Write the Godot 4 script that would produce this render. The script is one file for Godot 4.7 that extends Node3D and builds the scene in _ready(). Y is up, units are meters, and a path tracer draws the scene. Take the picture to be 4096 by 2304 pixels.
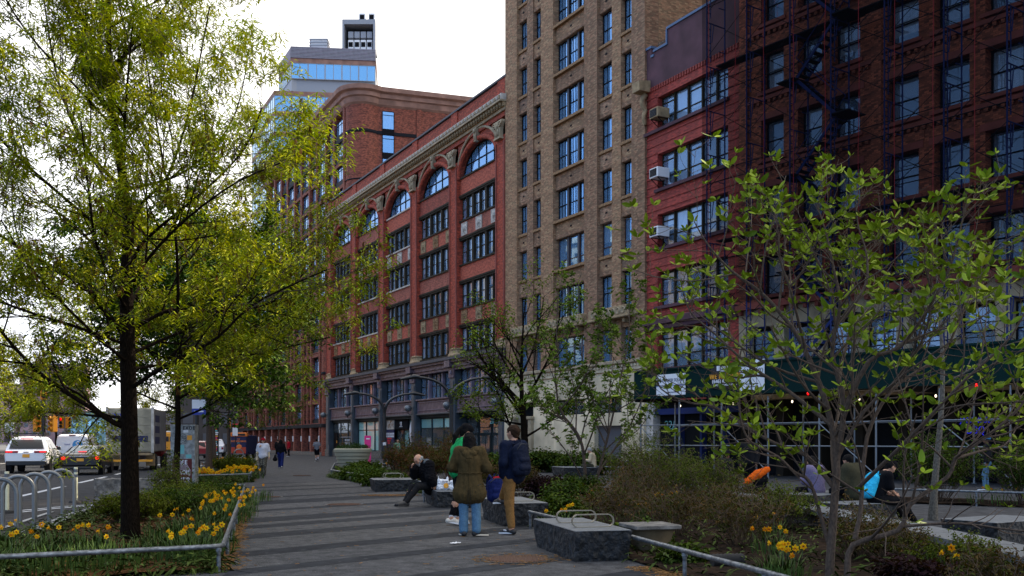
extends Node3D
# A city square in spring: planters, benches and people in front of a row of brick loft buildings.
# World units are metres; v(x, y, d) is a point d metres ahead of the camera.
var M := {}
var cache := {}
var names := {}
var rng := RandomNumberGenerator.new()
func v(x: float,y: float,d: float) -> Vector3:
	return Vector3(x,y,-d)
func rnd(a: float,b: float) -> float:
	return rng.randf_range(a,b)
func _ready() -> void:
	rng.seed = 7
	setup_view()
	make_materials()
	build_ground()
	build_red_loft()
	build_brown_loft()
	build_small_red()
	build_dark_block()
	build_far_buildings()
	build_street()
	build_plaza()
	build_trees()
	build_shrubs()
	build_flowers()
	build_people()
	build_small_things()
# ---------------------------------------------------------------- view, sky, sun
func setup_view() -> void:
	var cam := Camera3D.new()
	cam.name = "camera"
	add_child(cam)
	cam.position = Vector3(0,1.55,0)
	var near := 0.1
	cam.set_frustum(near*576.0/995.5,Vector2(0,near*153.0/995.5),near,3000.0)
	cam.current = true
	var sun := DirectionalLight3D.new()
	sun.name = "sun"
	sun.light_energy = 1.5
	sun.light_color = Color(1.0,0.93,0.82)
	sun.light_angular_distance = 0.5
	sun.shadow_enabled = true
	add_child(sun)
	var az := deg_to_rad(SUN_AZ)
	var el := deg_to_rad(SUN_EL)
	var to_sun := Vector3(sin(az)*cos(el),sin(el),-cos(az)*cos(el))
	sun.look_at_from_position(to_sun*100.0,Vector3.ZERO,Vector3.UP)
	var we := WorldEnvironment.new()
	we.name = "surroundings"
	var env := Environment.new()
	env.background_mode = Environment.BG_SKY
	env.tonemap_mode = Environment.TONE_MAPPER_LINEAR
	env.tonemap_exposure = EXPOSURE
	env.sdfgi_enabled = true
	env.ssao_enabled = true
	env.ssil_enabled = true
	var sky := Sky.new()
	var pan := PanoramaSkyMaterial.new()
	pan.panorama = sky_picture(to_sun)
	sky.sky_material = pan
	env.sky = sky
	we.environment = env
	add_child(we)
const SUN_AZ := 47.0
const SUN_EL := 43.0
const EXPOSURE := 2.0
func sky_picture(to_sun: Vector3) -> ImageTexture:
	# hazy spring air: white towards the sun, clear blue away from it
	var w := 256
	var h := 128
	var im := Image.create(w,h,false,Image.FORMAT_RGBAF)
	for j in h:
		var el := PI*(0.5 - (j+0.5)/h)
		for i in w:
			var a := TAU*((i+0.5)/w)
			var dir := Vector3(sin(a)*cos(el),sin(el),-cos(a)*cos(el))
			var ang := rad_to_deg(acos(clampf(dir.dot(to_sun),-1,1)))
			var up := maxf(0.0,sin(el))
			var blue := Color(0.38,0.57,0.88).lerp(Color(0.18,0.34,0.66),pow(up,0.7))
			var haze := 1.0 - smoothstep(54.0,102.0,ang)
			var low := pow(1.0 - up,9.0)*0.30
			var c := blue.lerp(Color(1.02,0.99,0.95),clampf(haze*0.97+low,0,1))
			if el < 0:
				c = Color(0.16,0.16,0.17)
			im.set_pixel(i,j,c)
	return ImageTexture.create_from_image(im)
# ---------------------------------------------------------------- node helpers
func numbered(called: String) -> String:
	var n: int = names.get(called,0)
	names[called] = n+1
	return called if n == 0 else "%s_%03d" % [called,n]
func thing(called: String,label: String,category: String,at := Vector3.ZERO,turn := 0.0,group := "") -> Node3D:
	var o := Node3D.new()
	o.name = numbered(called)
	add_child(o)
	o.position = at
	o.rotation.y = turn
	tag(o,label,category,group)
	return o
func tag(o: Node,label: String,category: String,group := "") -> Node:
	o.set_meta("label",label)
	o.set_meta("category",category)
	if group:
		o.set_meta("group",group)
	return o
func add(p: Node,called: String,mesh: Mesh,m: Material,at := Vector3.ZERO,b := Basis.IDENTITY) -> MeshInstance3D:
	var o := MeshInstance3D.new()
	o.name = numbered(called) if p == self else called
	o.mesh = mesh
	o.material_override = m
	o.transform = Transform3D(b,at)
	p.add_child(o,true)
	return o
func structure(called: String,mesh: Mesh,m: Material,at := Vector3.ZERO,b := Basis.IDENTITY) -> MeshInstance3D:
	var o := add(self,called,mesh,m,at,b)
	o.set_meta("kind","structure")
	return o
func scatter(p: Node,called: String,mesh: Mesh,m: Material,where: Array,cols: PackedColorArray,stuff := false) -> MultiMeshInstance3D:
	var mm := MultiMesh.new()
	mm.transform_format = MultiMesh.TRANSFORM_3D
	mm.use_colors = cols.size() > 0
	mm.mesh = mesh
	mm.instance_count = where.size()
	for i in where.size():
		mm.set_instance_transform(i,where[i])
		if cols.size():
			mm.set_instance_color(i,cols[i])
	var o := MultiMeshInstance3D.new()
	o.name = numbered(called) if p == self else called
	o.multimesh = mm
	o.material_override = m
	p.add_child(o,true)
	if stuff:
		o.set_meta("kind","stuff")
	return o
# a frame whose x axis runs along a wall from a to b and whose z axis points out of it to the street
func wall_frame(called: String,label: String,category: String,a: Vector2,b: Vector2) -> Node3D:
	var o := thing(called,label,category,v(a.x,0,a.y))
	var x := (v(b.x,0,b.y) - v(a.x,0,a.y)).normalized()
	o.basis = Basis(x,Vector3.UP,x.cross(Vector3.UP))
	return o
# ---------------------------------------------------------------- mesh helpers
class MB:
	var p := PackedVector3Array()
	var n := PackedVector3Array()
	var c := PackedColorArray()
	var col := Color.WHITE
	var colored := false
	func tri(a: Vector3,b: Vector3,d: Vector3,na: Vector3,nb: Vector3,nd: Vector3) -> void:
		if (b - a).cross(d - a).dot(na+nb+nd) > 0:
			p.append_array([a,d,b])
			n.append_array([na,nd,nb])
		else:
			p.append_array([a,b,d])
			n.append_array([na,nb,nd])
		if colored:
			c.append_array([col,col,col])
	func quad(a: Vector3,b: Vector3,d: Vector3,e: Vector3,out: Vector3) -> void:
		var nn := (b - a).cross(e - a)
		if nn.length_squared() < 1e-14:
			nn = (d - b).cross(e - b)
		nn = nn.normalized()
		if nn.dot(out) < 0:
			nn = -nn
		tri(a,b,d,nn,nn,nn)
		tri(a,d,e,nn,nn,nn)
	func squad(a: Vector3,b: Vector3,d: Vector3,e: Vector3,na: Vector3,nb: Vector3,nd: Vector3,ne: Vector3) -> void:
		tri(a,b,d,na,nb,nd)
		tri(a,d,e,na,nd,ne)
	func box(lo: Vector3,hi: Vector3,t := Transform3D.IDENTITY) -> void:
		for k in 3:
			var u := Vector3.ZERO
			var w := Vector3.ZERO
			u[(k+1) % 3] = hi[(k+1) % 3] - lo[(k+1) % 3]
			w[(k+2) % 3] = hi[(k+2) % 3] - lo[(k+2) % 3]
			var nn := Vector3.ZERO
			nn[k] = 1.0
			var o := lo
			o[k] = hi[k]
			quad(t*o,t*(o+u),t*(o+u+w),t*(o+w),t.basis*nn)
			quad(t*lo,t*(lo+u),t*(lo+u+w),t*(lo+w),t.basis*-nn)
	func bar(a: Vector3,b: Vector3,wide: float,thick: float,up := Vector3.UP) -> void:
		var z := (b - a)
		var l := z.length()
		if l < 1e-6:
			return
		z /= l
		if absf(z.dot(up)) > 0.98:
			up = Vector3.RIGHT
		var x := up.cross(z).normalized()
		var y := z.cross(x)
		box(Vector3(-wide/2,-thick/2,0),Vector3(wide/2,thick/2,l),Transform3D(Basis(x,y,z),a))
	func tube(pts: Array,radii: Array,sides := 6,caps := true) -> void:
		var m := pts.size()
		var prev_x := Vector3.ZERO
		var rings: Array = []
		var nors: Array = []
		for i in m:
			var t: Vector3 = (pts[mini(i+1,m - 1)] - pts[maxi(i - 1,0)]).normalized()
			if prev_x == Vector3.ZERO:
				prev_x = (Vector3.RIGHT if absf(t.x) < 0.8 else Vector3.BACK)
			var x := (prev_x - t*prev_x.dot(t)).normalized()
			prev_x = x
			var y := t.cross(x)
			var ring := PackedVector3Array()
			var nr := PackedVector3Array()
			for s in sides:
				var a := TAU*s/sides
				var d := x*cos(a)+y*sin(a)
				nr.append(d)
				ring.append(pts[i]+d*radii[i])
			rings.append(ring)
			nors.append(nr)
		for i in m - 1:
			for s in sides:
				var s2 := (s+1) % sides
				squad(rings[i][s],rings[i][s2],rings[i+1][s2],rings[i+1][s],nors[i][s],nors[i][s2],nors[i+1][s2],nors[i+1][s])
		if caps:
			for e in [0,m - 1]:
				var out: Vector3 = (pts[0] - pts[1]) if e == 0 else (pts[m - 1] - pts[m - 2])
				out = out.normalized()
				for s in range(1,sides - 1):
					tri(rings[e][0],rings[e][s],rings[e][s+1],out,out,out)
	func cyl(a: Vector3,b: Vector3,r: float,sides := 8) -> void:
		tube([a,b],[r,r],sides)
	# profile of (radius, height) turned round the y axis
	func lathe(prof: Array,sides := 16,t := Transform3D.IDENTITY) -> void:
		for i in prof.size() - 1:
			var a: Vector2 = prof[i]
			var b: Vector2 = prof[i+1]
			var nn := Vector2(b.y - a.y,a.x - b.x).normalized()
			for s in sides:
				var c0 := Vector3(cos(TAU*s/sides),0,sin(TAU*s/sides))
				var c1 := Vector3(cos(TAU*(s+1)/sides),0,sin(TAU*(s+1)/sides))
				var n0 := t.basis*(c0*nn.x+Vector3.UP*nn.y)
				var n1 := t.basis*(c1*nn.x+Vector3.UP*nn.y)
				squad(t*(c0*a.x+Vector3.UP*a.y),t*(c1*a.x+Vector3.UP*a.y),t*(c1*b.x+Vector3.UP*b.y),t*(c0*b.x+Vector3.UP*b.y),n0,n1,n1,n0)
	func ball(at: Vector3,r: Vector3,sides := 10) -> void:
		for j in sides/2:
			for i in sides:
				var q: Array = []
				for k in [[0,0],[1,0],[1,1],[0,1]]:
					var a: float = TAU*(i+k[0])/sides
					var e: float = PI*((j+k[1])/float(sides/2) - 0.5)
					q.append(Vector3(cos(a)*cos(e),sin(e),sin(a)*cos(e)))
				squad(at+q[0]*r,at+q[1]*r,at+q[2]*r,at+q[3]*r,(q[0]/r).normalized(),(q[1]/r).normalized(),(q[2]/r).normalized(),(q[3]/r).normalized())
	# polygon in the xy plane (z = 0 .. deep)
	func prism(poly: PackedVector2Array,z0: float,z1: float) -> void:
		var idx := Geometry2D.triangulate_polygon(poly)
		for i in range(0,idx.size(),3):
			for z in [z0,z1]:
				var out := Vector3(0,0,1 if (z == z1) == (z1 > z0) else -1)
				tri(Vector3(poly[idx[i]].x,poly[idx[i]].y,z),Vector3(poly[idx[i+1]].x,poly[idx[i+1]].y,z),Vector3(poly[idx[i+2]].x,poly[idx[i+2]].y,z),out,out,out)
		var area := 0.0
		for i in poly.size():
			area += poly[i].cross(poly[(i+1) % poly.size()])
		for i in poly.size():
			var a := poly[i]
			var b := poly[(i+1) % poly.size()]
			var d := (b - a)
			var o := Vector3(d.y,-d.x,0)*signf(area)
			quad(Vector3(a.x,a.y,z0),Vector3(b.x,b.y,z0),Vector3(b.x,b.y,z1),Vector3(a.x,a.y,z1),o)
	func mesh() -> ArrayMesh:
		var arr := []
		arr.resize(Mesh.ARRAY_MAX)
		arr[Mesh.ARRAY_VERTEX] = p
		arr[Mesh.ARRAY_NORMAL] = n
		if colored:
			arr[Mesh.ARRAY_COLOR] = c
		var am := ArrayMesh.new()
		am.add_surface_from_arrays(Mesh.PRIMITIVE_TRIANGLES,arr)
		return am
func boxm(s: Vector3) -> ArrayMesh:
	var key := "b%.3f,%.3f,%.3f" % [s.x,s.y,s.z]
	if not cache.has(key):
		var b := MB.new()
		b.box(-s/2,s/2)
		cache[key] = b.mesh()
	return cache[key]
func bevelm(s: Vector3,e: float) -> ArrayMesh:
	var key := "v%.3f,%.3f,%.3f,%.3f" % [s.x,s.y,s.z,e]
	if not cache.has(key):
		cache[key] = bevel_mesh(s,e)
	return cache[key]
func bevel_mesh(s: Vector3,e: float) -> ArrayMesh:
	var b := MB.new()
	var h := s/2
	for k in 3:
		for sg in [-1.0,1.0]:
			var u := (k+1) % 3
			var w := (k+2) % 3
			var q: Array = []
			for c in [[-1,-1],[1,-1],[1,1],[-1,1]]:
				var pt := Vector3.ZERO
				pt[k] = h[k]*sg
				pt[u] = (h[u] - e)*c[0]
				pt[w] = (h[w] - e)*c[1]
				q.append(pt)
			var nn := Vector3.ZERO
			nn[k] = sg
			b.quad(q[0],q[1],q[2],q[3],nn)
			for sg2 in [-1.0,1.0]:
				# edge between face k(sg) and face u(sg2), running along w
				var a1 := Vector3.ZERO
				a1[k] = h[k]*sg
				a1[u] = (h[u] - e)*sg2
				var a2 := Vector3.ZERO
				a2[k] = (h[k] - e)*sg
				a2[u] = h[u]*sg2
				var run := Vector3.ZERO
				run[w] = h[w] - e
				b.quad(a1 - run,a1+run,a2+run,a2 - run,a1+a2)
	for x in [-1.0,1.0]:
		for y in [-1.0,1.0]:
			for z in [-1.0,1.0]:
				var sgn := Vector3(x,y,z)
				var i := h - Vector3(e,e,e)
				var nn := sgn.normalized()
				b.tri(Vector3(h.x,i.y,i.z)*sgn,Vector3(i.x,h.y,i.z)*sgn,Vector3(i.x,i.y,h.z)*sgn,nn,nn,nn)
	return b.mesh()
# a box part given by its low and high corner in the parent's frame
func slab(p: Node,called: String,lo: Vector3,hi: Vector3,m: Material,bevel := 0.0) -> MeshInstance3D:
	var s := (hi - lo).abs()
	return add(p,called,bevelm(s,bevel) if bevel > 0 else boxm(s),m,(lo+hi)/2)
func letters(p: Node,called: String,text: String,high: float,m: Material,at: Vector3,b := Basis.IDENTITY,bold := false,serif := false,squeeze := 1.0,align := HORIZONTAL_ALIGNMENT_CENTER) -> MeshInstance3D:
	var t := TextMesh.new()
	var f := SystemFont.new()
	f.font_names = PackedStringArray(["Droid Serif" if serif else "Droid Sans"])
	if bold:
		f.font_weight = 700
	t.font = f
	t.text = text
	t.font_size = 32
	t.pixel_size = high/23.0
	t.depth = 0.012
	t.horizontal_alignment = align
	return add(p,called,t,m,at,b*Basis.from_scale(Vector3(squeeze,1,1)))
# ---------------------------------------------------------------- materials
func mat(key: String,c: Color,rough := 0.8,metal := 0.0) -> StandardMaterial3D:
	# c holds real-world base colour in linear values
	var m := StandardMaterial3D.new()
	m.resource_name = key
	m.albedo_color = c.linear_to_srgb()
	m.roughness = rough
	m.metallic = metal
	M[key] = m
	return m
func lin(r: float,g: float,b: float) -> Color:
	return Color(r,g,b)
func noise_tex(freq: float,lo: float,hi: float,sd := 1,size := 256,kind := FastNoiseLite.TYPE_SIMPLEX_SMOOTH,octaves := 4) -> ImageTexture:
	var f := FastNoiseLite.new()
	f.noise_type = kind
	f.seed = sd
	f.frequency = freq
	f.fractal_octaves = octaves
	var im := f.get_seamless_image(size,size)
	im.convert(Image.FORMAT_L8)
	var d := im.get_data()
	for i in d.size():
		d[i] = int(255.0*lerpf(lo,hi,d[i]/255.0))
	return ImageTexture.create_from_image(Image.create_from_data(size,size,false,Image.FORMAT_L8,d))
func tri_map(m: StandardMaterial3D,tex: Texture2D,scale: Vector3,world := false) -> StandardMaterial3D:
	m.albedo_texture = tex
	m.uv1_triplanar = true
	m.uv1_world_triplanar = world
	m.uv1_scale = scale
	m.uv1_triplanar_sharpness = 8.0
	return m
func bump(m: StandardMaterial3D,tex: Texture2D,cm: float) -> StandardMaterial3D:
	m.heightmap_enabled = true
	m.heightmap_texture = tex
	m.heightmap_scale = cm
	return m
# courses of brick too small to tell apart in the picture: only tone and fine relief
func brick_tex(vary: float,mortar: float,sd: int,tint := 0.0) -> ImageTexture:
	var r := RandomNumberGenerator.new()
	r.seed = sd
	var w := 384
	var h := 384
	var tone := PackedFloat32Array()
	var hue := PackedFloat32Array()
	for i in 24*12:
		tone.append(1.0 - vary*r.randf())
		hue.append(1.0 - tint*r.randf())
	var d := PackedByteArray()
	d.resize(w*h*3)
	var k := 0
	for j in h:
		var row := j/16
		for i in w:
			var x := (i+(16 if row % 2 else 0)) % w
			var t := tone[row*12+x/32]
			var g := t*hue[row*12+x/32]
			if j % 16 < 2 or x % 32 < 2:
				t = mortar
				g = mortar
			var gr := r.randf()*0.06
			d[k] = int(clampf(t - gr,0,1)*255)
			d[k+1] = int(clampf(g - gr,0,1)*255)
			d[k+2] = int(clampf(g - gr,0,1)*255)
			k += 3
	return ImageTexture.create_from_image(Image.create_from_data(w,h,false,Image.FORMAT_RGB8,d))
func speck_tex(base: float,vary: float,specks: float,sd: int) -> ImageTexture:
	var r := RandomNumberGenerator.new()
	r.seed = sd
	var f := FastNoiseLite.new()
	f.seed = sd
	f.frequency = 0.012
	f.fractal_octaves = 5
	var n := 512
	var im := f.get_seamless_image(n,n)
	im.convert(Image.FORMAT_L8)
	var d := im.get_data()
	for i in d.size():
		var t := base+vary*(d[i]/255.0 - 0.5)+r.randf_range(-0.05,0.05)
		d[i] = int(255*clampf(t,0,1))
	for i in int(specks*n*n):
		var x := r.randi() % n
		var y := r.randi() % n
		var b := int(255*r.randf_range(base+0.1,1.0))
		for o in r.randi_range(1,4):
			d[((y+o/2) % n)*n+(x+o % 2) % n] = b
	return ImageTexture.create_from_image(Image.create_from_data(n,n,false,Image.FORMAT_L8,d))
func leaf_mat(key: String,back: Color,rough := 0.55) -> StandardMaterial3D:
	var m := mat(key,Color.WHITE,rough)
	m.vertex_color_use_as_albedo = true
	m.backlight_enabled = true
	m.backlight = back.linear_to_srgb()
	m.cull_mode = BaseMaterial3D.CULL_DISABLED
	m.metallic_specular = 0.2
	return m
func glass(key: String,c: Color,metal: float,alpha: float) -> StandardMaterial3D:
	var m := mat(key,c,0.02,metal)
	m.albedo_color.a = alpha
	m.transparency = BaseMaterial3D.TRANSPARENCY_ALPHA
	return m
func make_materials() -> void:
	var grime := noise_tex(0.01,0.72,1.0,3)
	var fine := noise_tex(0.05,0.8,1.0,5)
	var rough_n := noise_tex(0.03,0.0,1.0,9)
	M.rough_n = rough_n
	M.grime = grime
	M.fine = fine
	var bs := Vector3(1/2.4,1/1.8,1/2.4)
	tri_map(mat("brick_red",lin(0.48,0.085,0.042),0.85),brick_tex(0.42,0.78,11),bs)
	tri_map(mat("brick_pier",lin(0.50,0.078,0.036),0.85),brick_tex(0.35,0.72,12),bs)
	tri_map(mat("brick_spandrel",lin(0.48,0.105,0.058),0.85),brick_tex(0.3,1.0,13),bs)
	tri_map(mat("brick_brown",lin(0.45,0.295,0.16),0.9),brick_tex(0.3,0.72,14,0.1),bs)
	tri_map(mat("brick_brown_dark",lin(0.37,0.235,0.135),0.9),brick_tex(0.32,0.7,24,0.1),bs)
	tri_map(mat("brick_brown_c",lin(0.30,0.205,0.135),0.9),brick_tex(0.34,0.7,34,0.1),bs)
	tri_map(mat("brick_brown_d",lin(0.50,0.33,0.20),0.9),brick_tex(0.36,0.75,35,0.1),bs)
	tri_map(mat("brick_spandrel_b",lin(0.40,0.115,0.075),0.85),brick_tex(0.36,0.95,36),bs)
	tri_map(mat("brick_spandrel_c",lin(0.36,0.075,0.045),0.85),brick_tex(0.34,0.9,37),bs)
	tri_map(mat("brick_small",lin(0.42,0.055,0.038),0.8),brick_tex(0.35,0.95,15),bs)
	tri_map(mat("brick_dark",lin(0.46,0.12,0.055),0.85),brick_tex(0.5,0.6,16),bs)
	tri_map(mat("brick_far",lin(0.36,0.10,0.06),0.85),brick_tex(0.45,0.8,17),bs)
	tri_map(mat("terracotta_red",lin(0.30,0.07,0.05),0.8),grime,Vector3(0.3,0.3,0.3))
	tri_map(mat("stone_cream",lin(0.46,0.37,0.24),0.85),grime,Vector3(0.4,0.4,0.4))
	tri_map(mat("stone_pink",lin(0.38,0.21,0.16),0.85),grime,Vector3(0.2,0.2,0.2))
	tri_map(mat("stone_white",lin(0.62,0.58,0.52),0.85),grime,Vector3(0.6,0.6,0.6))
	tri_map(mat("stone_tan",lin(0.40,0.29,0.16),0.85),grime,Vector3(0.8,0.8,0.8))
	tri_map(mat("stone_rust",lin(0.42,0.24,0.11),0.85),noise_tex(0.03,0.55,1.0,31),Vector3(0.8,0.8,0.8))
	tri_map(mat("stucco_cream",lin(0.86,0.72,0.49),0.9),grime,Vector3(0.15,0.15,0.15))
	tri_map(mat("stucco_grey",lin(0.52,0.46,0.33),0.9),grime,Vector3(0.1,0.1,0.1))
	tri_map(mat("stucco_purple",lin(0.105,0.045,0.062),0.9),grime,Vector3(0.2,0.2,0.2))
	tri_map(mat("store_purple",lin(0.20,0.13,0.155),0.55),noise_tex(0.02,0.6,1.0,33),Vector3(0.35,0.35,0.35))
	tri_map(mat("store_blue",lin(0.055,0.075,0.095),0.5),grime,Vector3(0.4,0.4,0.4))
	tri_map(mat("store_lavender",lin(0.24,0.19,0.25),0.55),grime,Vector3(0.4,0.4,0.4))
	mat("store_frame",lin(0.012,0.025,0.03),0.45)
	mat("frame_olive",lin(0.035,0.03,0.022),0.6)
	mat("frame_black",lin(0.008,0.008,0.01),0.5)
	mat("frame_brown",lin(0.045,0.02,0.015),0.6)
	mat("frame_pale",lin(0.26,0.28,0.32),0.5)  # glass tower only: distance haze is put into this lighter colour
	mat("frame_grey",lin(0.09,0.10,0.12),0.5)
	mat("coping",lin(0.03,0.035,0.05),0.6)
	mat("coping_blue",lin(0.05,0.11,0.22),0.6)
	mat("inside",lin(0.012,0.013,0.015),0.95)
	mat("inside_warm",lin(0.03,0.024,0.018),0.95)
	tri_map(mat("blind",lin(0.62,0.66,0.68),0.9),fine,Vector3(0.7,0.1,0.7))
	mat("blind_grey",lin(0.20,0.22,0.24),0.9)
	mat("curtain",lin(0.30,0.40,0.52),0.9)
	mat("aqua",lin(0.42,0.78,0.74),0.7)
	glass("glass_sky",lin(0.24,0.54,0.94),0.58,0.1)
	glass("glass_dim",lin(0.45,0.52,0.58),0.28,0.1)
	glass("glass_old",lin(0.34,0.54,0.80),0.36,0.1)
	glass("glass_shop",lin(0.4,0.48,0.5),0.08,0.08)
	glass("glass_tower",lin(0.28,0.54,0.74),0.75,0.25)
	glass("glass_car",lin(0.10,0.16,0.20),0.08,0.6)
	tri_map(mat("asphalt",lin(0.05,0.055,0.066),0.85),speck_tex(0.75,0.35,0.02,41),Vector3(0.35,0.35,0.35),true)
	tri_map(mat("asphalt_lot",lin(0.062,0.060,0.062),0.85),speck_tex(0.75,0.4,0.03,42),Vector3(0.3,0.3,0.3),true)
	tri_map(mat("ground_far",lin(0.10,0.10,0.10),0.9),grime,Vector3(0.02,0.02,0.02),true)
	tri_map(mat("paver_light",lin(0.275,0.275,0.285),0.8),speck_tex(0.52,0.25,0.035,43),Vector3(0.55,0.55,0.55),true)
	tri_map(mat("paver_light_b",lin(0.245,0.247,0.26),0.8),speck_tex(0.52,0.25,0.035,44),Vector3(0.5,0.5,0.5),true)
	tri_map(mat("paver_dark",lin(0.050,0.055,0.066),0.8),speck_tex(0.72,0.3,0.01,45),Vector3(0.6,0.6,0.6),true)
	tri_map(mat("paver_dark_b",lin(0.060,0.065,0.076),0.8),speck_tex(0.72,0.3,0.01,46),Vector3(0.5,0.5,0.5),true)
	tri_map(mat("plaza",lin(0.155,0.157,0.168),0.8),speck_tex(0.62,0.3,0.02,47),Vector3(0.4,0.4,0.4),true)
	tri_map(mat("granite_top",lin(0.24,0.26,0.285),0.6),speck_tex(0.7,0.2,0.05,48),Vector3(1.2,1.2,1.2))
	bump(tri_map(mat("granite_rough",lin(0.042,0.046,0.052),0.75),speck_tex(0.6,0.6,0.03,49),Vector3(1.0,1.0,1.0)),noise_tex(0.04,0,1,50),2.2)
	bump(tri_map(mat("concrete",lin(0.26,0.245,0.225),0.9),speck_tex(0.7,0.5,0.02,51),Vector3(0.8,0.8,0.8)),rough_n,1.0)
	tri_map(mat("kerb",lin(0.36,0.37,0.38),0.8),speck_tex(0.75,0.3,0.01,52),Vector3(0.7,0.7,0.7))
	tri_map(mat("galvanised",lin(0.30,0.33,0.36),0.45,0.55),noise_tex(0.03,0.45,1.0,53),Vector3(1.5,1.5,1.5))
	mat("steel_brushed",lin(0.30,0.27,0.21),0.4,0.8)
	mat("rack_steel",lin(0.20,0.205,0.205),0.4,0.5)
	mat("chrome",lin(0.6,0.62,0.66),0.12,1.0)
	mat("black_metal",lin(0.008,0.008,0.009),0.4)
	mat("scaffold_blue",lin(0.018,0.03,0.11),0.5)
	mat("scaffold_grey",lin(0.20,0.22,0.24),0.4,0.6)
	mat("scaffold_dark",lin(0.015,0.016,0.02),0.6)
	mat("shed_green",lin(0.005,0.021,0.020),0.8)
	mat("white_paint",lin(0.75,0.76,0.78),0.6)
	mat("white_line",lin(0.5,0.51,0.53),0.8)
	mat("yellow_paint",lin(0.75,0.33,0.02),0.5)
	mat("signal_yellow",lin(0.62,0.24,0.015),0.45)
	mat("print_navy",lin(0.012,0.015,0.07),0.7)
	mat("print_white",lin(0.72,0.73,0.76),0.7)
	mat("print_black",lin(0.01,0.01,0.012),0.7)
	mat("print_red",lin(0.55,0.03,0.04),0.7)
	mat("print_blue",lin(0.03,0.05,0.3),0.7)
	mat("print_teal",lin(0.16,0.45,0.45),0.6)
	mat("print_orange",lin(0.75,0.2,0.03),0.6)
	mat("magenta",lin(0.72,0.02,0.22),0.5)
	mat("rust_iron",lin(0.10,0.05,0.03),0.8,0.2)
	tri_map(mat("soil",lin(0.045,0.026,0.015),1.0),speck_tex(0.6,0.8,0.04,61),Vector3(0.6,0.6,0.6),true)
	bump(M.soil,rough_n,3.0)
	tri_map(mat("mulch",lin(0.20,0.09,0.03),1.0),speck_tex(0.6,0.8,0.06,62),Vector3(0.7,0.7,0.7),true)
	bump(tri_map(mat("bark_dark",lin(0.022,0.015,0.010),0.95),noise_tex(0.03,0.4,1.0,63),Vector3(6,1.2,6)),noise_tex(0.04,0,1,64),2.0)
	tri_map(mat("bark_brown",lin(0.115,0.075,0.05),0.9),noise_tex(0.03,0.55,1.0,65),Vector3(4,2,4))
	tri_map(mat("bark_grey",lin(0.16,0.14,0.11),0.9),noise_tex(0.03,0.5,1.0,66),Vector3(3,2,3))
	mat("twig",lin(0.075,0.047,0.03),0.9)
	mat("twig_dark",lin(0.045,0.032,0.022),0.9)
	mat("twig_red",lin(0.12,0.055,0.03),0.9)
	for key in ["paver_light","paver_light_b","paver_dark","paver_dark_b","plaza","asphalt","asphalt_lot","soil","mulch"]:
		M[key].metallic_specular = 0.22
	for key in ["shed_green","scaffold_dark","scaffold_blue","inside","inside_warm","frame_black","frame_olive","store_frame"]:
		M[key].metallic_specular = 0.15
	M.bark_dark.metallic_specular = 0.15
	leaf_mat("leaf",lin(0.42,0.45,0.02),0.75)
	leaf_mat("leaf_waxy",lin(0.15,0.21,0.02),0.55)
	leaf_mat("leaf_dark",lin(0.12,0.2,0.015))
	leaf_mat("blade",lin(0.03,0.05,0.01),0.5)
	leaf_mat("petal",lin(0.35,0.22,0.0),0.6)
	leaf_mat("petal_wilt",lin(0.2,0.08,0.0),0.7).albedo_color = Color(0.95,0.82,0.7)
	mat("blade_plain",lin(0.04,0.065,0.02),0.6)
	mat("twig_pale",lin(0.09,0.058,0.034),0.9)
	mat("rubber",lin(0.008,0.008,0.009),0.85)
	var net := mat("netting",lin(0.003,0.003,0.004),1.0)
	net.albedo_color.a = 0.5
	net.metallic_specular = 0.0
	net.transparency = BaseMaterial3D.TRANSPARENCY_ALPHA
	var tl := mat("tail_lit",lin(0.6,0.01,0.01),0.3)
	tl.emission_enabled = true
	tl.emission = Color(1.0,0.06,0.05)
	tl.emission_energy_multiplier = 0.9
	mat("tail_red",lin(0.25,0.008,0.01),0.25)
	var bulb := mat("bulb",lin(0.9,0.85,0.75),0.4)
	bulb.emission_enabled = true
	bulb.emission = Color(1.0,0.92,0.8)
	bulb.emission_energy_multiplier = 1.4
	var neon := mat("neon_blue",lin(0.05,0.05,0.5),0.4)
	neon.emission_enabled = true
	neon.emission = Color(0.06,0.05,0.6)
	neon.emission_energy_multiplier = 0.7
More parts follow.
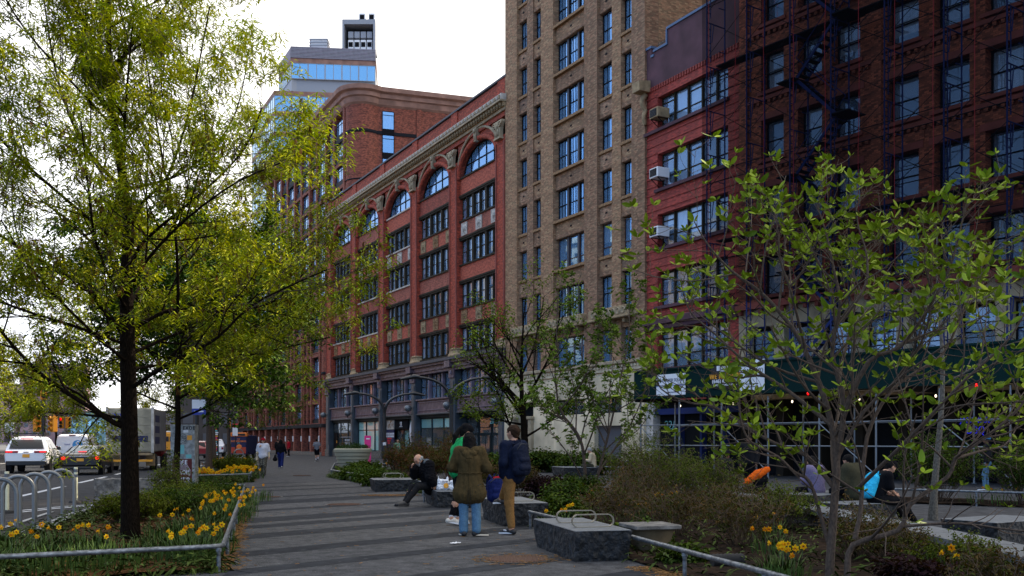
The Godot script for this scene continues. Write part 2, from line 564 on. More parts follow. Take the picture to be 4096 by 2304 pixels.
# ================================================================ buildings
func pane_mesh(w: float,h: float) -> ArrayMesh:
	var key := "p%.3f,%.3f" % [w,h]
	if not cache.has(key):
		var b := MB.new()
		b.quad(Vector3(-w/2,-h/2,0),Vector3(w/2,-h/2,0),Vector3(w/2,h/2,0),Vector3(-w/2,h/2,0),Vector3.BACK)
		cache[key] = b.mesh()
	return cache[key]
func frame_mesh(w: float,h: float,cols: int,rows: Array,rim: float,bar: float,deep: float) -> ArrayMesh:
	var key := "f%.3f,%.3f,%d,%s,%.3f,%.3f,%.3f" % [w,h,cols,rows,rim,bar,deep]
	if not cache.has(key):
		var b := MB.new()
		b.box(Vector3(-w/2,-h/2,-deep),Vector3(-w/2+rim,h/2,0))
		b.box(Vector3(w/2 - rim,-h/2,-deep),Vector3(w/2,h/2,0))
		b.box(Vector3(-w/2+rim,h/2 - rim,-deep),Vector3(w/2 - rim,h/2,-0.002))
		b.box(Vector3(-w/2+rim,-h/2,-deep),Vector3(w/2 - rim,-h/2+rim,-0.002))
		for r in rows:
			var y: float = lerpf(-h/2,h/2,r)
			b.box(Vector3(-w/2+rim,y - bar,-deep),Vector3(w/2 - rim,y+bar,-0.012))
		for i in range(1,cols):
			var x := lerpf(-w/2,w/2,float(i)/cols)
			b.box(Vector3(x - bar*0.5,-h/2+rim,-deep*0.6),Vector3(x+bar*0.5,h/2 - rim,-0.016))
		cache[key] = b.mesh()
	return cache[key]
# a sash window in a wall's frame: frame with one pane per row of rows, sometimes a blind behind
func sash(p: Node,x0: float,x1: float,y0: float,y1: float,z: float,fm: Material,gm: Material,cols := 1,rows := [0.5],blind := -1.0,bm: Material = null,rim := 0.055,wob := 0.5) -> MeshInstance3D:
	var w := x1 - x0
	var h := y1 - y0
	var o := add(p,"window",frame_mesh(w,h,cols,rows,rim,0.02 if rim < 0.05 else 0.026,0.09),fm,Vector3((x0+x1)/2,(y0+y1)/2,z))
	var ys := [0.0]
	ys.append_array(rows)
	ys.append(1.0)
	for i in ys.size() - 1:
		var a: float = lerpf(-h/2,h/2,ys[i])
		var b: float = lerpf(-h/2,h/2,ys[i+1])
		var e := Basis.from_euler(Vector3(deg_to_rad(rnd(-wob,wob)),deg_to_rad(rnd(-wob,wob)),0))
		add(o,"pane",pane_mesh(snappedf(w - rim,0.01),snappedf(b - a,0.01)),gm,Vector3(0,(a+b)/2,-0.045),e)
	if blind > 0.02:
		var bh := h*blind
		slab(o,"blind",Vector3(-w/2+0.03,h/2 - bh,-0.13),Vector3(w/2 - 0.03,h/2 - 0.02,-0.1),bm if bm else M.blind)
	return o
func ellipse_pt(cx: float,cy: float,rx: float,ry: float,t: float) -> Vector2:
	return Vector2(cx - cos(t*PI)*rx,cy+sin(t*PI)*ry)
func relief_tile(w: float,h: float,sd: int) -> ArrayMesh:
	var b := MB.new()
	var r := RandomNumberGenerator.new()
	r.seed = sd
	var nx := 18
	var ny := 14
	var f := FastNoiseLite.new()
	f.seed = sd
	f.frequency = 0.9
	var pts: Array = []
	for j in ny+1:
		for i in nx+1:
			var x := (float(i)/nx - 0.5)
			var y := (float(j)/ny - 0.5)
			var d := sqrt(x*x+y*y)*2.0
			var a := atan2(y,absf(x))
			var z := 0.05*sin(d*9.0+3.0*sin(a*3.0))*smoothstep(1.1,0.3,d)+0.06*smoothstep(0.35,0.0,d)+0.045*f.get_noise_2d(absf(x)*16.0,y*16.0)
			if i < 1 or j < 1 or i > nx - 1 or j > ny - 1:
				z = 0.03
			pts.append(Vector3(x*w,y*h,z+0.03))
	for j in ny:
		for i in nx:
			var k := j*(nx+1)+i
			b.quad(pts[k],pts[k+1],pts[k+nx+2],pts[k+nx+1],Vector3.BACK)
	b.box(Vector3(-w/2,-h/2,-0.05),Vector3(w/2,h/2,0.02))
	return b.mesh()
func capital_mesh() -> ArrayMesh:
	var b := MB.new()
	b.prism(PackedVector2Array([Vector2(-0.42,-0.8),Vector2(0.42,-0.8),Vector2(0.5,-0.1),Vector2(0.72,0.25),Vector2(0.72,0.4),Vector2(-0.72,0.4),Vector2(-0.72,0.25),Vector2(-0.5,-0.1)]),0.0,0.24)
	for s in [-1.0,1.0]:
		var pts: Array = []
		var rad: Array = []
		for i in 18:
			var a := i*0.55
			var r := 0.26*(1.0 - i/20.0)
			pts.append(Vector3(s*(0.44+cos(a)*r),0.08+sin(a)*r,0.28))
			rad.append(0.05)
		b.tube(pts,rad,5)
		b.ball(Vector3(s*0.2,-0.45,0.25),Vector3(0.15,0.28,0.14),8)
	b.ball(Vector3(0,-0.1,0.27),Vector3(0.16,0.3,0.15),8)
	b.ball(Vector3(0,-0.55,0.27),Vector3(0.12,0.24,0.13),8)
	b.box(Vector3(-0.5,-0.92,0),Vector3(0.5,-0.8,0.3))
	return b.mesh()
func globe_lamp(p: Node,at: Vector3,where: String) -> void:
	var o := thing("globe_lamp","round silver globe wall lamp "+where,"wall lamp",p.global_transform*at,0.0,"globe lamps on the storefront pilasters")
	o.basis = p.basis
	var b := MB.new()
	b.tube([Vector3(0,-0.42,-0.35),Vector3(0,-0.44,-0.1),Vector3(0,-0.38,0),Vector3(0,-0.2,0)],[0.03,0.03,0.03,0.03],6)
	add(o,"bracket",b.mesh(),M.black_metal)
	b = MB.new()
	b.lathe([Vector2(0.06,-0.24),Vector2(0.2,-0.2),Vector2(0.29,-0.05),Vector2(0.3,0.02)],16)
	add(o,"lower_bowl",b.mesh(),M.galvanised)
	b = MB.new()
	b.lathe([Vector2(0.31,0.02),Vector2(0.3,0.1),Vector2(0.22,0.24),Vector2(0.08,0.31),Vector2(0.0,0.32)],16)
	add(o,"globe_cap",b.mesh(),M.galvanised)
const RED_A := Vector2(-18.8,101.7)
const RED_B := Vector2(-0.33,66.0)
func build_red_loft() -> void:
	var o := wall_frame("red_loft_building","long red brick loft building with arched top windows and purple metal storefront","building",RED_A,RED_B)
	var L := 40.2
	slab(o,"core",Vector3(0.02,0.02,-17),Vector3(L - 0.02,25.2,-0.75),M.inside)
	slab(o,"roof",Vector3(0.0,25.2,-17),Vector3(L,25.4,-0.5),M.coping)
	var pier := [[0.0,1.63],[7.9,9.36],[15.66,17.0],[23.32,24.65],[31.12,32.46],[38.87,40.2]]
	var rows := [[8.0,10.0],[11.15,13.2],[14.32,16.35],[17.52,19.42]]
	var sill := 20.66
	var cap := capital_mesh()
	var tiles := [relief_tile(0.98,0.92,1),relief_tile(0.98,0.92,2),relief_tile(0.98,0.92,3)]
	for i in 6:
		var a: float = pier[i][0]
		var b: float = pier[i][1]
		slab(o,"pier",Vector3(a,7.9,-0.75),Vector3(b,21.9,0.16),M.brick_pier)
		for e in [a+0.07,b - 0.07]:
			var s := MB.new()
			s.cyl(Vector3(0,-6.6,0),Vector3(0,6.6,0),0.07,6)
			add(o,"pier_roll",s.mesh() if not cache.has("roll") else cache["roll"],M.terracotta_red,Vector3(e,14.9,0.18))
			cache["roll"] = cache.get("roll",s.mesh())
		# stone base of the pier and its carved capital
		var bm := MB.new()
		bm.lathe([Vector2(0.0,0.0),Vector2(0.98,0.0),Vector2(1.0,0.18),Vector2(0.9,0.3),Vector2(0.86,0.48),Vector2(0.92,0.6),Vector2(0.78,0.72),Vector2(0.0,0.74)],4,Transform3D(Basis(Vector3.UP,PI/4)*Basis.IDENTITY,Vector3.ZERO))
		if not cache.has("pbase"):
			cache["pbase"] = bm.mesh()
		add(o,"pier_base",cache["pbase"],M.stone_tan,Vector3((a+b)/2,7.72,-0.3),Basis.from_scale(Vector3(1.1,1,0.8)))
		add(o,"capital",cap,M.stone_cream,Vector3((a+b)/2,22.5,0.16),Basis.from_scale(Vector3(0.9,0.92,1)))
	for bay in 5:
		var x0: float = pier[bay][1]
		var x1: float = pier[bay+1][0]
		var w := x1 - x0
		var tops := [[10.0,11.15],[13.2,14.32],[16.35,17.52],[19.42,sill]]
		for k in 4:
			slab(o,"spandrel",Vector3(x0,tops[k][0],-0.75),Vector3(x1,tops[k][1],-0.12),M[["brick_spandrel","brick_spandrel_b","brick_spandrel_c"][rng.randi() % 3]])
			var white_sill: bool = (bay == 1 and k < 3) or (bay == 2 and k in [1,2,3]) or (bay == 0 and k in [0,1])
			slab(o,"sill",Vector3(x0,tops[k][1] - 0.02,-0.5),Vector3(x1,tops[k][1]+0.1,-0.02),M.stone_white if white_sill else M.frame_olive)
		slab(o,"sill",Vector3(x0,7.86,-0.5),Vector3(x1,8.0,-0.04),M.frame_olive)
		for k in 4:
			slab(o,"lintel",Vector3(x0,rows[k][1] - 0.2,-0.5),Vector3(x1,rows[k][1] - 0.003,-0.05),M.frame_olive)
			slab(o,"lintel_cap",Vector3(x0+0.01,rows[k][1] - 0.08,-0.4),Vector3(x1 - 0.01,rows[k][1]+0.04,0.01),M.frame_olive)
			# three pairs of sashes between thick mullions
			var pw := w/3.0
			for pr in 3:
				var px := x0+pw*pr
				if pr > 0:
					slab(o,"mullion",Vector3(px - 0.14,rows[k][0]+0.08,-0.55),Vector3(px+0.14,rows[k][1] - 0.2,-0.1),M.frame_olive)
				slab(o,"mullion",Vector3(px+pw/2 - 0.06,rows[k][0]+0.08,-0.5),Vector3(px+pw/2+0.06,rows[k][1] - 0.2,-0.14),M.frame_olive)
				for q in 2:
					var s0 := px+(0.14 if q == 0 else pw/2+0.06)
					var s1 := px+(pw/2 - 0.06 if q == 0 else pw - 0.14)
					var bl := -1.0
					var u := rng.randf()
					if u < 0.34:
						bl = rnd(0.35,0.98)
					elif u < 0.42:
						bl = 0.99
					sash(o,snappedf(s0,0.01),snappedf(s1,0.01),rows[k][0]+0.08,rows[k][1] - 0.2,-0.24,M.frame_olive,M.glass_old,1,[0.52],bl,M.blind if rng.randf() < 0.8 else M.blind_grey,0.055,1.6)
		# terracotta tiles in two of the spandrels
		for k in [0,2]:
			for t in 3:
				var bright: bool = (k == 2 and (bay == 4 or bay == 2)) or (k == 2 and bay == 1 and t == 0)
				add(o,"relief_tile",tiles[t],M.stone_white if bright else (M.stone_tan if (t+bay) % 4 else M.stone_rust),Vector3(lerpf(x0+0.75,x1 - 0.75,t/2.0),(tops[k][0]+tops[k][1])/2+0.02,-0.12))
		# arch: wall panel with an opening, ring mouldings, glazing
		var cx := (x0+x1)/2
		var rx := w/2 - 0.12
		var ry := 2.02
		var m := MB.new()
		var n := 28
		for i in n:
			var p0 := ellipse_pt(cx,sill,rx,ry,float(i)/n)
			var p1 := ellipse_pt(cx,sill,rx,ry,float(i+1)/n)
			m.quad(Vector3(p0.x,p0.y,-0.08),Vector3(p1.x,p1.y,-0.08),Vector3(p1.x,23.75,-0.08),Vector3(p0.x,23.75,-0.08),Vector3.BACK)
			m.quad(Vector3(p0.x,p0.y,-0.08),Vector3(p1.x,p1.y,-0.08),Vector3(p1.x,p1.y,-0.75),Vector3(p0.x,p0.y,-0.75),Vector3(cx - p0.x,sill - p0.y - 0.01,0))
		for e in [[x0 - 0.3,cx - rx],[cx+rx,x1+0.3]]:
			m.quad(Vector3(e[0],sill,-0.08),Vector3(e[1],sill,-0.08),Vector3(e[1],23.75,-0.08),Vector3(e[0],23.75,-0.08),Vector3.BACK)
		add(o,"arch_wall",m.mesh(),M.brick_red)
		var ring_specs := [["arch_ring",0.18,0.2,-0.02,M.brick_pier],["arch_moulding",0.55,0.1,0.02,M.stone_cream]]
		for rs in ring_specs:
			m = MB.new()
			var pts: Array = []
			var rad: Array = []
			for i in n+1:
				var pp := ellipse_pt(cx,sill+(0.0 if rs[1] < 0.3 else 0.35),rx+rs[1]*(1.0 if rs[1] < 0.3 else 0.55),ry+rs[1]*0.85,float(i)/n)
				pts.append(Vector3(pp.x,pp.y,rs[3]))
				rad.append(rs[2])
			m.tube(pts,rad,6)
			add(o,rs[0],m.mesh(),rs[4])
		m = MB.new()
		m.prism(PackedVector2Array([Vector2(-0.14,-0.5),Vector2(0.14,-0.5),Vector2(0.24,0.42),Vector2(-0.24,0.42)]),0.0,0.3)
		m.ball(Vector3(0,0.25,0.32),Vector3(0.2,0.18,0.12),8)
		m.ball(Vector3(0,-0.2,0.28),Vector3(0.12,0.25,0.1),8)
		add(o,"keystone",m.mesh(),M.stone_cream,Vector3(cx,sill+ry+0.4,-0.05))
		# arched glazing bars and panes
		m = MB.new()
		for i in n:
			var q0 := ellipse_pt(cx,sill,rx - 0.02,ry - 0.02,float(i)/n)
			var q1 := ellipse_pt(cx,sill,rx - 0.02,ry - 0.02,float(i+1)/n)
			m.bar(Vector3(q0.x,q0.y,-0.4),Vector3(q1.x,q1.y,-0.4),0.12,0.14,Vector3.BACK)
		m.box(Vector3(cx - rx,sill,-0.46),Vector3(cx+rx,sill+0.14,-0.34))
		m.box(Vector3(cx - rx+0.2,sill+0.92,-0.44),Vector3(cx+rx - 0.2,sill+1.0,-0.36))
		for i in range(1,5):
			var x := lerpf(cx - rx,cx+rx,i/5.0)
			var t := (x - cx)/rx
			m.box(Vector3(x - 0.04,sill+0.14,-0.44),Vector3(x+0.04,sill+ry*sqrt(1 - t*t),-0.355))
		var fr := add(o,"arched_window",m.mesh(),M.frame_black)
		for i in 5:
			for k in 2:
				var ya := sill+0.1 if k == 0 else sill+0.96
				var xa := lerpf(cx - rx,cx+rx,i/5.0)
				var xb := lerpf(cx - rx,cx+rx,(i+1)/5.0)
				m = MB.new()
				var steps := 8
				for s in steps:
					var sa := lerpf(xa,xb,float(s)/steps)
					var sb := lerpf(xa,xb,float(s+1)/steps)
					var ta := (sa - cx)/rx
					var tb := (sb - cx)/rx
					var ha := minf(sill+ry*sqrt(maxf(0,1 - ta*ta)),99 if k else sill+0.96)
					var hb := minf(sill+ry*sqrt(maxf(0,1 - tb*tb)),99 if k else sill+0.96)
					if ha > ya or hb > ya:
						m.quad(Vector3(sa,ya,-0.4),Vector3(sb,ya,-0.4),Vector3(sb,maxf(hb,ya+0.001),-0.4),Vector3(sa,maxf(ha,ya+0.001),-0.4),Vector3.BACK)
				if m.p.size():
					add(fr,"pane",m.mesh(),M.glass_sky)
	# cornice: mouldings, egg row and dentils, then the brick parapet with its coping
	slab(o,"frieze",Vector3(0,23.2,-0.6),Vector3(L,23.75,0.06),M.brick_red)
	slab(o,"cornice_bed",Vector3(-0.05,23.52,-0.5),Vector3(L+0.05,23.72,0.2),M.stone_cream)
	slab(o,"cornice_band",Vector3(-0.1,23.72,-0.5),Vector3(L+0.1,24.0,0.34),M.stone_tan)
	slab(o,"cornice_shelf",Vector3(-0.15,24.0,-0.5),Vector3(L+0.15,24.12,0.62),M.stone_cream)
	slab(o,"cornice_crown",Vector3(-0.15,24.12,-0.5),Vector3(L+0.15,24.52,0.5),M.stone_white)
	var egg := MB.new()
	egg.ball(Vector3.ZERO,Vector3(0.13,0.16,0.13),8)
	var em := egg.mesh()
	for i in 100:
		add(o,"egg_moulding",em,M.stone_tan,Vector3(0.2+i*(L - 0.4)/99.0,23.86,0.4))
	for i in 130:
		add(o,"dentil",boxm(Vector3(0.16,0.2,0.1)),M.stone_cream if i % 2 else M.stone_white,Vector3(0.12+i*(L - 0.24)/129.0,24.32,0.55))
	slab(o,"parapet",Vector3(0,24.5,-0.6),Vector3(L,25.65,0.02),M.brick_red)
	for i in 6:
		var px: float = (pier[i][0]+pier[i][1])/2
		slab(o,"parapet_post",Vector3(px - 0.55,24.53,-0.65),Vector3(px+0.55,25.72,0.1),M.brick_pier)
	slab(o,"coping",Vector3(-0.1,25.72,-0.75),Vector3(L+0.1,25.85,0.16),M.coping)
	# ---- metal storefront, two storeys
	var pil := [[0.0,1.08],[8.0,8.8],[15.75,16.55],[23.55,24.4],[31.35,32.2],[39.3,40.2]]
	slab(o,"storefront_cornice",Vector3(-0.5,7.5,-0.7),Vector3(L+0.1,7.72,0.75),M.coping)
	slab(o,"storefront_cornice",Vector3(-0.4,7.32,-0.7),Vector3(L,7.5,0.58),M.store_purple)
	slab(o,"storefront_frieze",Vector3(-0.25,6.98,-0.7),Vector3(L,7.32,0.38),M.store_purple)
	slab(o,"storefront_frieze",Vector3(-0.2,6.78,-0.7),Vector3(L,6.98,0.28),M.store_purple)
	for i in 6:
		var a: float = pil[i][0]
		var b: float = pil[i][1]
		slab(o,"pilaster",Vector3(a,0.0,-0.75),Vector3(b,6.78,0.22),M.store_blue,0.02)
		slab(o,"pilaster_panel",Vector3(a+0.16,1.2,0.2),Vector3(b - 0.16,6.0,0.27),M.store_blue,0.02)
		slab(o,"pilaster_head",Vector3(a - 0.04,6.2,0.2),Vector3(b+0.04,6.95,0.34),M.store_purple,0.02)
		slab(o,"cornice_break",Vector3(a - 0.06,6.97,0.3),Vector3(b+0.06,7.5,0.7),M.store_purple,0.02)
		slab(o,"pilaster_foot",Vector3(a - 0.05,0.0,0.2),Vector3(b+0.05,0.7,0.32),M.concrete,0.02)
		var rosette := MB.new()
		rosette.lathe([Vector2(0.18,0.0),Vector2(0.2,0.04),Vector2(0.12,0.05),Vector2(0.08,0.09),Vector2(0.0,0.1)],12,Transform3D(Basis(Vector3.RIGHT,PI/2),Vector3.ZERO))
		add(o,"rosette",rosette.mesh(),M.store_lavender,Vector3((a+b)/2,6.58,0.34))
		var spots := ["at the corner next to the brick apartment block","between the lettered ballet window and the aqua windows","between the aqua windows and the door numbered 18","between the white numeral and the green tinted windows","between the green tinted windows and the door numbered 20","on the last pilaster next to the cream stone base"]
		globe_lamp(o,Vector3((a+b)/2 - 0.1,4.15,0.62),spots[i])
	for bay in 5:
		var x0: float = pil[bay][1]
		var x1: float = pil[bay+1][0]
		var w := x1 - x0
		slab(o,"panel",Vector3(x0,3.66,-0.75),Vector3(x1,4.82,0.02),M.store_purple)
		for fr in [[x0+0.25,3.95,x1 - 0.25,4.0],[x0+0.25,4.58,x1 - 0.25,4.63],[x0+0.2,3.95,x0+0.25,4.63],[x1 - 0.25,3.95,x1 - 0.2,4.63]]:
			slab(o,"panel_moulding",Vector3(fr[0],fr[1],0.02),Vector3(fr[2],fr[3],0.08),M.store_lavender)
		slab(o,"panel_shelf",Vector3(x0,4.74,-0.3),Vector3(x1,4.86,0.2),M.store_purple,0.02)
		slab(o,"panel_shelf",Vector3(x0,3.6,-0.3),Vector3(x1,3.72,0.14),M.store_blue,0.02)
		slab(o,"backing",Vector3(x0,0.0,-2.6),Vector3(x1,3.6,-2.5),M.inside)
		# second storey sashes: two, three, two between lavender colonnettes
		var gx := [0.0,0.31,0.69,1.0]
		for g in 3:
			var a: float = x0+w*gx[g]+(0.1 if g else 0.05)
			var b: float = x0+w*gx[g+1] - (0.1 if g < 2 else 0.05)
			var nn := 2 if g != 1 else 3
			for q in nn:
				sash(o,snappedf(lerpf(a,b,float(q)/nn),0.01),snappedf(lerpf(a,b,float(q+1)/nn),0.01),4.86,6.78,-0.3,M.frame_brown if (q+g) % 3 == 1 else M.store_frame,M.glass_old,1,[0.5],rnd(0.3,0.9) if rng.randf() < 0.15 else -1.0,M.blind_grey)
			if g:
				slab(o,"colonnette",Vector3(x0+w*gx[g] - 0.1,4.86,-0.35),Vector3(x0+w*gx[g]+0.1,6.78,-0.05),M.store_lavender,0.03)
		slab(o,"shop_head",Vector3(x0,3.38,-0.6),Vector3(x1,3.6,-0.1),M.store_frame)
	# ground-floor shopfronts, bay by bay
	for bay in [0,1,3]:
		var x0: float = pil[bay][1]
		var x1: float = pil[bay+1][0]
		slab(o,"stall_riser",Vector3(x0,0,-0.6),Vector3(x1,0.62,-0.12),M.concrete)
		for q in 3:
			var a := lerpf(x0,x1,q/3.0)
			var b := lerpf(x0,x1,(q+1)/3.0)
			var wn := sash(o,snappedf(a,0.01),snappedf(b,0.01),0.62,3.38,-0.25,M.store_frame,M.glass_shop,1,[0.7],-1.0,null,0.09)
			var h := 2.76
			if bay == 1:
				slab(wn,"blind",Vector3(-(b - a)/2+0.05,-h/2+0.05,-0.1),Vector3((b - a)/2 - 0.05,h/2 - 0.05,-0.07),M.aqua)
			if bay == 3:
				slab(wn,"blind",Vector3(-(b - a)/2+0.05,h*0.2+0.05,-0.1),Vector3((b - a)/2 - 0.05,h/2 - 0.05,-0.07),M.aqua if q == 2 else M.print_teal)
	var txt: Array = [["THE CENTER",1.62],["FOR BALLET",1.3],["AND THE ARTS",0.98]]
	for t in txt:
		letters(o,"lettering",t[0],0.2,M.print_white,Vector3(5.7,t[1],-0.2))
	for e in [[3.7,0.84,7.7,0.87],[3.7,1.92,7.7,1.95]]:
		slab(o,"lettering_rule",Vector3(e[0],e[1],-0.21),Vector3(e[2],e[3],-0.19),M.print_white)
	slab(o,"door",Vector3(1.5,0.02,-0.24),Vector3(2.6,2.4,-0.18),M.frame_black)
	slab(o,"notice",Vector3(2.3,1.35,-0.18),Vector3(2.5,1.6,-0.17),M.yellow_paint)
	# bay with the number 18
	var b0: float = pil[2][1]
	var bw: float = pil[3][0] - b0
	slab(o,"banner",Vector3(b0+0.1,0.3,-0.3),Vector3(b0+bw*0.26,2.5,-0.22),M.print_navy)
	slab(o,"poster",Vector3(b0+0.1,2.55,-0.3),Vector3(b0+bw*0.26,3.36,-0.22),M.stone_white)
	var blot := MB.new()
	for i in 26:
		var px := rnd(0.15,bw*0.26 - 0.15)
		var py := rnd(2.62,3.28)
		blot.box(Vector3(b0+px,py,-0.225),Vector3(b0+px+rnd(0.05,0.2),py+rnd(0.04,0.2),-0.212))
	add(o,"poster_print",blot.mesh(),M.stone_rust)
	letters(o,"banner_lettering","THE DECLARATION",0.17,M.print_white,Vector3(b0+bw*0.135,2.17,-0.215),Basis.IDENTITY,true,false,0.95)
	letters(o,"banner_lettering","OF INDEPENDENCE",0.17,M.print_white,Vector3(b0+bw*0.135,1.95,-0.215),Basis.IDENTITY,true,false,0.95)
	for i in 3:
		slab(o,"banner_print",Vector3(b0+0.25,1.7 - i*0.2,-0.22),Vector3(b0+1.3 - i*0.2,1.83 - i*0.2,-0.212),M.print_red)
	slab(o,"door_transom",Vector3(b0+bw*0.27,2.55,-0.4),Vector3(b0+bw*0.7,3.38,-0.3),M.inside)
	letters(o,"house_number","18",0.34,M.print_white,Vector3(b0+bw*0.48,3.0,-0.28),Basis.IDENTITY,true)
	slab(o,"number_rule",Vector3(b0+bw*0.43,2.74,-0.3),Vector3(b0+bw*0.53,2.78,-0.285),M.print_white)
	for q in 2:
		sash(o,b0+bw*0.28+q*1.5,b0+bw*0.28+q*1.5+1.48,0.06,2.52,-0.5,M.store_frame,M.glass_shop,1,[],0.97 if q else -1.0,M.print_teal,0.09)
	# the large white numeral drawn on the glass beside the door
	var zx := b0+bw*0.86
	sash(o,b0+bw*0.72,b0+bw,0.06,3.36,-0.36,M.store_frame,M.glass_shop,1,[0.76],0.97,M.print_teal,0.07)
	var zero := MB.new()
	for k in 2:
		for i in 24:
			var a0 := TAU*i/24
			var a1 := TAU*(i+1)/24
			var cy := 2.3 if k == 0 else 0.9
			var oy := 1.02 if k == 0 else 0.62
			var f0 := Vector2(cos(a0),sin(a0))
			var f1 := Vector2(cos(a1),sin(a1))
			var s := Vector2(0.42,oy - 0.28)
			zero.quad(Vector3(zx+f0.x*0.84,cy+f0.y*oy,-0.34),Vector3(zx+f1.x*0.84,cy+f1.y*oy,-0.34),Vector3(zx+f1.x*s.x,cy+f1.y*s.y,-0.34),Vector3(zx+f0.x*s.x,cy+f0.y*s.y,-0.34),Vector3.BACK)
	add(o,"numeral_print",zero.mesh(),M.print_white)
	# bay with the number 20: recessed doors under a transom, louvre at the side
	b0 = pil[4][1]
	for q in 3:
		sash(o,b0+0.1+q*2.1,b0+2.1+q*2.1,2.05,3.36,-0.7,M.store_frame,M.glass_shop,1,[0.35],0.45 if q == 2 else -1.0,M.print_teal,0.08)
		sash(o,b0+0.1+q*2.1,b0+2.1+q*2.1,0.05,2.04,-0.7,M.store_frame,M.glass_shop,2,[],-1.0,null,0.1)
	letters(o,"house_number","20",0.42,M.print_teal,Vector3(b0+4.4,2.95,-0.66),Basis.IDENTITY,true)
	for q in 7:
		slab(o,"louvre",Vector3(b0+6.35,2.35+q*0.14,-0.4),Vector3(b0+7.05,2.42+q*0.14,-0.3),M.store_frame)
func build_brown_loft() -> void:
	var o := wall_frame("brown_loft_building","tall narrow brown brick building with blue reflecting windows above a cream stone base","building",RED_B,Vector2(7.083,52.232))
	var L := 15.63
	var top := 41.0
	slab(o,"core",Vector3(0.02,0.02,-20),Vector3(L - 0.02,top,-0.75),M.inside)
	slab(o,"side_wall",Vector3(-0.003,6,-20),Vector3(0.3,top,-0.76),M.brick_brown)
	slab(o,"side_wall",Vector3(L - 0.3,6,-20),Vector3(L+0.003,top,-0.76),M.brick_brown)
	var cols := [[1.6,2.74,1],[3.54,4.72,1],[6.22,9.72,3],[11.08,12.38,1],[13.25,14.42,1]]
	var piers := [[0.0,1.6,0.14],[2.74,3.54,0.02],[4.72,6.22,0.14],[9.72,11.08,0.14],[12.38,13.25,0.02],[14.42,L,0.14]]
	var k := 0
	for pr in piers:
		slab(o,"pier",Vector3(pr[0],5.9,-0.75),Vector3(pr[1],top,pr[2]),M.brick_brown if k % 2 == 0 else M.brick_brown_dark)
		k += 1
	var bots: Array = []
	for i in 12:
		bots.append(8.9+2.966*i)
	for c in cols:
		for i in 11:
			var y0: float = bots[i]
			var y1 := y0+1.9
			var yn: float = bots[i+1]
			slab(o,"spandrel",Vector3(c[0],y1,-0.75),Vector3(c[1],yn - 0.12,-0.06),M[["brick_brown","brick_brown_dark","brick_brown_c","brick_brown_d","brick_brown"][rng.randi() % 5]])
			slab(o,"soldier_course",Vector3(c[0],y1+0.02,-0.1),Vector3(c[1],y1+0.24,-0.03),M.brick_brown_dark)
			slab(o,"sill",Vector3(c[0] - 0.06,yn - 0.13,-0.5),Vector3(c[1]+0.06,yn+0.03,0.05+(0.1 if c[2] == 3 else 0.0)),M.stone_rust)
			slab(o,"vent",Vector3((c[0]+c[1])/2 - 0.1,y1+0.5,-0.07),Vector3((c[0]+c[1])/2+0.1,y1+0.6,-0.045),M.frame_black)
			if i > 8:
				continue
			for q in c[2]:
				var a: float = lerpf(c[0],c[1],float(q)/c[2])
				var b: float = lerpf(c[0],c[1],float(q+1)/c[2])
				if c[2] == 3:
					if q > 0:
						slab(o,"mullion",Vector3(a - 0.1,y0,-0.5),Vector3(a+0.1,y1,-0.2),M.coping)
					a += 0.1 if q > 0 else 0.0
					b -= 0.1 if q < 2 else 0.0
				var low := i <= 1
				var plain: bool = i == 1
				var u := rng.randf()
				var bl := -1.0
				var bmat: Material = M.curtain
				if u < 0.5:
					bl = rnd(0.12,0.6)
				elif u < 0.62:
					bl = 0.98
				if low:
					bmat = M.blind_grey if u < 0.3 else M.blind
				sash(o,snappedf(a,0.01),snappedf(b,0.01),y0,y1,-0.26,M.frame_black if not plain else M.frame_brown,M.glass_sky,1 if plain else 3,[0.3] if plain else [0.5],bl,bmat,0.06,0.8)
	# transfer storey: wide windows, little stone balconies
	for c in [[1.6,4.72],[6.22,9.72],[10.95,14.42]]:
		var nn := 4
		for q in nn:
			sash(o,snappedf(lerpf(c[0],c[1],float(q)/nn),0.01),snappedf(lerpf(c[0],c[1],float(q+1)/nn),0.01),5.95,7.75,-0.26,M.frame_grey,M.glass_sky,1,[0.68],0.5 if q == 0 else -1.0,M.blind_grey,0.06,1.0)
		slab(o,"spandrel",Vector3(c[0],7.75,-0.75),Vector3(c[1],8.77,-0.05),M.brick_brown)
		slab(o,"balcony",Vector3(c[0] - 0.25,8.3,-0.1),Vector3(c[1]+0.25,8.86,0.5),M.stone_tan,0.03)
		slab(o,"balcony_shelf",Vector3(c[0] - 0.35,8.2,-0.1),Vector3(c[1]+0.35,8.32,0.6),M.stone_tan,0.03)
		for q in 7:
			var ring := MB.new()
			ring.lathe([Vector2(0.1,0.0),Vector2(0.16,0.05),Vector2(0.2,0.0)],10,Transform3D(Basis(Vector3.RIGHT,PI/2),Vector3.ZERO))
			if not cache.has("balring"):
				cache["balring"] = ring.mesh()
			add(o,"balcony_ring",cache["balring"],M.stone_cream,Vector3(lerpf(c[0],c[1],(q+0.5)/7.0),8.58,0.5))
		for q in [0.12,0.5,0.88]:
			slab(o,"corbel",Vector3(lerpf(c[0],c[1],q) - 0.12,7.95,-0.05),Vector3(lerpf(c[0],c[1],q)+0.12,8.2,0.4),M.stone_tan,0.03)
	slab(o,"string_course",Vector3(0,8.3,-0.2),Vector3(L,8.5,0.22),M.stone_tan)
	# cream ground floor
	slab(o,"base_cornice",Vector3(-0.02,5.72,-0.7),Vector3(L,5.92,0.5),M.stone_cream,0.03)
	slab(o,"base_frieze",Vector3(-0.02,5.36,-0.7),Vector3(L,5.72,0.32),M.stucco_cream)
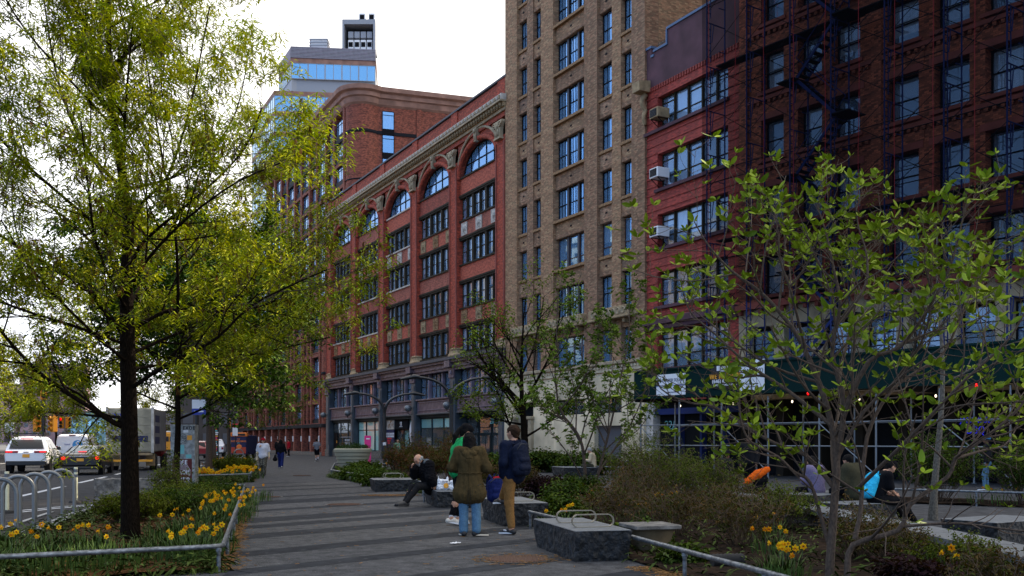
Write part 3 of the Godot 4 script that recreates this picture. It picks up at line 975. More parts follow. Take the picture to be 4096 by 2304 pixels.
	for q in 52:
		add(o,"dentil",boxm(Vector3(0.14,0.12,0.1)),M.stucco_cream,Vector3(0.2+q*0.298,5.6,0.36))
	slab(o,"base_wall",Vector3(0,4.0,-0.7),Vector3(L,5.36,0.2),M.stucco_cream)
	for e in [[0.0,1.4],[3.9,6.4],[9.9,10.9],[13.6,L]]:
		slab(o,"base_wall",Vector3(e[0],0,-0.7),Vector3(e[1],4.0,0.2),M.stucco_cream)
	slab(o,"base_wall",Vector3(6.4,0,-0.7),Vector3(9.9,3.1,0.196),M.stucco_cream)
	slab(o,"base_wall",Vector3(10.9,2.4,-0.7),Vector3(13.6,3.1,0.196),M.stucco_cream)
	for e in [[6.4,9.9],[10.9,13.6]]:
		for q in 2:
			sash(o,lerpf(e[0],e[1],q*0.5),lerpf(e[0],e[1],q*0.5+0.5),3.12,3.98,-0.1,M.store_frame,M.glass_shop,2,[],-1.0,null,0.06)
	slab(o,"shutter_door",Vector3(10.9,0,-0.5),Vector3(13.6,2.4,-0.1),M.frame_grey)
	for q in 18:
		slab(o,"shutter_slat",Vector3(10.9,0.05+q*0.13,-0.1),Vector3(13.6,0.14+q*0.13,-0.07),M.frame_grey)
	slab(o,"doorway",Vector3(1.4,0,-0.6),Vector3(3.9,4.0,-0.45),M.inside)
	for e in [1.55,3.75]:
		slab(o,"door_column",Vector3(e - 0.2,0,0.1),Vector3(e+0.2,2.9,0.42),M.stone_cream,0.03)
		slab(o,"column_cap",Vector3(e - 0.28,2.9,0.08),Vector3(e+0.28,3.1,0.5),M.stone_cream,0.03)
	slab(o,"plinth",Vector3(3.95,0,0.18),Vector3(L,0.5,0.26),M.concrete)
func ac_unit(p: Node,x: float,y: float,tone: Material) -> void:
	var o := thing("air_conditioner","","air conditioner",p.global_transform*Vector3(x,y,0.1),0.0,"window air conditioners on the narrow red house")
	o.basis = p.basis
	slab(o,"case",Vector3(-0.36,0,-0.2),Vector3(0.36,0.5,0.55),tone,0.02)
	slab(o,"grille",Vector3(-0.29,0.07,0.55),Vector3(0.25,0.44,0.57),M.frame_black)
	var b := MB.new()
	for s in [-0.28,0.28]:
		b.bar(Vector3(s,-0.02,0.5),Vector3(s,-0.42,-0.08),0.03,0.03)
		b.bar(Vector3(s,-0.02,0.5),Vector3(s,-0.02,-0.15),0.03,0.03)
	add(o,"bracket",b.mesh(),M.frame_black)
	for q in 5:
		slab(o,"louvre",Vector3(-0.27,0.1+q*0.07,0.57),Vector3(0.23,0.12+q*0.07,0.58),M.black_metal)
func build_small_red() -> void:
	var o := wall_frame("narrow_red_house","narrow bright red brick house with wide steel windows and stepped purple parapet","building",Vector2(7.083,52.232),Vector2(10.49,45.904))
	var L := 7.187
	slab(o,"core",Vector3(0.02,0.02,-16),Vector3(L - 0.02,20.5,-0.7),M.inside)
	slab(o,"wall",Vector3(0.0,3.6,-0.7),Vector3(0.92,19.9,0.0),M.brick_small)
	slab(o,"wall",Vector3(6.4,3.6,-0.7),Vector3(L,19.9,0.0),M.brick_small)
	var rows := [[5.28,7.2],[8.48,10.25],[11.49,13.23],[14.52,16.36],[17.63,19.29]]
	slab(o,"wall",Vector3(0.92,3.6,-0.7),Vector3(6.4,5.28,0.0),M.brick_small)
	for i in 5:
		var y0: float = rows[i][0]
		var y1: float = rows[i][1]
		var yn: float = rows[i+1][0] if i < 4 else 19.9
		slab(o,"spandrel",Vector3(0.92,y1,-0.7),Vector3(6.4,yn,0.0),M.brick_small)
		slab(o,"sill",Vector3(0.8 if i != 4 else -0.1,y0 - 0.16,-0.5),Vector3(6.5,y0+0.0,0.16),M.stucco_purple)
		for q in 5:
			var a := 0.92+q*1.096
			var bl := -1.0
			var u := rng.randf()
			if i == 2 and q > 0:
				bl = rnd(0.7,0.98)
			elif u < 0.4:
				bl = rnd(0.2,0.95)
			sash(o,snappedf(a,0.01),snappedf(a+1.096,0.01),y0,y1,-0.3,M.frame_olive,M.glass_old,1,[0.36] if q % 2 else [0.36,0.8],bl,M.blind if (i == 2 or u < 0.2) else M.curtain,0.075,0.6)
		for q in range(1,5):
			slab(o,"mullion",Vector3(0.92+q*1.096 - 0.05,y0,-0.42),Vector3(0.92+q*1.096+0.05,y1,-0.24),M.frame_olive)
	# projecting brick courses
	var y := 8.0
	while y < 19.8:
		for e in [[0.0,0.9],[6.42,L]]:
			slab(o,"brick_course",Vector3(e[0],y,-0.02),Vector3(e[1],y+0.07,0.035),M.brick_small)
		for i in 4:
			if y > rows[i][1]+0.1 and y+0.1 < rows[i+1][0] - 0.2:
				slab(o,"brick_course",Vector3(0.9,y,-0.02),Vector3(6.42,y+0.07,0.035),M.brick_small)
		y += 0.42
	slab(o,"shop_cornice",Vector3(-0.05,7.5,-0.3),Vector3(L,7.85,0.35),M.stucco_purple,0.03)
	slab(o,"shop_cornice",Vector3(0.0,7.25,-0.3),Vector3(L,7.5,0.2),M.stucco_purple,0.03)
	for q in 34:
		add(o,"soldier_brick",boxm(Vector3(0.12,0.22,0.08)),M.brick_small,Vector3(0.12+q*0.21,19.82,0.02))
	var prof := PackedVector2Array([Vector2(0,19.93),Vector2(L,19.93),Vector2(L,22.5),Vector2(1.78,22.5),Vector2(1.78,21.72),Vector2(0.62,21.72),Vector2(0.62,21.5),Vector2(0.42,21.5),Vector2(0.42,22.0),Vector2(0,22.0)])
	var b := MB.new()
	b.prism(prof,-0.4,0.02)
	add(o,"parapet",b.mesh(),M.stucco_purple)
	for e in [[-0.04,0.46,22.0],[0.42,0.66,21.5],[0.62,1.8,21.72],[1.74,L+0.04,22.5]]:
		slab(o,"coping",Vector3(e[0],e[2],-0.45),Vector3(e[1],e[2]+0.12,0.08),M.coping_blue)
	slab(o,"coping",Vector3(1.7,21.84,-0.45),Vector3(1.79,22.5,0.08),M.coping_blue)
	b = MB.new()
	for q in 9:
		b.cyl(Vector3(0.75+q*0.12,21.8,-0.2),Vector3(0.75+q*0.12,22.25,-0.2),0.015,4)
	b.bar(Vector3(0.7,22.12,-0.2),Vector3(1.78,22.12,-0.2),0.03,0.03)
	add(o,"railing",b.mesh(),M.black_metal)
	# scrolled stone bracket at the party wall
	var br := MB.new()
	br.prism(PackedVector2Array([Vector2(0,0),Vector2(0.7,0.0),Vector2(0.72,0.5),Vector2(0,0.6)]),-0.32,0.32)
	var pts: Array = []
	var rad: Array = []
	for i in 14:
		pts.append(Vector3(0.1+0.25*absf(sin(i*0.45))*(1.0 - i/18.0),-0.08 - i*0.12,0))
		rad.append(0.16 - i*0.005)
	br.tube(pts,rad,8)
	add(o,"scroll_bracket",br.mesh(),M.stone_tan,Vector3(0.02,19.75,0.02),Basis(Vector3.UP,-PI/2))
	ac_unit(o,1.45,18.0,M.stone_tan)
	ac_unit(o,1.45,14.95,M.white_paint)
	ac_unit(o,1.45,11.95,M.white_paint)
	var acs := ["yellowed beige air conditioner in the top window of the narrow red house","white air conditioner in the second window from the purple parapet","white air conditioner in the third window from the purple parapet"]
	var i2 := 0
	for c in get_children():
		if c.has_meta("category") and c.get_meta("category") == "air conditioner":
			c.set_meta("label",acs[i2])
			i2 += 1
	# ground floor under the shed
	slab(o,"storefront",Vector3(0.5,0,-0.6),Vector3(L,3.6,-0.4),M.inside)
	slab(o,"side_pier",Vector3(0,0,-0.7),Vector3(0.6,3.6,0.05),M.stone_white)
	slab(o,"shop_beam",Vector3(0.6,2.9,-0.4),Vector3(L,3.2,-0.05),M.scaffold_blue)
	letters(o,"house_number","32A",0.42,M.print_teal,Vector3(1.55,2.35,-0.36),Basis.IDENTITY,false)
	for q in 3:
		slab(o,"shop_post",Vector3(2.5+q*1.7,0,-0.4),Vector3(2.65+q*1.7,2.9,-0.1),M.scaffold_blue)
	# cream stucco building standing behind the parapet
	var c := thing("cream_stucco_building","plain cream stucco wall with one dark window rising behind the purple parapet","building",v(15.5,0,70),deg_to_rad(-28.0))
	slab(c,"wall",Vector3(-9,0,-10),Vector3(9,44,0),M.stucco_grey)
	sash(c,-2.2,-1.1,27.0,29.6,0.02,M.frame_black,M.glass_old,3,[0.5],-1.0)
	sash(c,1.5,2.6,27.0,29.6,0.02,M.frame_black,M.glass_old,3,[0.5],-1.0)
func build_dark_block() -> void:
	var A := Vector2(10.49,45.904)
	var az := deg_to_rad(-36.5)
	var L := 24.0
	var B := A - Vector2(sin(az),cos(az))*L
	var o := wall_frame("dark_brick_building","dark red brick loft building wrapped in scaffold and black debris netting","building",A,B)
	var top := 30.4  # roof is out of view; height shaped so sun just reaches the oak top
	slab(o,"core",Vector3(0.02,0.02,-22),Vector3(L,top - 0.5,-0.8),M.inside)
	slab(o,"roof",Vector3(0.0,top - 0.5,-22),Vector3(L,top,0.2),M.coping)
	slab(o,"side_wall",Vector3(-0.003,8,-22),Vector3(0.2,top - 0.5,-0.81),M.brick_dark)
	var cols := [[1.25,2.5],[3.25,4.5],[5.0,6.35],[7.55,8.95],[9.6,11.0],[11.6,13.1],[14.0,15.4],[16.4,17.8],[18.8,20.2],[21.0,22.4]]
	var x := 0.0
	for c in cols:
		slab(o,"pier",Vector3(x,7.6,-0.8),Vector3(c[0],top - 0.5,0.0),M.brick_dark)
		x = c[1]
	slab(o,"pier",Vector3(x,7.6,-0.8),Vector3(L,top - 0.5,0.0),M.brick_dark)
	for e in [0.1,6.95,13.55]:
		slab(o,"pilaster",Vector3(e,7.6,-0.1),Vector3(e+0.45,top - 0.5,0.14),M.brick_dark)
	var ci := 0
	for c in cols:
		for r in 8:
			var y0 := 8.1+3.05*r
			var y1 := y0+1.78
			slab(o,"spandrel",Vector3(c[0],y1,-0.8),Vector3(c[1],y0+3.05,-0.08),M.brick_dark)
			slab(o,"lintel",Vector3(c[0] - 0.2,y1,-0.3),Vector3(c[1]+0.2,y1+0.28,0.03),M.terracotta_red)
			slab(o,"sill",Vector3(c[0] - 0.15,y0 - 0.15,-0.3),Vector3(c[1]+0.15,y0,0.1),M.terracotta_red)
			if ci < 7 and r < 5:
				var u := rng.randf()
				sash(o,c[0],c[1],y0,y1,-0.42,M.frame_black,M.glass_old,1,[0.5],rnd(0.4,0.95) if u < 0.5 else -1.0,M.blind_grey if u < 0.25 else M.blind,0.07,1.2)
		ci += 1
	for r in 8:
		var y0 := 8.1+3.05*r
		slab(o,"string_course",Vector3(0,y0 - 0.42,-0.05),Vector3(L,y0 - 0.26,0.12),M.terracotta_red)
		if r < 5:
			for q in 46:
				add(o,"dentil_brick",boxm(Vector3(0.14,0.16,0.12)),M.brick_dark,Vector3(0.2+q*0.31,y0 - 0.5,0.03))
		for e in [[1.1,4.7],[7.4,9.2],[9.5,13.3]]:
			slab(o,"brick_panel",Vector3(e[0],y0 - 1.0,-0.06),Vector3(e[1],y0 - 0.6,0.035),M.brick_dark)
	# pale stone first floor
	slab(o,"stone_band",Vector3(0.0,6.7,-0.8),Vector3(L,7.6,0.05),M.stone_cream)
	slab(o,"stone_cornice",Vector3(0.0,7.5,-0.2),Vector3(L,7.72,0.35),M.terracotta_red)
	for q in 40:
		add(o,"bracket",boxm(Vector3(0.18,0.22,0.22)),M.terracotta_red,Vector3(0.2+q*0.6,7.4,0.15))
	for q in 12:
		slab(o,"stone_pier",Vector3(q*2.0,3.6,-0.8),Vector3(q*2.0+0.55,6.7,0.04),M.stone_cream)
		if q < 9:
			sash(o,q*2.0+0.55,q*2.0+2.0,4.2,6.6,-0.35,M.frame_black,M.glass_old,1,[0.6],0.96 if q % 2 else 0.7,M.blind_grey,0.07)
		slab(o,"stall",Vector3(q*2.0,0,-0.8),Vector3(q*2.0+0.4,3.6,-0.1),M.inside_warm)
	slab(o,"stone_band",Vector3(0.0,3.4,-0.8),Vector3(L,4.1,0.0),M.stone_tan)
	letters(o,"neon_sign","BBQ",0.26,M.neon_blue,Vector3(11.2,1.95,-0.05))
	letters(o,"neon_sign","JAPANESE",0.2,M.neon_blue,Vector3(11.2,2.32,-0.05))
	# ---- scaffold standing in front of it
	var s := thing("pipe_scaffold","tall blue tubular scaffold with braces and stairs before the dark brick building","scaffold",o.position)
	s.basis = o.basis
	var frame := MB.new()
	var fh := 2.0
	for z in [0.55,1.75]:
		frame.cyl(Vector3(0,0,z),Vector3(0,fh,z),0.035,6)
	frame.cyl(Vector3(0,fh - 0.15,0.55),Vector3(0,fh - 0.15,1.75),0.028,5)
	frame.cyl(Vector3(0,fh*0.35,0.55),Vector3(0,fh*0.35,0.95),0.022,5)
	frame.cyl(Vector3(0,fh*0.5,1.42),Vector3(0,fh - 0.15,1.3),0.022,5)
	frame.cyl(Vector3(0,0.1,1.5),Vector3(0,fh - 0.15,1.5),0.025,5)
	for i in 5:
		frame.cyl(Vector3(0,0.3+i*0.32,1.5),Vector3(0,0.3+i*0.32,1.75),0.02,5)
	var fm := frame.mesh()
	var fx: Array = [-0.4,1.9,4.2,6.2,8.6,11.0,13.3]
	for i in fx.size():
		for t in 11:
			add(s,"frame",fm,M.scaffold_blue,Vector3(fx[i],4.7+t*fh,0))
	for i in fx.size() - 1:
		var w: float = fx[i+1] - fx[i]
		for t in 10:
			var y := 4.7+t*fh
			var b := MB.new()
			b.cyl(Vector3(0,0.2,1.78),Vector3(w,fh - 0.2,1.78),0.016,4)
			b.cyl(Vector3(0,fh - 0.2,0.53),Vector3(w,0.2,0.53),0.016,4)
			add(s,"brace",b.mesh(),M.scaffold_dark,Vector3(fx[i],y,0))
			if t % 2 == 0 or i == 4:
				var g := MB.new()
				g.cyl(Vector3(0,1.0,1.75),Vector3(w,1.0,1.75),0.02,4)
				g.cyl(Vector3(0,0.5,1.75),Vector3(w,0.5,1.75),0.02,4)
				add(s,"guard_rail",g.mesh(),M.scaffold_dark,Vector3(fx[i],y,0))
	for t in 10:
		var y := 4.7+t*fh
		var dirn := 1.0 if t % 2 == 0 else -1.0
		var x0: float = 4.2 if dirn > 0 else 6.2
		var st := MB.new()
		for z in [0.75,1.35]:
			st.bar(Vector3(x0,y,z),Vector3(x0+dirn*2.0,y+fh,z),0.05,0.12)
			st.cyl(Vector3(x0,y+0.9,z),Vector3(x0+dirn*2.0,y+fh+0.9,z),0.02,4)
		add(s,"stair_stringer",st.mesh(),M.scaffold_blue)
		for k in 8:
			add(s,"tread",boxm(Vector3(0.26,0.04,0.62)),M.scaffold_dark,Vector3(x0+dirn*(0.12+k*0.25),y+0.15+k*0.235,1.05))
		add(s,"landing",boxm(Vector3(0.9,0.05,1.2)),M.scaffold_dark,Vector3(x0+dirn*2.3,y+fh - 0.03,1.1))
	for t in [3,7]:
		add(s,"deck",boxm(Vector3(14.0,0.05,0.6)),M.scaffold_dark,Vector3(6.6,4.7+t*fh,0.85))
	# red tie ropes and the dark netting hung outside the frames
	for i in 9:
		var rp := MB.new()
		var pts: Array = []
		var rad: Array = []
		for k in 12:
			pts.append(Vector3(rnd(-0.03,0.03),8.0+k*1.6,0))
			rad.append(0.012)
		rp.tube(pts,rad,4)
		add(s,"red_rope",rp.mesh(),M.print_red,Vector3(-0.2+i*1.55,0,1.86))
	var net := thing("debris_netting","sheer black debris netting hung down the outside of the blue scaffold","netting",o.position)
	net.basis = o.basis
	var nb := MB.new()
	for i in 40:
		var xa := -0.5+i*0.45
		for k in 2:
			var y0 := 7.6 if k == 0 else 18.0
			var y1 := 18.0 if k == 0 else 28.6
			nb.quad(Vector3(xa,y0,1.95+0.05*sin(i*1.7)),Vector3(xa+0.45,y0,1.95+0.05*sin((i+1)*1.7)),Vector3(xa+0.45,y1,1.95+0.05*sin((i+1)*1.7+k)),Vector3(xa,y1,1.95+0.05*sin(i*1.7+k)),Vector3.BACK)
	add(net,"mesh_sheet",nb.mesh(),M.netting)
	# ---- sidewalk shed with green parapet, signs and bare pipe legs
	var h := thing("sidewalk_shed","dark green sidewalk shed on galvanised pipe legs along the dark storefronts","shed",o.position)
	h.basis = o.basis
	var far := -3.7
	slab(h,"deck",Vector3(far,3.62,0.2),Vector3(L,3.8,3.1),M.scaffold_dark)
	var px := far
	while px < L:
		slab(h,"parapet_board",Vector3(px,3.66,3.1),Vector3(minf(px+1.22,L) - 0.01,4.78,3.14),M.shed_green)
		px += 1.22
	slab(h,"parapet_rail",Vector3(far,4.78,3.06),Vector3(L,4.86,3.2),M.shed_green)
	slab(h,"fascia",Vector3(far,3.5,2.95),Vector3(L,3.68,3.18),M.shed_green)
	for i in 7:
		slab(h,"joist",Vector3(far+i*4.5,3.38,0.3),Vector3(far+i*4.5+0.12,3.62,3.1),M.scaffold_dark)
	var legx := [far+0.2,-1.0,1.5,4.0,6.5,9.0,11.5,14.0]
	for i in legx.size():
		for z in [0.6,2.9]:
			var b := MB.new()
			b.cyl(Vector3(0,0.0,0),Vector3(0,3.4,0),0.04,8)
			b.cyl(Vector3(0,0,0),Vector3(0,0.02,0),0.1,8)
			b.cyl(Vector3(0,2.22,0),Vector3(0,2.34,0),0.055,8)
			if not cache.has("shedleg"):
				cache["shedleg"] = b.mesh()
			add(h,"leg",cache["shedleg"],M.scaffold_grey,Vector3(legx[i],0,z))
		if i < legx.size() - 1:
			var w: float = legx[i+1] - legx[i]
			for e in [[2.28,2.9],[1.35,2.9],[2.28,0.6]]:
				var b := MB.new()
				b.cyl(Vector3(0,e[0],e[1]),Vector3(w,e[0],e[1]),0.03,6)
				add(h,"ledger_pipe",b.mesh(),M.scaffold_grey,Vector3(legx[i],0,0))
			if i % 2 == 0 or i > 5:
				var b := MB.new()
				b.cyl(Vector3(0,2.25,2.94),Vector3(w,0.3,2.94),0.025,6)
				add(h,"brace_pipe",b.mesh(),M.scaffold_grey,Vector3(legx[i],0,0))
	for i in 5:
		var at := Vector3(-2.2+i*3.2,3.2,1.6)
		var lb := MB.new()
		lb.ball(Vector3.ZERO,Vector3(0.04,0.06,0.04),8)
		var lamp := add(h,"lamp_bulb",lb.mesh(),M.bulb,at)
		var li := OmniLight3D.new()
		li.name = "lamp_light"
		li.light_energy = 0.06
		li.light_color = Color(1,0.9,0.75)
		li.omni_range = 12.0
		li.shadow_enabled = true
		lamp.add_child(li)
	for e in [6.2,13.0]:
		var lb := MB.new()
		lb.ball(Vector3.ZERO,Vector3(0.05,0.08,0.05),8)
		add(h,"warning_lamp",lb.mesh(),M.tail_lit,Vector3(e,3.42,3.2))
	# signs hung on the parapet
	var sg := thing("white_address_sign","plain white board with small address lettering on the green shed","sign",h.to_global(Vector3(-1.25,4.1,3.18)))
	sg.basis = o.basis
	slab(sg,"board",Vector3(-0.9,-0.48,0),Vector3(0.9,0.48,0.03),M.print_white)
	letters(sg,"lettering","36 COOPER SQUARE",0.13,M.print_navy,Vector3(0.05,0.2,0.035))
	letters(sg,"lettering","COOPER SQUARE ASSOCIATES LIMITED PARTNER",0.062,M.print_blue,Vector3(0,-0.04,0.035))
	letters(sg,"lettering","visit www.nyc.gov/buildings",0.05,M.print_navy,Vector3(0.1,-0.34,0.035))
	sg = thing("black_banner_sign","black banner with yellow and white lettering tied to the green shed","banner",h.to_global(Vector3(1.95,4.3,3.18)))
	sg.basis = o.basis
	slab(sg,"cloth",Vector3(-0.79,-0.48,0),Vector3(0.79,0.52,0.02),M.print_black)
	letters(sg,"lettering","WE'RE OPEN",0.21,M.yellow_paint,Vector3(0,0.02,0.03),Basis.IDENTITY,true)
	letters(sg,"lettering","GYU-KAKU",0.11,M.print_white,Vector3(0.15,0.38,0.03),Basis.IDENTITY,true)
	letters(sg,"lettering","Japanese BBQ",0.09,M.print_white,Vector3(0.15,0.26,0.03))
	letters(sg,"lettering","(646) 437-8309",0.15,M.print_white,Vector3(0,-0.19,0.03),Basis.IDENTITY,true)
	letters(sg,"lettering","MAKE YOUR RESERVATION",0.075,M.print_white,Vector3(0,-0.36,0.03),Basis.IDENTITY,true)
	slab(sg,"logo",Vector3(-0.46,0.26,0.02),Vector3(-0.28,0.47,0.03),M.print_white)
	sg = thing("white_logo_sign","tall white board with navy mark and lettering on the green shed","sign",h.to_global(Vector3(3.4,4.28,3.18)))
	sg.basis = o.basis
	slab(sg,"board",Vector3(-0.65,-0.64,0),Vector3(0.65,0.64,0.03),M.print_white)
	letters(sg,"lettering","ANDAMO",0.16,M.print_black,Vector3(0.1,0.18,0.04),Basis.IDENTITY,false,true)
	var lg := MB.new()
	lg.prism(PackedVector2Array([Vector2(-0.45,0.4),Vector2(-0.28,0.5),Vector2(-0.22,0.08),Vector2(-0.34,-0.28),Vector2(-0.15,-0.08),Vector2(0.0,0.04),Vector2(0.08,-0.24),Vector2(0.2,0.04),Vector2(0.0,0.12),Vector2(-0.38,0.16),Vector2(-0.55,0.12)]),0.03,0.036)
	add(sg,"logo",lg.mesh(),M.print_navy)
	for q in 2:
		slab(sg,"print_line",Vector3(-0.3,-0.38 - q*0.12,0.03),Vector3(0.35,-0.34 - q*0.12,0.036),M.frame_grey)
# ---------------------------------------------------------------- the buildings farther down the street
func build_far_buildings() -> void:
	# residential block beyond the red loft: low wing on the street, tall mass set back
	var a := Vector2(-18.85,101.8)
	var az := deg_to_rad(-26.5)
	var L := 46.0
	var far := a+Vector2(sin(az),cos(az))*L
	var o := wall_frame("brown_brick_apartment_block","red brown brick apartment block with rounded corner and dark balcony rails below its windows","building",far,a)
	slab(o,"core",Vector3(0,0.02,-12),Vector3(L - 1.2,15.6,-0.8),M.inside)
	var cx := MB.new()
	cx.lathe([Vector2(1.3,3.3),Vector2(1.3,15.7)],24)
	add(o,"rounded_corner",cx.mesh(),M.brick_far,Vector3(L - 1.32,0,-1.1))
	cx = MB.new()
	cx.lathe([Vector2(1.42,2.95),Vector2(1.42,3.3),Vector2(1.3,3.35)],24)
	cx.lathe([Vector2(1.34,8.4),Vector2(1.38,8.5),Vector2(1.34,8.7)],24)
	add(o,"corner_band",cx.mesh(),M.scaffold_dark,Vector3(L - 1.32,0,-1.1))
	cx = MB.new()
	cx.lathe([Vector2(1.35,0),Vector2(1.35,2.95)],24)
	add(o,"corner_column",cx.mesh(),M.brick_far,Vector3(L - 1.32,0,-1.1))
	cx = MB.new()
	cx.lathe([Vector2(1.32,15.6),Vector2(1.5,15.75),Vector2(1.55,16.0),Vector2(1.75,16.2),Vector2(1.8,16.45),Vector2(0,16.5)],24)
	add(o,"corner_cornice",cx.mesh(),M.terracotta_red,Vector3(L - 1.32,0,-1.1))
	slab(o,"cornice",Vector3(0,15.9,-1.0),Vector3(L - 1.3,16.45,0.5),M.terracotta_red,0.05)
	slab(o,"cornice",Vector3(0,15.6,-1.0),Vector3(L - 1.3,15.9,0.25),M.terracotta_red,0.03)
	slab(o,"band",Vector3(0,2.98,-0.8),Vector3(L - 1.4,3.35,0.16),M.scaffold_dark)
	slab(o,"plinth",Vector3(0,0,-0.5),Vector3(L - 1.4,0.4,0.3),M.concrete)
	# a bay of: narrow, narrow, narrow, narrow, wide
	var x := L - 2.5
	while x > 2.0:
		slab(o,"pier",Vector3(x - 0.5,0.4,-0.8),Vector3(x,15.6,0.12),M.brick_far)
		var wins := [[x - 3.6,x - 0.5,4],[x - 5.2,x - 4.1,2],[x - 6.8,x - 5.6,2]]
		for fl in 5:
			var y := 3.85+2.5*fl
			slab(o,"spandrel",Vector3(x - 7.2,y+1.6,-0.8),Vector3(x - 0.5,y+1.95,0.0),M.brick_far)
			slab(o,"spandrel",Vector3(x - 7.2,y - 0.5,-0.8),Vector3(x - 0.5,y - 0.42,0.03),M.terracotta_red)
			for wn in wins:
				sash(o,wn[0],wn[1],y,y+1.6,-0.3,M.frame_black,M.glass_sky,wn[2],[0.45] if wn[2] == 2 else [0.75],rnd(0.3,1.0) if rng.randf() < 0.45 else -1.0,M.blind if fl < 2 else M.blind_grey,0.06,1.5)
				slab(o,"balcony_rail",Vector3(wn[0],y - 0.42,-0.2),Vector3(wn[1],y - 0.02,-0.08),M.frame_black)
		for e in [[x - 4.1,x - 3.6],[x - 5.6,x - 5.2],[x - 7.2,x - 6.8]]:
			slab(o,"pier",Vector3(e[0],3.35,-0.8),Vector3(e[1],15.6,0.06),M.brick_far)
		slab(o,"pier",Vector3(x - 4.2,0.4,-0.8),Vector3(x - 3.5,2.98,0.1),M.brick_far)
		for e in [[x - 3.5,x - 0.5],[x - 7.2,x - 4.2]]:
			sash(o,e[0],e[1],0.4,2.98,-0.6,M.frame_black,M.glass_sky,3,[0.75],-1.0,null,0.08)
			slab(o,"wall_light",Vector3(e[1]+0.2,1.5,0.1),Vector3(e[1]+0.34,2.1,0.22),M.white_paint)
		x -= 7.2
	# the tall mass behind
	var c := Vector2(-16.8,104.2)
	var L2 := 40.0
	var far2 := c+Vector2(sin(az),cos(az))*L2
	var t := wall_frame("setback_apartment_tower","tall red brick apartment building with rounded cornice behind the red loft roof","building",far2,c)
	slab(t,"end_wall",Vector3(-0.2,0.02,-15),Vector3(-0.01,37.1,-0.1),M.brick_far)
	slab(t,"core",Vector3(0,0.02,-16),Vector3(L2 - 1.8,36.8,-0.8),M.inside)
	cx = MB.new()
	cx.lathe([Vector2(1.9,14),Vector2(1.9,37.2)],28)
	add(t,"rounded_corner",cx.mesh(),M.brick_far,Vector3(L2 - 1.9,0,-1.9))
	cx = MB.new()
	cx.lathe([Vector2(1.94,34.15),Vector2(1.98,34.3),Vector2(1.94,34.5)],28)
	cx.lathe([Vector2(1.94,29.15),Vector2(1.98,29.2),Vector2(1.94,29.3)],28)
	add(t,"corner_band",cx.mesh(),M.scaffold_dark,Vector3(L2 - 1.9,0,-1.9))
	var prof := [Vector2(0.0,37.1),Vector2(0.2,37.3),Vector2(0.35,37.8),Vector2(0.55,37.9),Vector2(0.6,38.3),Vector2(0.95,38.45),Vector2(1.0,38.9)]
	cx = MB.new()
	var ring: Array = []
	for q in prof:
		ring.append(Vector2(1.9+q.x,q.y))
	ring.append(Vector2(0,38.95))
	cx.lathe(ring,28)
	add(t,"corner_cornice",cx.mesh(),M.stone_pink,Vector3(L2 - 1.9,0,-1.9))
	var poly := PackedVector2Array([Vector2(-1.5,37.1)])
	for q in prof:
		poly.append(q)
	poly.append(Vector2(-1.5,38.9))
	cx = MB.new()
	cx.prism(poly,0,L2 - 1.9)
	add(t,"street_cornice",cx.mesh(),M.stone_pink,Vector3(0,0,0),Basis(Vector3.BACK,Vector3.UP,Vector3.RIGHT)*Basis.from_scale(Vector3(1,1,1)))
	# side face runs back at a slight angle
	var side := Node3D.new()
	side.name = "side_face"
	t.add_child(side)
	side.position = Vector3(L2 - 0.35,0,-2.6)
	side.rotation.y = deg_to_rad(82.0)
	slab(side,"side_wall",Vector3(0.0,14,-6),Vector3(16,37.3,-0.01),M.brick_far)
	cx = MB.new()
	cx.prism(poly,0,16)
	add(side,"side_cornice",cx.mesh(),M.stone_pink,Vector3.ZERO,Basis(Vector3.BACK,Vector3.UP,Vector3.RIGHT))
	slab(side,"side_band",Vector3(0,34.15,0),Vector3(16,34.5,0.1),M.scaffold_dark)
	for e in [4.6,9.0,13.0]:
		slab(side,"side_pilaster",Vector3(e,14,0),Vector3(e+0.5,37.2,0.12),M.brick_far)
	for fl in 6:
		var y := 35.0 - 2.52*fl
		var wn := add(side,"window",frame_mesh(1.3,1.95,1,[0.78],0.06,0.026,0.09),M.frame_black,Vector3(1.5,y+0.7,0.1))
		add(wn,"pane",pane_mesh(1.2,1.9),M.glass_sky,Vector3(0,0,-0.045))
		if fl < 4:
			slab(wn,"blind",Vector3(-0.6,-0.95,-0.08),Vector3(0.6,0.95,-0.06),M.blind if fl != 1 else M.blind_grey)
		slab(wn,"balcony_rail",Vector3(-0.65,-1.55,-0.04),Vector3(0.65,-0.98,0.02),M.frame_black)
	x = L2 - 2.2
	var bay := 0
	while x > 8.0:
		slab(t,"pier",Vector3(x - 0.6,15,-0.8),Vector3(x,37.2,0.1),M.brick_far)
		for fl in 9:
			var y := 34.85 - 2.52*fl
			slab(t,"spandrel",Vector3(x - 7.0,y - 0.95,-0.8),Vector3(x - 0.6,y - 0.6,0.0),M.brick_far if fl != 0 else M.scaffold_dark)
			for wn in [[x - 3.9,x - 0.6,4],[x - 6.6,x - 4.6,2]]:
				sash(t,wn[0],wn[1],y,y+1.58,-0.2,M.frame_black,M.glass_sky,wn[2],[0.75],rnd(0.3,1.0) if rng.randf() < 0.3 else -1.0,M.blind,0.06,0.8)
				slab(t,"balcony_rail",Vector3(wn[0],y - 0.6,-0.18),Vector3(wn[1],y - 0.02,-0.06),M.frame_black)
		slab(t,"pier",Vector3(x - 4.6,15,-0.8),Vector3(x - 3.9,37.2,0.04),M.brick_far)
		x -= 7.0
		bay += 1
		if bay > 4:
			break
	# white statue-like finial on the roof edge
	var fin := MB.new()
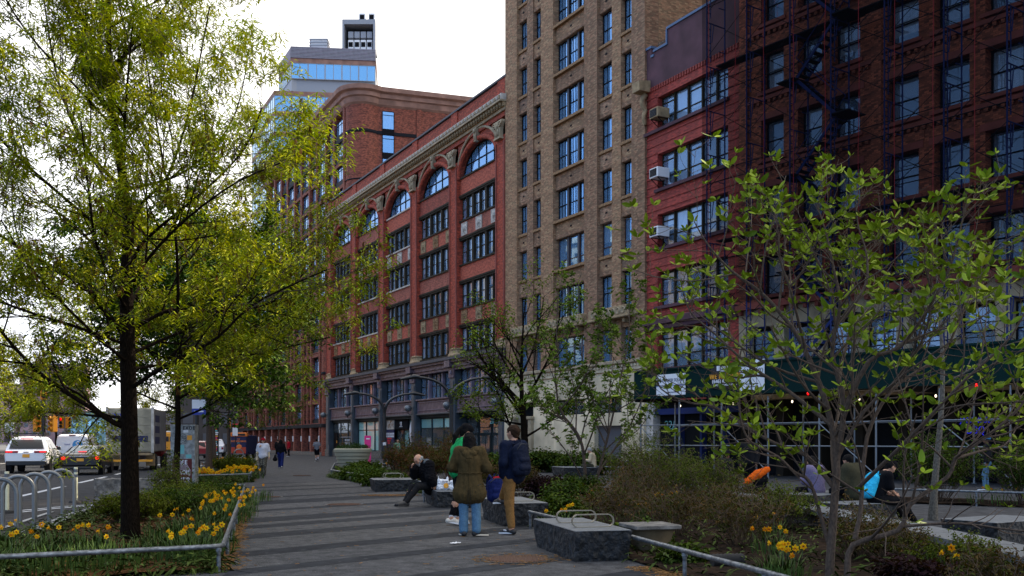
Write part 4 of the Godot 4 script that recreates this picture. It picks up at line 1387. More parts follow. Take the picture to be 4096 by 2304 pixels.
	fin.lathe([Vector2(0.35,0),Vector2(0.3,0.2),Vector2(0.12,0.3),Vector2(0.25,0.7),Vector2(0.2,1.1),Vector2(0.1,1.2),Vector2(0.14,1.4),Vector2(0,1.55)],10)
	add(t,"roof_finial",fin.mesh(),M.stone_white,Vector3(L2 - 12.0,38.9,0.2))
	# glass tower
	glass_tower()
	# plain blocks far down the avenue and across it
	var far_specs := [
		["pink_brick_tower","distant pinkish brick tower rising over the far end of the avenue",-196,425,26,34.0,lin(0.34,0.22,0.24)],
		["pink_brick_tower","wide distant pale brick slab behind the pinkish brick tower",-228,455,22,27.0,lin(0.42,0.30,0.30)],
		["teal_glass_block","low distant teal glass block below the pinkish brick tower",-160,385,22,12.5,lin(0.20,0.36,0.40)],
		["red_brick_block","low distant brick block at the end of the avenue beside the teal glass",-128,350,16,9.5,lin(0.42,0.26,0.22)],
		["grey_brick_block","low distant grey brick block far behind the box truck",-108,330,20,11.0,lin(0.22,0.19,0.20)],
		["grey_shop_block","dark grey shop building closing the street behind the food cart",-42,158,22,9.0,lin(0.10,0.095,0.095)],
	]
	for f in far_specs:
		var hh := thing(f[0],f[1],"building",v(f[2],0,f[3]),deg_to_rad(14.0))
		var mm: StandardMaterial3D = mat("far_%d" % int(f[3]),f[6],0.9)
		tri_map(mm,M.grime,Vector3(0.05,0.05,0.05))
		slab(hh,"wall",Vector3(-f[4]/2.0,0,-12),Vector3(f[4]/2.0,f[5],0),mm)
		slab(hh,"roof",Vector3(-f[4]/2.0 - 0.2,f[5],-12.2),Vector3(f[4]/2.0+0.2,f[5]+0.6,0.2),M.coping)
		var nxw := int(f[4]/3.0)
		var nyw := int(f[5]/3.2)
		var wm := bevelm(Vector3(1.5,1.7,0.1),0.02)
		for i in nxw:
			for j in nyw:
				add(hh,"window",wm,M.frame_grey if f[0] != "teal_glass_block" else M.glass_tower,Vector3((i - (nxw - 1)/2.0)*3.0,1.9+j*3.2,0.03))
	# the row across the avenue, beside the camera's left, that the windows mirror
	var specs := [[-55.5,80.0,23.0,26.0,lin(0.50,0.34,0.20)],[-61.5,103.5,23.0,29.0,lin(0.58,0.52,0.44)],[-68.5,127.0,23.0,26.0,lin(0.46,0.22,0.10)],[-81.0,151.0,23.0,23.0,lin(0.50,0.17,0.06)],[-50.0,56.0,23.0,25.0,lin(0.42,0.30,0.22)]]
	var labels := ["tan loft building across the avenue, mirrored in the windows","pale stone building across the avenue, mirrored in the windows","brick building across the avenue, mirrored in the windows","orange brick building across the avenue beyond the roadside trees","dull tan building across the avenue beside the bike racks"]
	for i in 5:
		var f: Array = specs[i]
		var hh := thing("facing_building",labels[i],"building",v(f[0],0,f[1]),deg_to_rad(90.0+14.0))
		var mm := mat("facing_%d" % i,f[4],0.9)
		tri_map(mm,M.grime,Vector3(0.1,0.1,0.1))
		slab(hh,"wall",Vector3(-f[2]/2.0,0,-12),Vector3(f[2]/2.0,f[3],0),mm)
		slab(hh,"cornice",Vector3(-f[2]/2.0 - 0.3,f[3],-12.3),Vector3(f[2]/2.0+0.3,f[3]+0.7,0.5),M.stone_white)
		for a2 in int(f[2]/3.0):
			for j in int(f[3]/3.5):
				add(hh,"window",bevelm(Vector3(1.5,2.0,0.14),0.02),M.inside,Vector3((a2+0.5)*3.0 - f[2]/2.0,2.2+j*3.5,0.02))
func glass_tower() -> void:
	var D := 165.0
	var o := thing("glass_office_tower","blue glass office tower with pale bands rising behind the brick apartment building","building",v(0,0,D))
	var parts := [[-39.4,-22.75,46.0,59.6,18.0,"lower"],[-36.6,-22.75,59.6,66.9,9.0,"upper"]]
	for e in parts:
		var x0: float = e[0]
		var x1: float = e[1]
		var y0: float = 20.0 if e[5] == "lower" else e[2]
		var y1: float = e[3]
		var sec := Node3D.new()
		sec.name = e[5]+"_section"
		o.add_child(sec)
		sec.position = Vector3(x0,0,0)
		sec.rotation.y = deg_to_rad(6.0)
		var w := x1 - x0
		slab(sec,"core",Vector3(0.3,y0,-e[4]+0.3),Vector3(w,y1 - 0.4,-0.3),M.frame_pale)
		var face := Node3D.new()
		face.name = "side_face"
		sec.add_child(face)
		var fx := Vector3(sin(deg_to_rad(26.0)),0,cos(deg_to_rad(26.0)))
		var fb := Basis(fx,Vector3.UP,fx.cross(Vector3.UP))
		face.basis = sec.basis.inverse()*fb
		face.position = sec.basis.inverse()*(-fx*e[4])
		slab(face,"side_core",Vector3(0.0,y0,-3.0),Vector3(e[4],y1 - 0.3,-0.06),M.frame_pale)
		var fl := y1
		var k := 0
		if e[5] == "upper":
			slab(face,"side_top",Vector3(0,y1 - 1.9,-0.5),Vector3(e[4],y1,0.05),M.store_lavender)
			slab(sec,"top_band",Vector3(-0.1,y1 - 1.9,-e[4]),Vector3(w,y1,0.25),M.store_lavender)
			for q in 8:
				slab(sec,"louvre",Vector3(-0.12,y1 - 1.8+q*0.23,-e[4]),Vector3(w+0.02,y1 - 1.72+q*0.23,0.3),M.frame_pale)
			fl = y1 - 1.9
		while fl - 3.4 > y0 - 1.0:
			slab(sec,"floor_band",Vector3(-0.1,fl - 0.75,-e[4]),Vector3(w+0.1,fl,0.12),M.stone_pink)
			var n := int(w/2.7)
			for i in n:
				var a := lerpf(0,w,float(i)/n)
				var b := lerpf(0,w,float(i+1)/n)
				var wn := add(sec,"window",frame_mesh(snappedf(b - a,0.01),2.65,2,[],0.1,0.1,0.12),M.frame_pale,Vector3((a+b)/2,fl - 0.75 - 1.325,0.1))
				add(wn,"pane",pane_mesh(snappedf(b - a - 0.1,0.01),2.6),M.glass_tower,Vector3(0,0,-0.05),Basis.from_euler(Vector3(deg_to_rad(rnd(-0.4,0.4)),deg_to_rad(rnd(-0.6,0.6)),0)))
			for i in 6:
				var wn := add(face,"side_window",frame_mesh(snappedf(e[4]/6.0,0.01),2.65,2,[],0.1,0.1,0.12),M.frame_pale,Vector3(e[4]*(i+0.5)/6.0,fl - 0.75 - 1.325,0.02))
				add(wn,"pane",pane_mesh(snappedf(e[4]/6.0 - 0.1,0.01),2.6),M.glass_tower,Vector3(0,0,-0.05))
			slab(face,"side_band",Vector3(0,fl - 0.75,-0.3),Vector3(e[4],fl,0.04),M.stone_pink)
			fl -= 3.4
			k += 1
	# rooftop plant
	var mech := Node3D.new()
	mech.name = "rooftop_plant"
	o.add_child(mech)
	mech.position = Vector3(-28.5,66.9,-2.0)
	for e in [[0.0,0.35,0,5.4],[5.2,5.55,0,5.4]]:
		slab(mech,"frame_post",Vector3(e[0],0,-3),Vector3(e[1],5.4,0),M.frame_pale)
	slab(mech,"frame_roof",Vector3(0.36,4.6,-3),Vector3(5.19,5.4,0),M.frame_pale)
	slab(mech,"screen",Vector3(0.36,0,-3),Vector3(5.19,4.6,-2.6),M.frame_black)
	for i in 4:
		slab(mech,"cooling_unit",Vector3(0.9+i*1.05,0.2,-2),Vector3(1.8+i*1.05,2.2,-0.6),M.white_paint,0.05)
		slab(mech,"fan_grille",Vector3(1.0+i*1.05,1.0,-0.6),Vector3(1.7+i*1.05,1.8,-0.55),M.frame_black)
		slab(mech,"duct",Vector3(0.9+i*1.05,2.5,-2),Vector3(1.8+i*1.05,3.6,-0.6),M.frame_pale,0.05)
	for i in 2:
		slab(mech,"roof_fan",Vector3(2.7+i*1.6,5.4,-2),Vector3(4.0+i*1.6 - 0.2,6.8,-0.8),M.white_paint,0.05)
		slab(mech,"fan_grille",Vector3(2.85+i*1.6,5.7,-0.8),Vector3(3.6+i*1.6,6.5,-0.75),M.frame_black)
	slab(mech,"vent_cap",Vector3(-5.3,0.0,-2),Vector3(-2.5,2.2,0),M.white_paint,0.05)
	for i in 3:
		slab(mech,"vent_slat",Vector3(-5.5,0.9+i*0.5,-2.1),Vector3(-2.4,1.15+i*0.5,0.1),M.frame_pale)
# ================================================================ ground, road, plaza
const ROAD := Vector2(-0.2425, 0.9702)   # direction of the avenue (x, depth)
const ROAD_N := Vector2(0.9702, 0.2425)  # to its right
const ROAD_Y := -0.10
func on_road(along: float,across: float) -> Vector2:
	# measured from a point on the kerb of the near planter
	return Vector2(-8.14,15.8)+ROAD*along+ROAD_N*across
func flat_poly(pts: Array,y0: float,y1: float) -> ArrayMesh:
	var b := MB.new()
	var poly := PackedVector2Array()
	for q in pts:
		poly.append(Vector2(q.x,q.y))
	var idx := Geometry2D.triangulate_polygon(poly)
	for i in range(0,idx.size(),3):
		b.tri(v(poly[idx[i]].x,y1,poly[idx[i]].y),v(poly[idx[i+1]].x,y1,poly[idx[i+1]].y),v(poly[idx[i+2]].x,y1,poly[idx[i+2]].y),Vector3.UP,Vector3.UP,Vector3.UP)
	if y0 < y1:
		var c := Vector2.ZERO
		for q in poly:
			c += q/poly.size()
		for i in poly.size():
			var a := poly[i]
			var d := poly[(i+1) % poly.size()]
			var m := (a+d)/2 - c
			b.quad(v(a.x,y0,a.y),v(d.x,y0,d.y),v(d.x,y1,d.y),v(a.x,y1,a.y),Vector3(m.x,0,-m.y))
	return b.mesh()
func clip_poly(a: Array,b: Array) -> Array:
	var r := Geometry2D.intersect_polygons(PackedVector2Array(a),PackedVector2Array(b))
	return r
func build_ground() -> void:
	structure("ground",flat_poly([Vector2(-900,-200),Vector2(900,-200),Vector2(900,1600),Vector2(-900,1600)],0,ROAD_Y - 0.02),M.ground_far)
	structure("road",flat_poly([on_road(-60,0.4),on_road(400,0.4),on_road(400,-26),on_road(-60,-26)],0,ROAD_Y - 0.012),M.asphalt)
	var plaza_pts := [on_road(-60,0.35),on_road(-60,120),on_road(200,120),on_road(200,0.35)]
	structure("plaza_pavement",flat_poly(plaza_pts,ROAD_Y - 0.02,-0.012),M.plaza)
	structure("far_pavement",flat_poly([on_road(-60,-26),on_road(400,-26),on_road(400,-40),on_road(-60,-40)],ROAD_Y - 0.02,0.0),M.plaza)
	# parking-lane asphalt where the racks stand, a sheet above the road
	structure("bike_lane",flat_poly([on_road(-40,0.33),on_road(17,0.33),on_road(13,-2.2),on_road(6,-3.2),on_road(-40,-3.6)],0,ROAD_Y - 0.008),M.asphalt_lot)
	# kerb stones along the avenue
	for i in 46:
		var a := on_road(-12+i*2.4,0.25)
		var b := on_road(-12+i*2.4+2.37,0.25)
		var k := MB.new()
		k.bar(v(a.x,0,a.y),v(b.x,0,b.y),0.2,0.26)
		add(kerb_parent(),"kerb_stone",k.mesh(),M.kerb,Vector3(0,-0.125,0))
	# lane and edge markings
	var lines := [[15,22,-3.0,0.1],[25,32,-3.0,0.1],[35,42,-3.0,0.1],[45,52,-3.0,0.1],[55,62,-3.0,0.1],[28,35,-7.0,0.1],[38,45,-7.0,0.1],[48,55,-7.0,0.1],[18,25,-7.0,0.1],[58,65,-7.0,0.1],[-5,80,-14.5,0.12]]
	var road_paint := thing("lane_markings","worn white lane lines painted along the avenue","road markings")
	for l in lines:
		add(road_paint,"painted_line",flat_poly([on_road(l[0],l[2] - l[3]),on_road(l[1],l[2] - l[3]),on_road(l[1],l[2]+l[3]),on_road(l[0],l[2]+l[3])],0,ROAD_Y - 0.004),M.white_line)
	for l in [[Vector2(-14.0,21.0),Vector2(-11.75,23.6),Vector2(-11.4,25.0),Vector2(-10.6,26.7)],[Vector2(-14.6,20.0),Vector2(-11.5,22.9),Vector2(-11.2,24.4),Vector2(-10.6,26.2)]]:
		for i in 3:
			var a: Vector2 = l[i]
			var b: Vector2 = l[i+1]
			var n := (b - a).orthogonal().normalized()*0.06
			add(road_paint,"painted_line",flat_poly([a - n,b - n,b+n,a+n],0,ROAD_Y - 0.0035 - 0.001*i),M.white_line)
	# ---- banded paving between the planters
	var bands := [[2.6,3.1],[4.6,5.2],[6.6,7.1],[8.32,8.7],[10.18,10.6],[11.71,12.25],[13.77,14.48],[15.36,15.98],[16.43,17.46],[18.95,19.49],[20.95,22.27],[23.43,23.88],[26.43,26.99],[28.45,29.0],[31.0,31.8]]
	var d := Vector2(cos(deg_to_rad(47.0)),sin(deg_to_rad(47.0)))
	var n2 := Vector2(-d.y,d.x)
	var region := [Vector2(-3.05,9.4),Vector2(2.7,8.2),Vector2(1.55,13.2),Vector2(0.6,17.0),Vector2(-0.4,20.0),Vector2(-1.6,25.0),Vector2(-3.4,31.5),Vector2(-5.6,38.5),Vector2(-9.0,36.8),Vector2(-9.6,33.6),Vector2(-7.55,28.6),Vector2(-3.38,11.9)]
	var edges: Array = [1.0]
	for b in bands:
		edges.append(b[0])
		edges.append(b[1])
	edges.append(34.0)
	var par := Node3D.new()
	par.name = "plaza_paving"
	par.set_meta("kind","structure")
	add_child(par)
	for i in edges.size() - 1:
		var dark := i % 2 == 1
		var s0: float = edges[i]
		var s1: float = edges[i+1]
		if s1 - s0 < 0.02:
			continue
		var len := 2.6 if not dark else 1.9
		var t := -6.0+rnd(0,1.2)
		while t < 40.0:
			var g := 0.008
			var q := [d*(t+g)+n2*(s0+g),d*(t+len - g)+n2*(s0+g),d*(t+len - g)+n2*(s1 - g),d*(t+g)+n2*(s1 - g)]
			for r in clip_poly(q,region):
				if r.size() >= 3:
					var mk := "paver_dark" if dark else "paver_light"
					if rng.randf() < 0.35:
						mk += "_b"
					var pts: Array = []
					for z in r:
						pts.append(z)
					add(par,"paving_slab",flat_poly(pts,-0.01,rnd(0.0,0.002)),M[mk])
			t += len
var _kerb: Node3D
func kerb_parent() -> Node3D:
	if _kerb == null:
		_kerb = Node3D.new()
		_kerb.name = "kerb"
		_kerb.set_meta("kind","structure")
		add_child(_kerb)
	return _kerb
# ================================================================ vehicles
# stations: [z, y_low, y_belt, y_roof, half_low, half_belt, half_roof]; z grows towards the front
func loft_body(st: Array) -> ArrayMesh:
	var b := MB.new()
	var rings: Array = []
	for s in st:
		var z: float = s[0]
		var ring := PackedVector3Array()
		var lo: float = s[1]
		var be: float = s[2]
		var ro: float = s[3]
		var pts := [Vector2(0,lo),Vector2(s[4]*0.9,lo),Vector2(s[4],lo+0.08),Vector2(s[5],lerpf(lo,be,0.45)),Vector2(s[5]*1.0,lerpf(lo,be,0.75)),Vector2(s[5]*0.965,be),Vector2(lerpf(s[5],s[6],0.5),lerpf(be,ro,0.5)),Vector2(s[6],ro - 0.07*clampf((ro - be)*3.0,0.1,1.0)),Vector2(s[6]*0.85,ro - 0.012),Vector2(0,ro)]
		for p in pts:
			ring.append(Vector3(p.x,p.y,-z))
		for i in range(pts.size() - 2,0,-1):
			ring.append(Vector3(-pts[i].x,pts[i].y,-z))
		rings.append(ring)
	var m: int = rings[0].size()
	var nor: Array = []
	for i in rings.size():
		var nr := PackedVector3Array()
		for k in m:
			var t: Vector3 = rings[mini(i+1,rings.size() - 1)][k] - rings[maxi(i - 1,0)][k]
			var a: Vector3 = rings[i][(k+1) % m] - rings[i][(k - 1+m) % m]
			var nn := a.cross(t).normalized()
			var c := Vector3(0,(st[i][1]+st[i][3])/2,rings[i][k].z)
			if nn.dot(rings[i][k] - c) < 0:
				nn = -nn
			nr.append(nn)
		nor.append(nr)
	for i in rings.size() - 1:
		for k in m:
			var k2 := (k+1) % m
			b.squad(rings[i][k],rings[i][k2],rings[i+1][k2],rings[i+1][k],nor[i][k],nor[i][k2],nor[i+1][k2],nor[i+1][k])
	for e in [0,rings.size() - 1]:
		var out := Vector3(0,0,1 if e == 0 else -1)
		var c := Vector3(0,(st[e][1]+st[e][2])/2,rings[e][0].z)
		for k in m:
			b.tri(c,rings[e][k],rings[e][(k+1) % m],out,out,out)
	return b.mesh()
func wheel(p: Node,at: Vector3,r: float,w: float,side: float) -> void:
	var t := Transform3D(Basis(Vector3.BACK,-PI/2*side),Vector3.ZERO)
	var key := "wheel%.2f%.2f%.0f" % [r,w,side]
	if not cache.has(key):
		var b := MB.new()
		b.lathe([Vector2(r*0.62,-w/2),Vector2(r*0.95,-w/2),Vector2(r,-w/2+0.03),Vector2(r,w/2 - 0.03),Vector2(r*0.95,w/2),Vector2(r*0.62,w/2),Vector2(r*0.6,w/2 - 0.05)],24,t)
		cache[key] = b.mesh()
		b = MB.new()
		b.lathe([Vector2(r*0.62,w/2 - 0.01),Vector2(r*0.55,w/2 - 0.02),Vector2(r*0.52,w/2 - 0.09),Vector2(0.0,w/2 - 0.1)],20,t)
		for i in 5:
			var a := TAU*i/5
			b.bar(t*Vector3(0,w/2 - 0.03,0),t*(Vector3(cos(a),0,sin(a))*r*0.56+Vector3(0,w/2 - 0.03,0)),0.07,0.05,t.basis*Vector3.UP)
		cache[key+"r"] = b.mesh()
	var o := add(p,"wheel",cache[key],M.rubber,at)
	add(o,"rim",cache[key+"r"],M.steel_brushed if r < 0.36 else M.black_metal)
func car_panel(p: Node,called: String,pts: Array,m: Material,out: Vector3) -> MeshInstance3D:
	var b := MB.new()
	if pts.size() == 4:
		b.quad(pts[0],pts[1],pts[2],pts[3],out)
	else:
		for i in range(1,pts.size() - 1):
			b.tri(pts[0],pts[i],pts[i+1],out,out,out)
	return add(p,called,b.mesh(),m)
func paint(key: String,c: Color,metal := 0.0) -> StandardMaterial3D:
	var m := mat(key,c,0.35,metal)
	m.clearcoat_enabled = true
	m.clearcoat = 0.35
	m.clearcoat_roughness = 0.05
	return m
func make_suv(at: Vector2,turn: float,label: String) -> Node3D:
	var o := thing("sport_utility_vehicle",label,"car",v(at.x,ROAD_Y - 0.012,at.y),turn)
	o.scale = Vector3.ONE*1.05
	var body := paint("paint_white",lin(0.72,0.74,0.78))
	# z = 0 at the rear bumper, 5.2 at the nose
	var st := [[0.0,0.55,0.98,1.0,0.86,0.9,0.86],[0.06,0.45,1.02,1.08,0.92,0.95,0.9],[0.2,0.42,1.12,1.2,0.95,0.98,0.88],[0.42,0.4,1.16,1.7,0.95,0.98,0.74],[0.8,0.38,1.16,1.8,0.95,0.98,0.72],[2.0,0.36,1.14,1.82,0.95,0.98,0.72],[2.9,0.36,1.12,1.74,0.95,0.98,0.7],[3.7,0.36,1.1,1.16,0.95,0.98,0.78],[4.6,0.38,1.02,1.08,0.94,0.96,0.8],[5.05,0.45,0.85,0.9,0.85,0.88,0.75]]
	add(o,"body",loft_body(st),body)
	car_panel(o,"rear_window",[Vector3(-0.78,1.2,-0.14),Vector3(0.78,1.2,-0.14),Vector3(0.66,1.66,-0.34),Vector3(-0.66,1.66,-0.34)],M.glass_car_dark,Vector3.BACK)
	slab(o,"brake_light",Vector3(-0.28,1.7,-0.36),Vector3(0.28,1.73,-0.3),M.tail_lit)
	for s in [-1.0,1.0]:
		slab(o,"tail_light",Vector3(s*0.36,1.0,-0.06),Vector3(s*0.94,1.1,0.015),M.tail_red,0.01)
		slab(o,"tail_light_glow",Vector3(s*0.6,1.03,0.012),Vector3(s*0.9,1.07,0.024),M.tail_lit)
		car_panel(o,"side_window",[Vector3(s*0.975,1.2,-0.6),Vector3(s*0.77,1.66,-0.75),Vector3(s*0.77,1.68,-1.5),Vector3(s*0.965,1.2,-1.5)],M.glass_car_dark,Vector3(s,0.3,0))
		car_panel(o,"side_window",[Vector3(s*0.975,1.2,-1.58),Vector3(s*0.77,1.68,-1.58),Vector3(s*0.765,1.66,-2.6),Vector3(s*0.96,1.2,-3.1)],M.glass_car_dark,Vector3(s,0.3,0))
		slab(o,"mirror",Vector3(s*0.98,1.12,-3.1),Vector3(s*1.16,1.3,-2.95),M.black_metal,0.03)
		slab(o,"roof_rail",Vector3(s*0.66,1.84,-2.6),Vector3(s*0.7,1.88,-0.7),M.black_metal)
		slab(o,"door_handle",Vector3(s*0.98,1.0,-1.9),Vector3(s*1.0,1.04,-1.65),M.chrome)
		for z in [-0.95,-4.0]:
			wheel(o,Vector3(s*0.85,0.38,z),0.38,0.26,s)
			var arch := MB.new()
			arch.lathe([Vector2(0.47,0.0),Vector2(0.45,0.02),Vector2(0.0,0.02)],20,Transform3D(Basis(Vector3.BACK,-PI/2*s),Vector3(s*0.975,0.42,z)))
			add(o,"wheel_arch",arch.mesh(),M.black_metal)
	slab(o,"rear_bumper",Vector3(-0.9,0.38,-0.3),Vector3(0.9,0.62,0.03),M.black_metal,0.04)
	slab(o,"number_plate",Vector3(-0.16,0.78,-0.02),Vector3(0.16,0.94,0.02),M.yellow_paint)
	slab(o,"badge",Vector3(-0.12,1.03,-0.02),Vector3(0.12,1.06,0.012),M.black_metal)
	var rk := MB.new()
	for s in [-0.7,0.7]:
		rk.bar(Vector3(s,1.95,-0.7),Vector3(s,1.95,-2.2),0.04,0.12)
	for i in 4:
		rk.bar(Vector3(-0.72,1.95,-0.7 - i*0.5),Vector3(0.72,1.95,-0.7 - i*0.5),0.05,0.05)
	add(o,"roof_rack",rk.mesh(),M.black_metal)
	return o
func make_sedan(at: Vector2,turn: float,label: String) -> Node3D:
	var o := thing("sedan_car",label,"car",v(at.x,ROAD_Y - 0.012,at.y),turn)
	var body := paint("paint_dark",lin(0.012,0.011,0.011),0.1)
	var st := [[0.0,0.5,0.88,0.92,0.82,0.84,0.8],[0.08,0.35,0.96,1.02,0.88,0.92,0.82],[0.25,0.3,1.0,1.06,0.9,0.93,0.72],[0.6,0.28,1.0,1.08,0.9,0.93,0.7],[1.2,0.26,0.98,1.34,0.9,0.93,0.6],[1.8,0.25,0.97,1.44,0.9,0.92,0.58],[2.6,0.25,0.96,1.43,0.9,0.92,0.58],[3.4,0.26,0.94,1.04,0.9,0.92,0.7],[4.3,0.28,0.84,0.9,0.88,0.9,0.72],[4.8,0.36,0.66,0.72,0.72,0.76,0.6]]
	add(o,"body",loft_body(st),body)
	car_panel(o,"rear_window",[Vector3(-0.66,1.1,-0.58),Vector3(0.66,1.1,-0.58),Vector3(0.52,1.4,-1.3),Vector3(-0.52,1.4,-1.3)],M.glass_car,Vector3(0,0.6,0.8))
	slab(o,"brake_light",Vector3(-0.18,1.13,-0.66),Vector3(0.18,1.16,-0.6),M.tail_lit)
	for s in [-1.0,1.0]:
		slab(o,"tail_light",Vector3(s*0.42,0.76,-0.12),Vector3(s*0.9,0.9,0.005),M.tail_red,0.02)
		var lb := MB.new()
		lb.lathe([Vector2(0.09,0),Vector2(0.09,0.03),Vector2(0,0.035)],14,Transform3D(Basis(Vector3.RIGHT,PI/2),Vector3.ZERO))
		add(o,"tail_lamp",lb.mesh(),M.tail_lit,Vector3(s*0.76,0.83,0.0))
		car_panel(o,"side_window",[Vector3(s*0.905,1.02,-1.0),Vector3(s*0.66,1.34,-1.3),Vector3(s*0.64,1.39,-1.9),Vector3(s*0.895,1.0,-1.95)],M.glass_car_dark,Vector3(s,0.5,0))
		car_panel(o,"side_window",[Vector3(s*0.9,1.0,-2.02),Vector3(s*0.64,1.39,-2.0),Vector3(s*0.66,1.34,-2.65),Vector3(s*0.9,0.98,-3.2)],M.glass_car_dark,Vector3(s,0.5,0))
		slab(o,"mirror",Vector3(s*0.92,0.98,-3.1),Vector3(s*1.08,1.12,-2.95),body,0.03)
		for z in [-0.95,-3.8]:
			wheel(o,Vector3(s*0.82,0.34,z),0.34,0.23,s)
			var arch := MB.new()
			arch.lathe([Vector2(0.4,0.0),Vector2(0.38,0.02),Vector2(0.0,0.02)],20,Transform3D(Basis(Vector3.BACK,-PI/2*s),Vector3(s*0.925,0.36,z)))
			add(o,"wheel_arch",arch.mesh(),M.black_metal)
	slab(o,"chrome_strip",Vector3(-0.5,0.9,-0.06),Vector3(0.5,0.92,0.01),M.chrome)
	slab(o,"number_plate",Vector3(-0.16,0.68,-0.06),Vector3(0.16,0.82,0.012),M.yellow_paint)
	slab(o,"rear_bumper",Vector3(-0.84,0.28,-0.2),Vector3(0.84,0.42,0.03),M.black_metal,0.04)
	var em := MB.new()
	em.lathe([Vector2(0.05,0.0),Vector2(0.065,0.012),Vector2(0.075,0.0)],14,Transform3D(Basis(Vector3.RIGHT,PI/2),Vector3.ZERO))
	add(o,"badge",em.mesh(),M.chrome,Vector3(0,0.97,0.0))
	return o
func make_van(at: Vector2,turn: float) -> void:
	var o := thing("delivery_van","white delivery van with round blue logo on its back door","van",v(at.x,ROAD_Y - 0.012,at.y),turn)
	var body: Material = M.paint_white
	var st := [[0.0,0.5,1.2,1.95,0.93,0.98,0.85],[0.05,0.42,1.22,2.05,0.97,1.0,0.87],[0.5,0.4,1.22,2.1,0.97,1.0,0.87],[3.2,0.4,1.2,2.1,0.97,1.0,0.86],[3.9,0.4,1.18,1.7,0.97,1.0,0.84],[4.5,0.4,1.12,1.24,0.96,0.99,0.85],[5.3,0.45,0.85,0.95,0.85,0.88,0.75]]
	add(o,"body",loft_body(st),body)
	var lg := MB.new()
	lg.lathe([Vector2(0.3,0),Vector2(0.3,0.012),Vector2(0,0.014)],24,Transform3D(Basis(Vector3.RIGHT,PI/2),Vector3.ZERO))
	add(o,"logo_disc",lg.mesh(),mat("logo_blue",lin(0.04,0.25,0.55),0.5),Vector3(0.3,1.42,0.005))
	lg = MB.new()
	lg.tube([Vector3(0.12,0.16,0),Vector3(0.02,0.2,0),Vector3(-0.08,0.12,0),Vector3(0.0,0.0,0),Vector3(0.08,-0.12,0),Vector3(-0.02,-0.2,0),Vector3(-0.14,-0.18,0)],[0.03,0.04,0.045,0.045,0.045,0.04,0.03],6)
	add(o,"logo_mark",lg.mesh(),M.print_white,Vector3(0.3,1.42,0.015))
	letters(o,"lettering","heart",0.1,M.print_blue,Vector3(-0.3,1.45,0.01))
	for s in [-1.0,1.0]:
		car_panel(o,"side_window",[Vector3(s*1.0,1.3,-3.0),Vector3(s*0.9,1.85,-3.05),Vector3(s*0.89,1.7,-3.75),Vector3(s*1.0,1.25,-4.1)],M.glass_car_dark,Vector3(s,0.2,0))
		slab(o,"tail_light",Vector3(s*0.84,1.0,-0.05),Vector3(s*0.95,1.35,0.02),M.tail_red,0.01)
		for z in [-0.9,-4.3]:
			wheel(o,Vector3(s*0.86,0.35,z),0.35,0.24,s)
	slab(o,"brake_light",Vector3(-0.2,2.02,-0.04),Vector3(0.2,2.06,0.03),M.tail_red)
	var rk := MB.new()
	for i in 3:
		rk.bar(Vector3(-0.85,2.18,-0.5 - i*1.1),Vector3(0.85,2.18,-0.5 - i*1.1),0.06,0.04)
	for s in [-0.6,0.6]:
		rk.bar(Vector3(s,2.2,-0.3),Vector3(s,2.2,-3.0),0.05,0.05)
	add(o,"roof_rack",rk.mesh(),M.black_metal)
func make_truck(at: Vector2,turn: float) -> void:
	var o := thing("box_truck","beige box truck with worn navy lettering on its back door","truck",v(at.x,ROAD_Y - 0.012,at.y),turn)
	var beige := tri_map(mat("truck_beige",lin(0.40,0.355,0.25),0.6),M.grime,Vector3(0.4,0.4,0.4))
	var side_m := tri_map(mat("truck_side",lin(0.26,0.26,0.27),0.6),M.grime,Vector3(0.4,0.4,0.4))
	slab(o,"cargo_box",Vector3(-1.24,1.05,-7.2),Vector3(1.24,3.5,0),beige,0.03)
	slab(o,"side_skin",Vector3(1.24,1.1,-7.1),Vector3(1.255,3.45,-0.12),side_m)
	slab(o,"door_frame",Vector3(-1.26,1.0,-0.1),Vector3(-1.12,3.55,0.04),M.stone_white,0.01)
	slab(o,"door_frame",Vector3(1.12,1.0,-0.1),Vector3(1.27,3.55,0.04),M.stone_white,0.01)
	for i in 5:
		slab(o,"door_slat",Vector3(-1.11,1.15+i*0.46,0.0),Vector3(1.11,1.15+i*0.46+0.445,0.02),beige,0.008)
	letters(o,"lettering","TRI",0.42,M.print_blue,Vector3(-0.45,2.95,0.025),Basis.IDENTITY,true,true)
	letters(o,"lettering","WA",0.42,M.print_blue,Vector3(-0.55,2.42,0.025),Basis.IDENTITY,true,true)
	slab(o,"print_block",Vector3(-0.95,1.62,0.02),Vector3(0.95,1.95,0.026),M.print_navy)
	for i in 3:
		slab(o,"side_print",Vector3(1.255,1.5+i*0.62,-3.2),Vector3(1.26,1.9+i*0.62,-0.8),M.print_navy)
	slab(o,"marker_light",Vector3(-1.24,2.0,0.04),Vector3(-1.16,2.14,0.06),M.tail_red)
	slab(o,"chassis",Vector3(-0.5,0.62,-9.2),Vector3(0.5,1.04,-0.1),M.black_metal)
	slab(o,"bumper_bar",Vector3(-1.2,0.5,-0.2),Vector3(1.2,0.62,0.02),M.yellow_paint,0.01)
	slab(o,"tail_shelf",Vector3(-1.2,0.86,-0.3),Vector3(1.2,1.0,0.0),M.stone_tan,0.01)
	for s in [-1.0,1.0]:
		for z in [-1.9,-7.9]:
			wheel(o,Vector3(s*1.05,0.46,z),0.46,0.36,s)
		slab(o,"mud_flap",Vector3(s*0.7,0.25,-1.3),Vector3(s*1.2,0.95,-1.27),M.stone_tan)
	slab(o,"cab",Vector3(-1.1,0.7,-9.2),Vector3(1.1,2.6,-7.3),mat("cab_red",lin(0.22,0.012,0.014),0.4),0.15)
	slab(o,"cab_window",Vector3(1.1,1.7,-8.8),Vector3(1.115,2.35,-7.9),M.glass_car_dark)
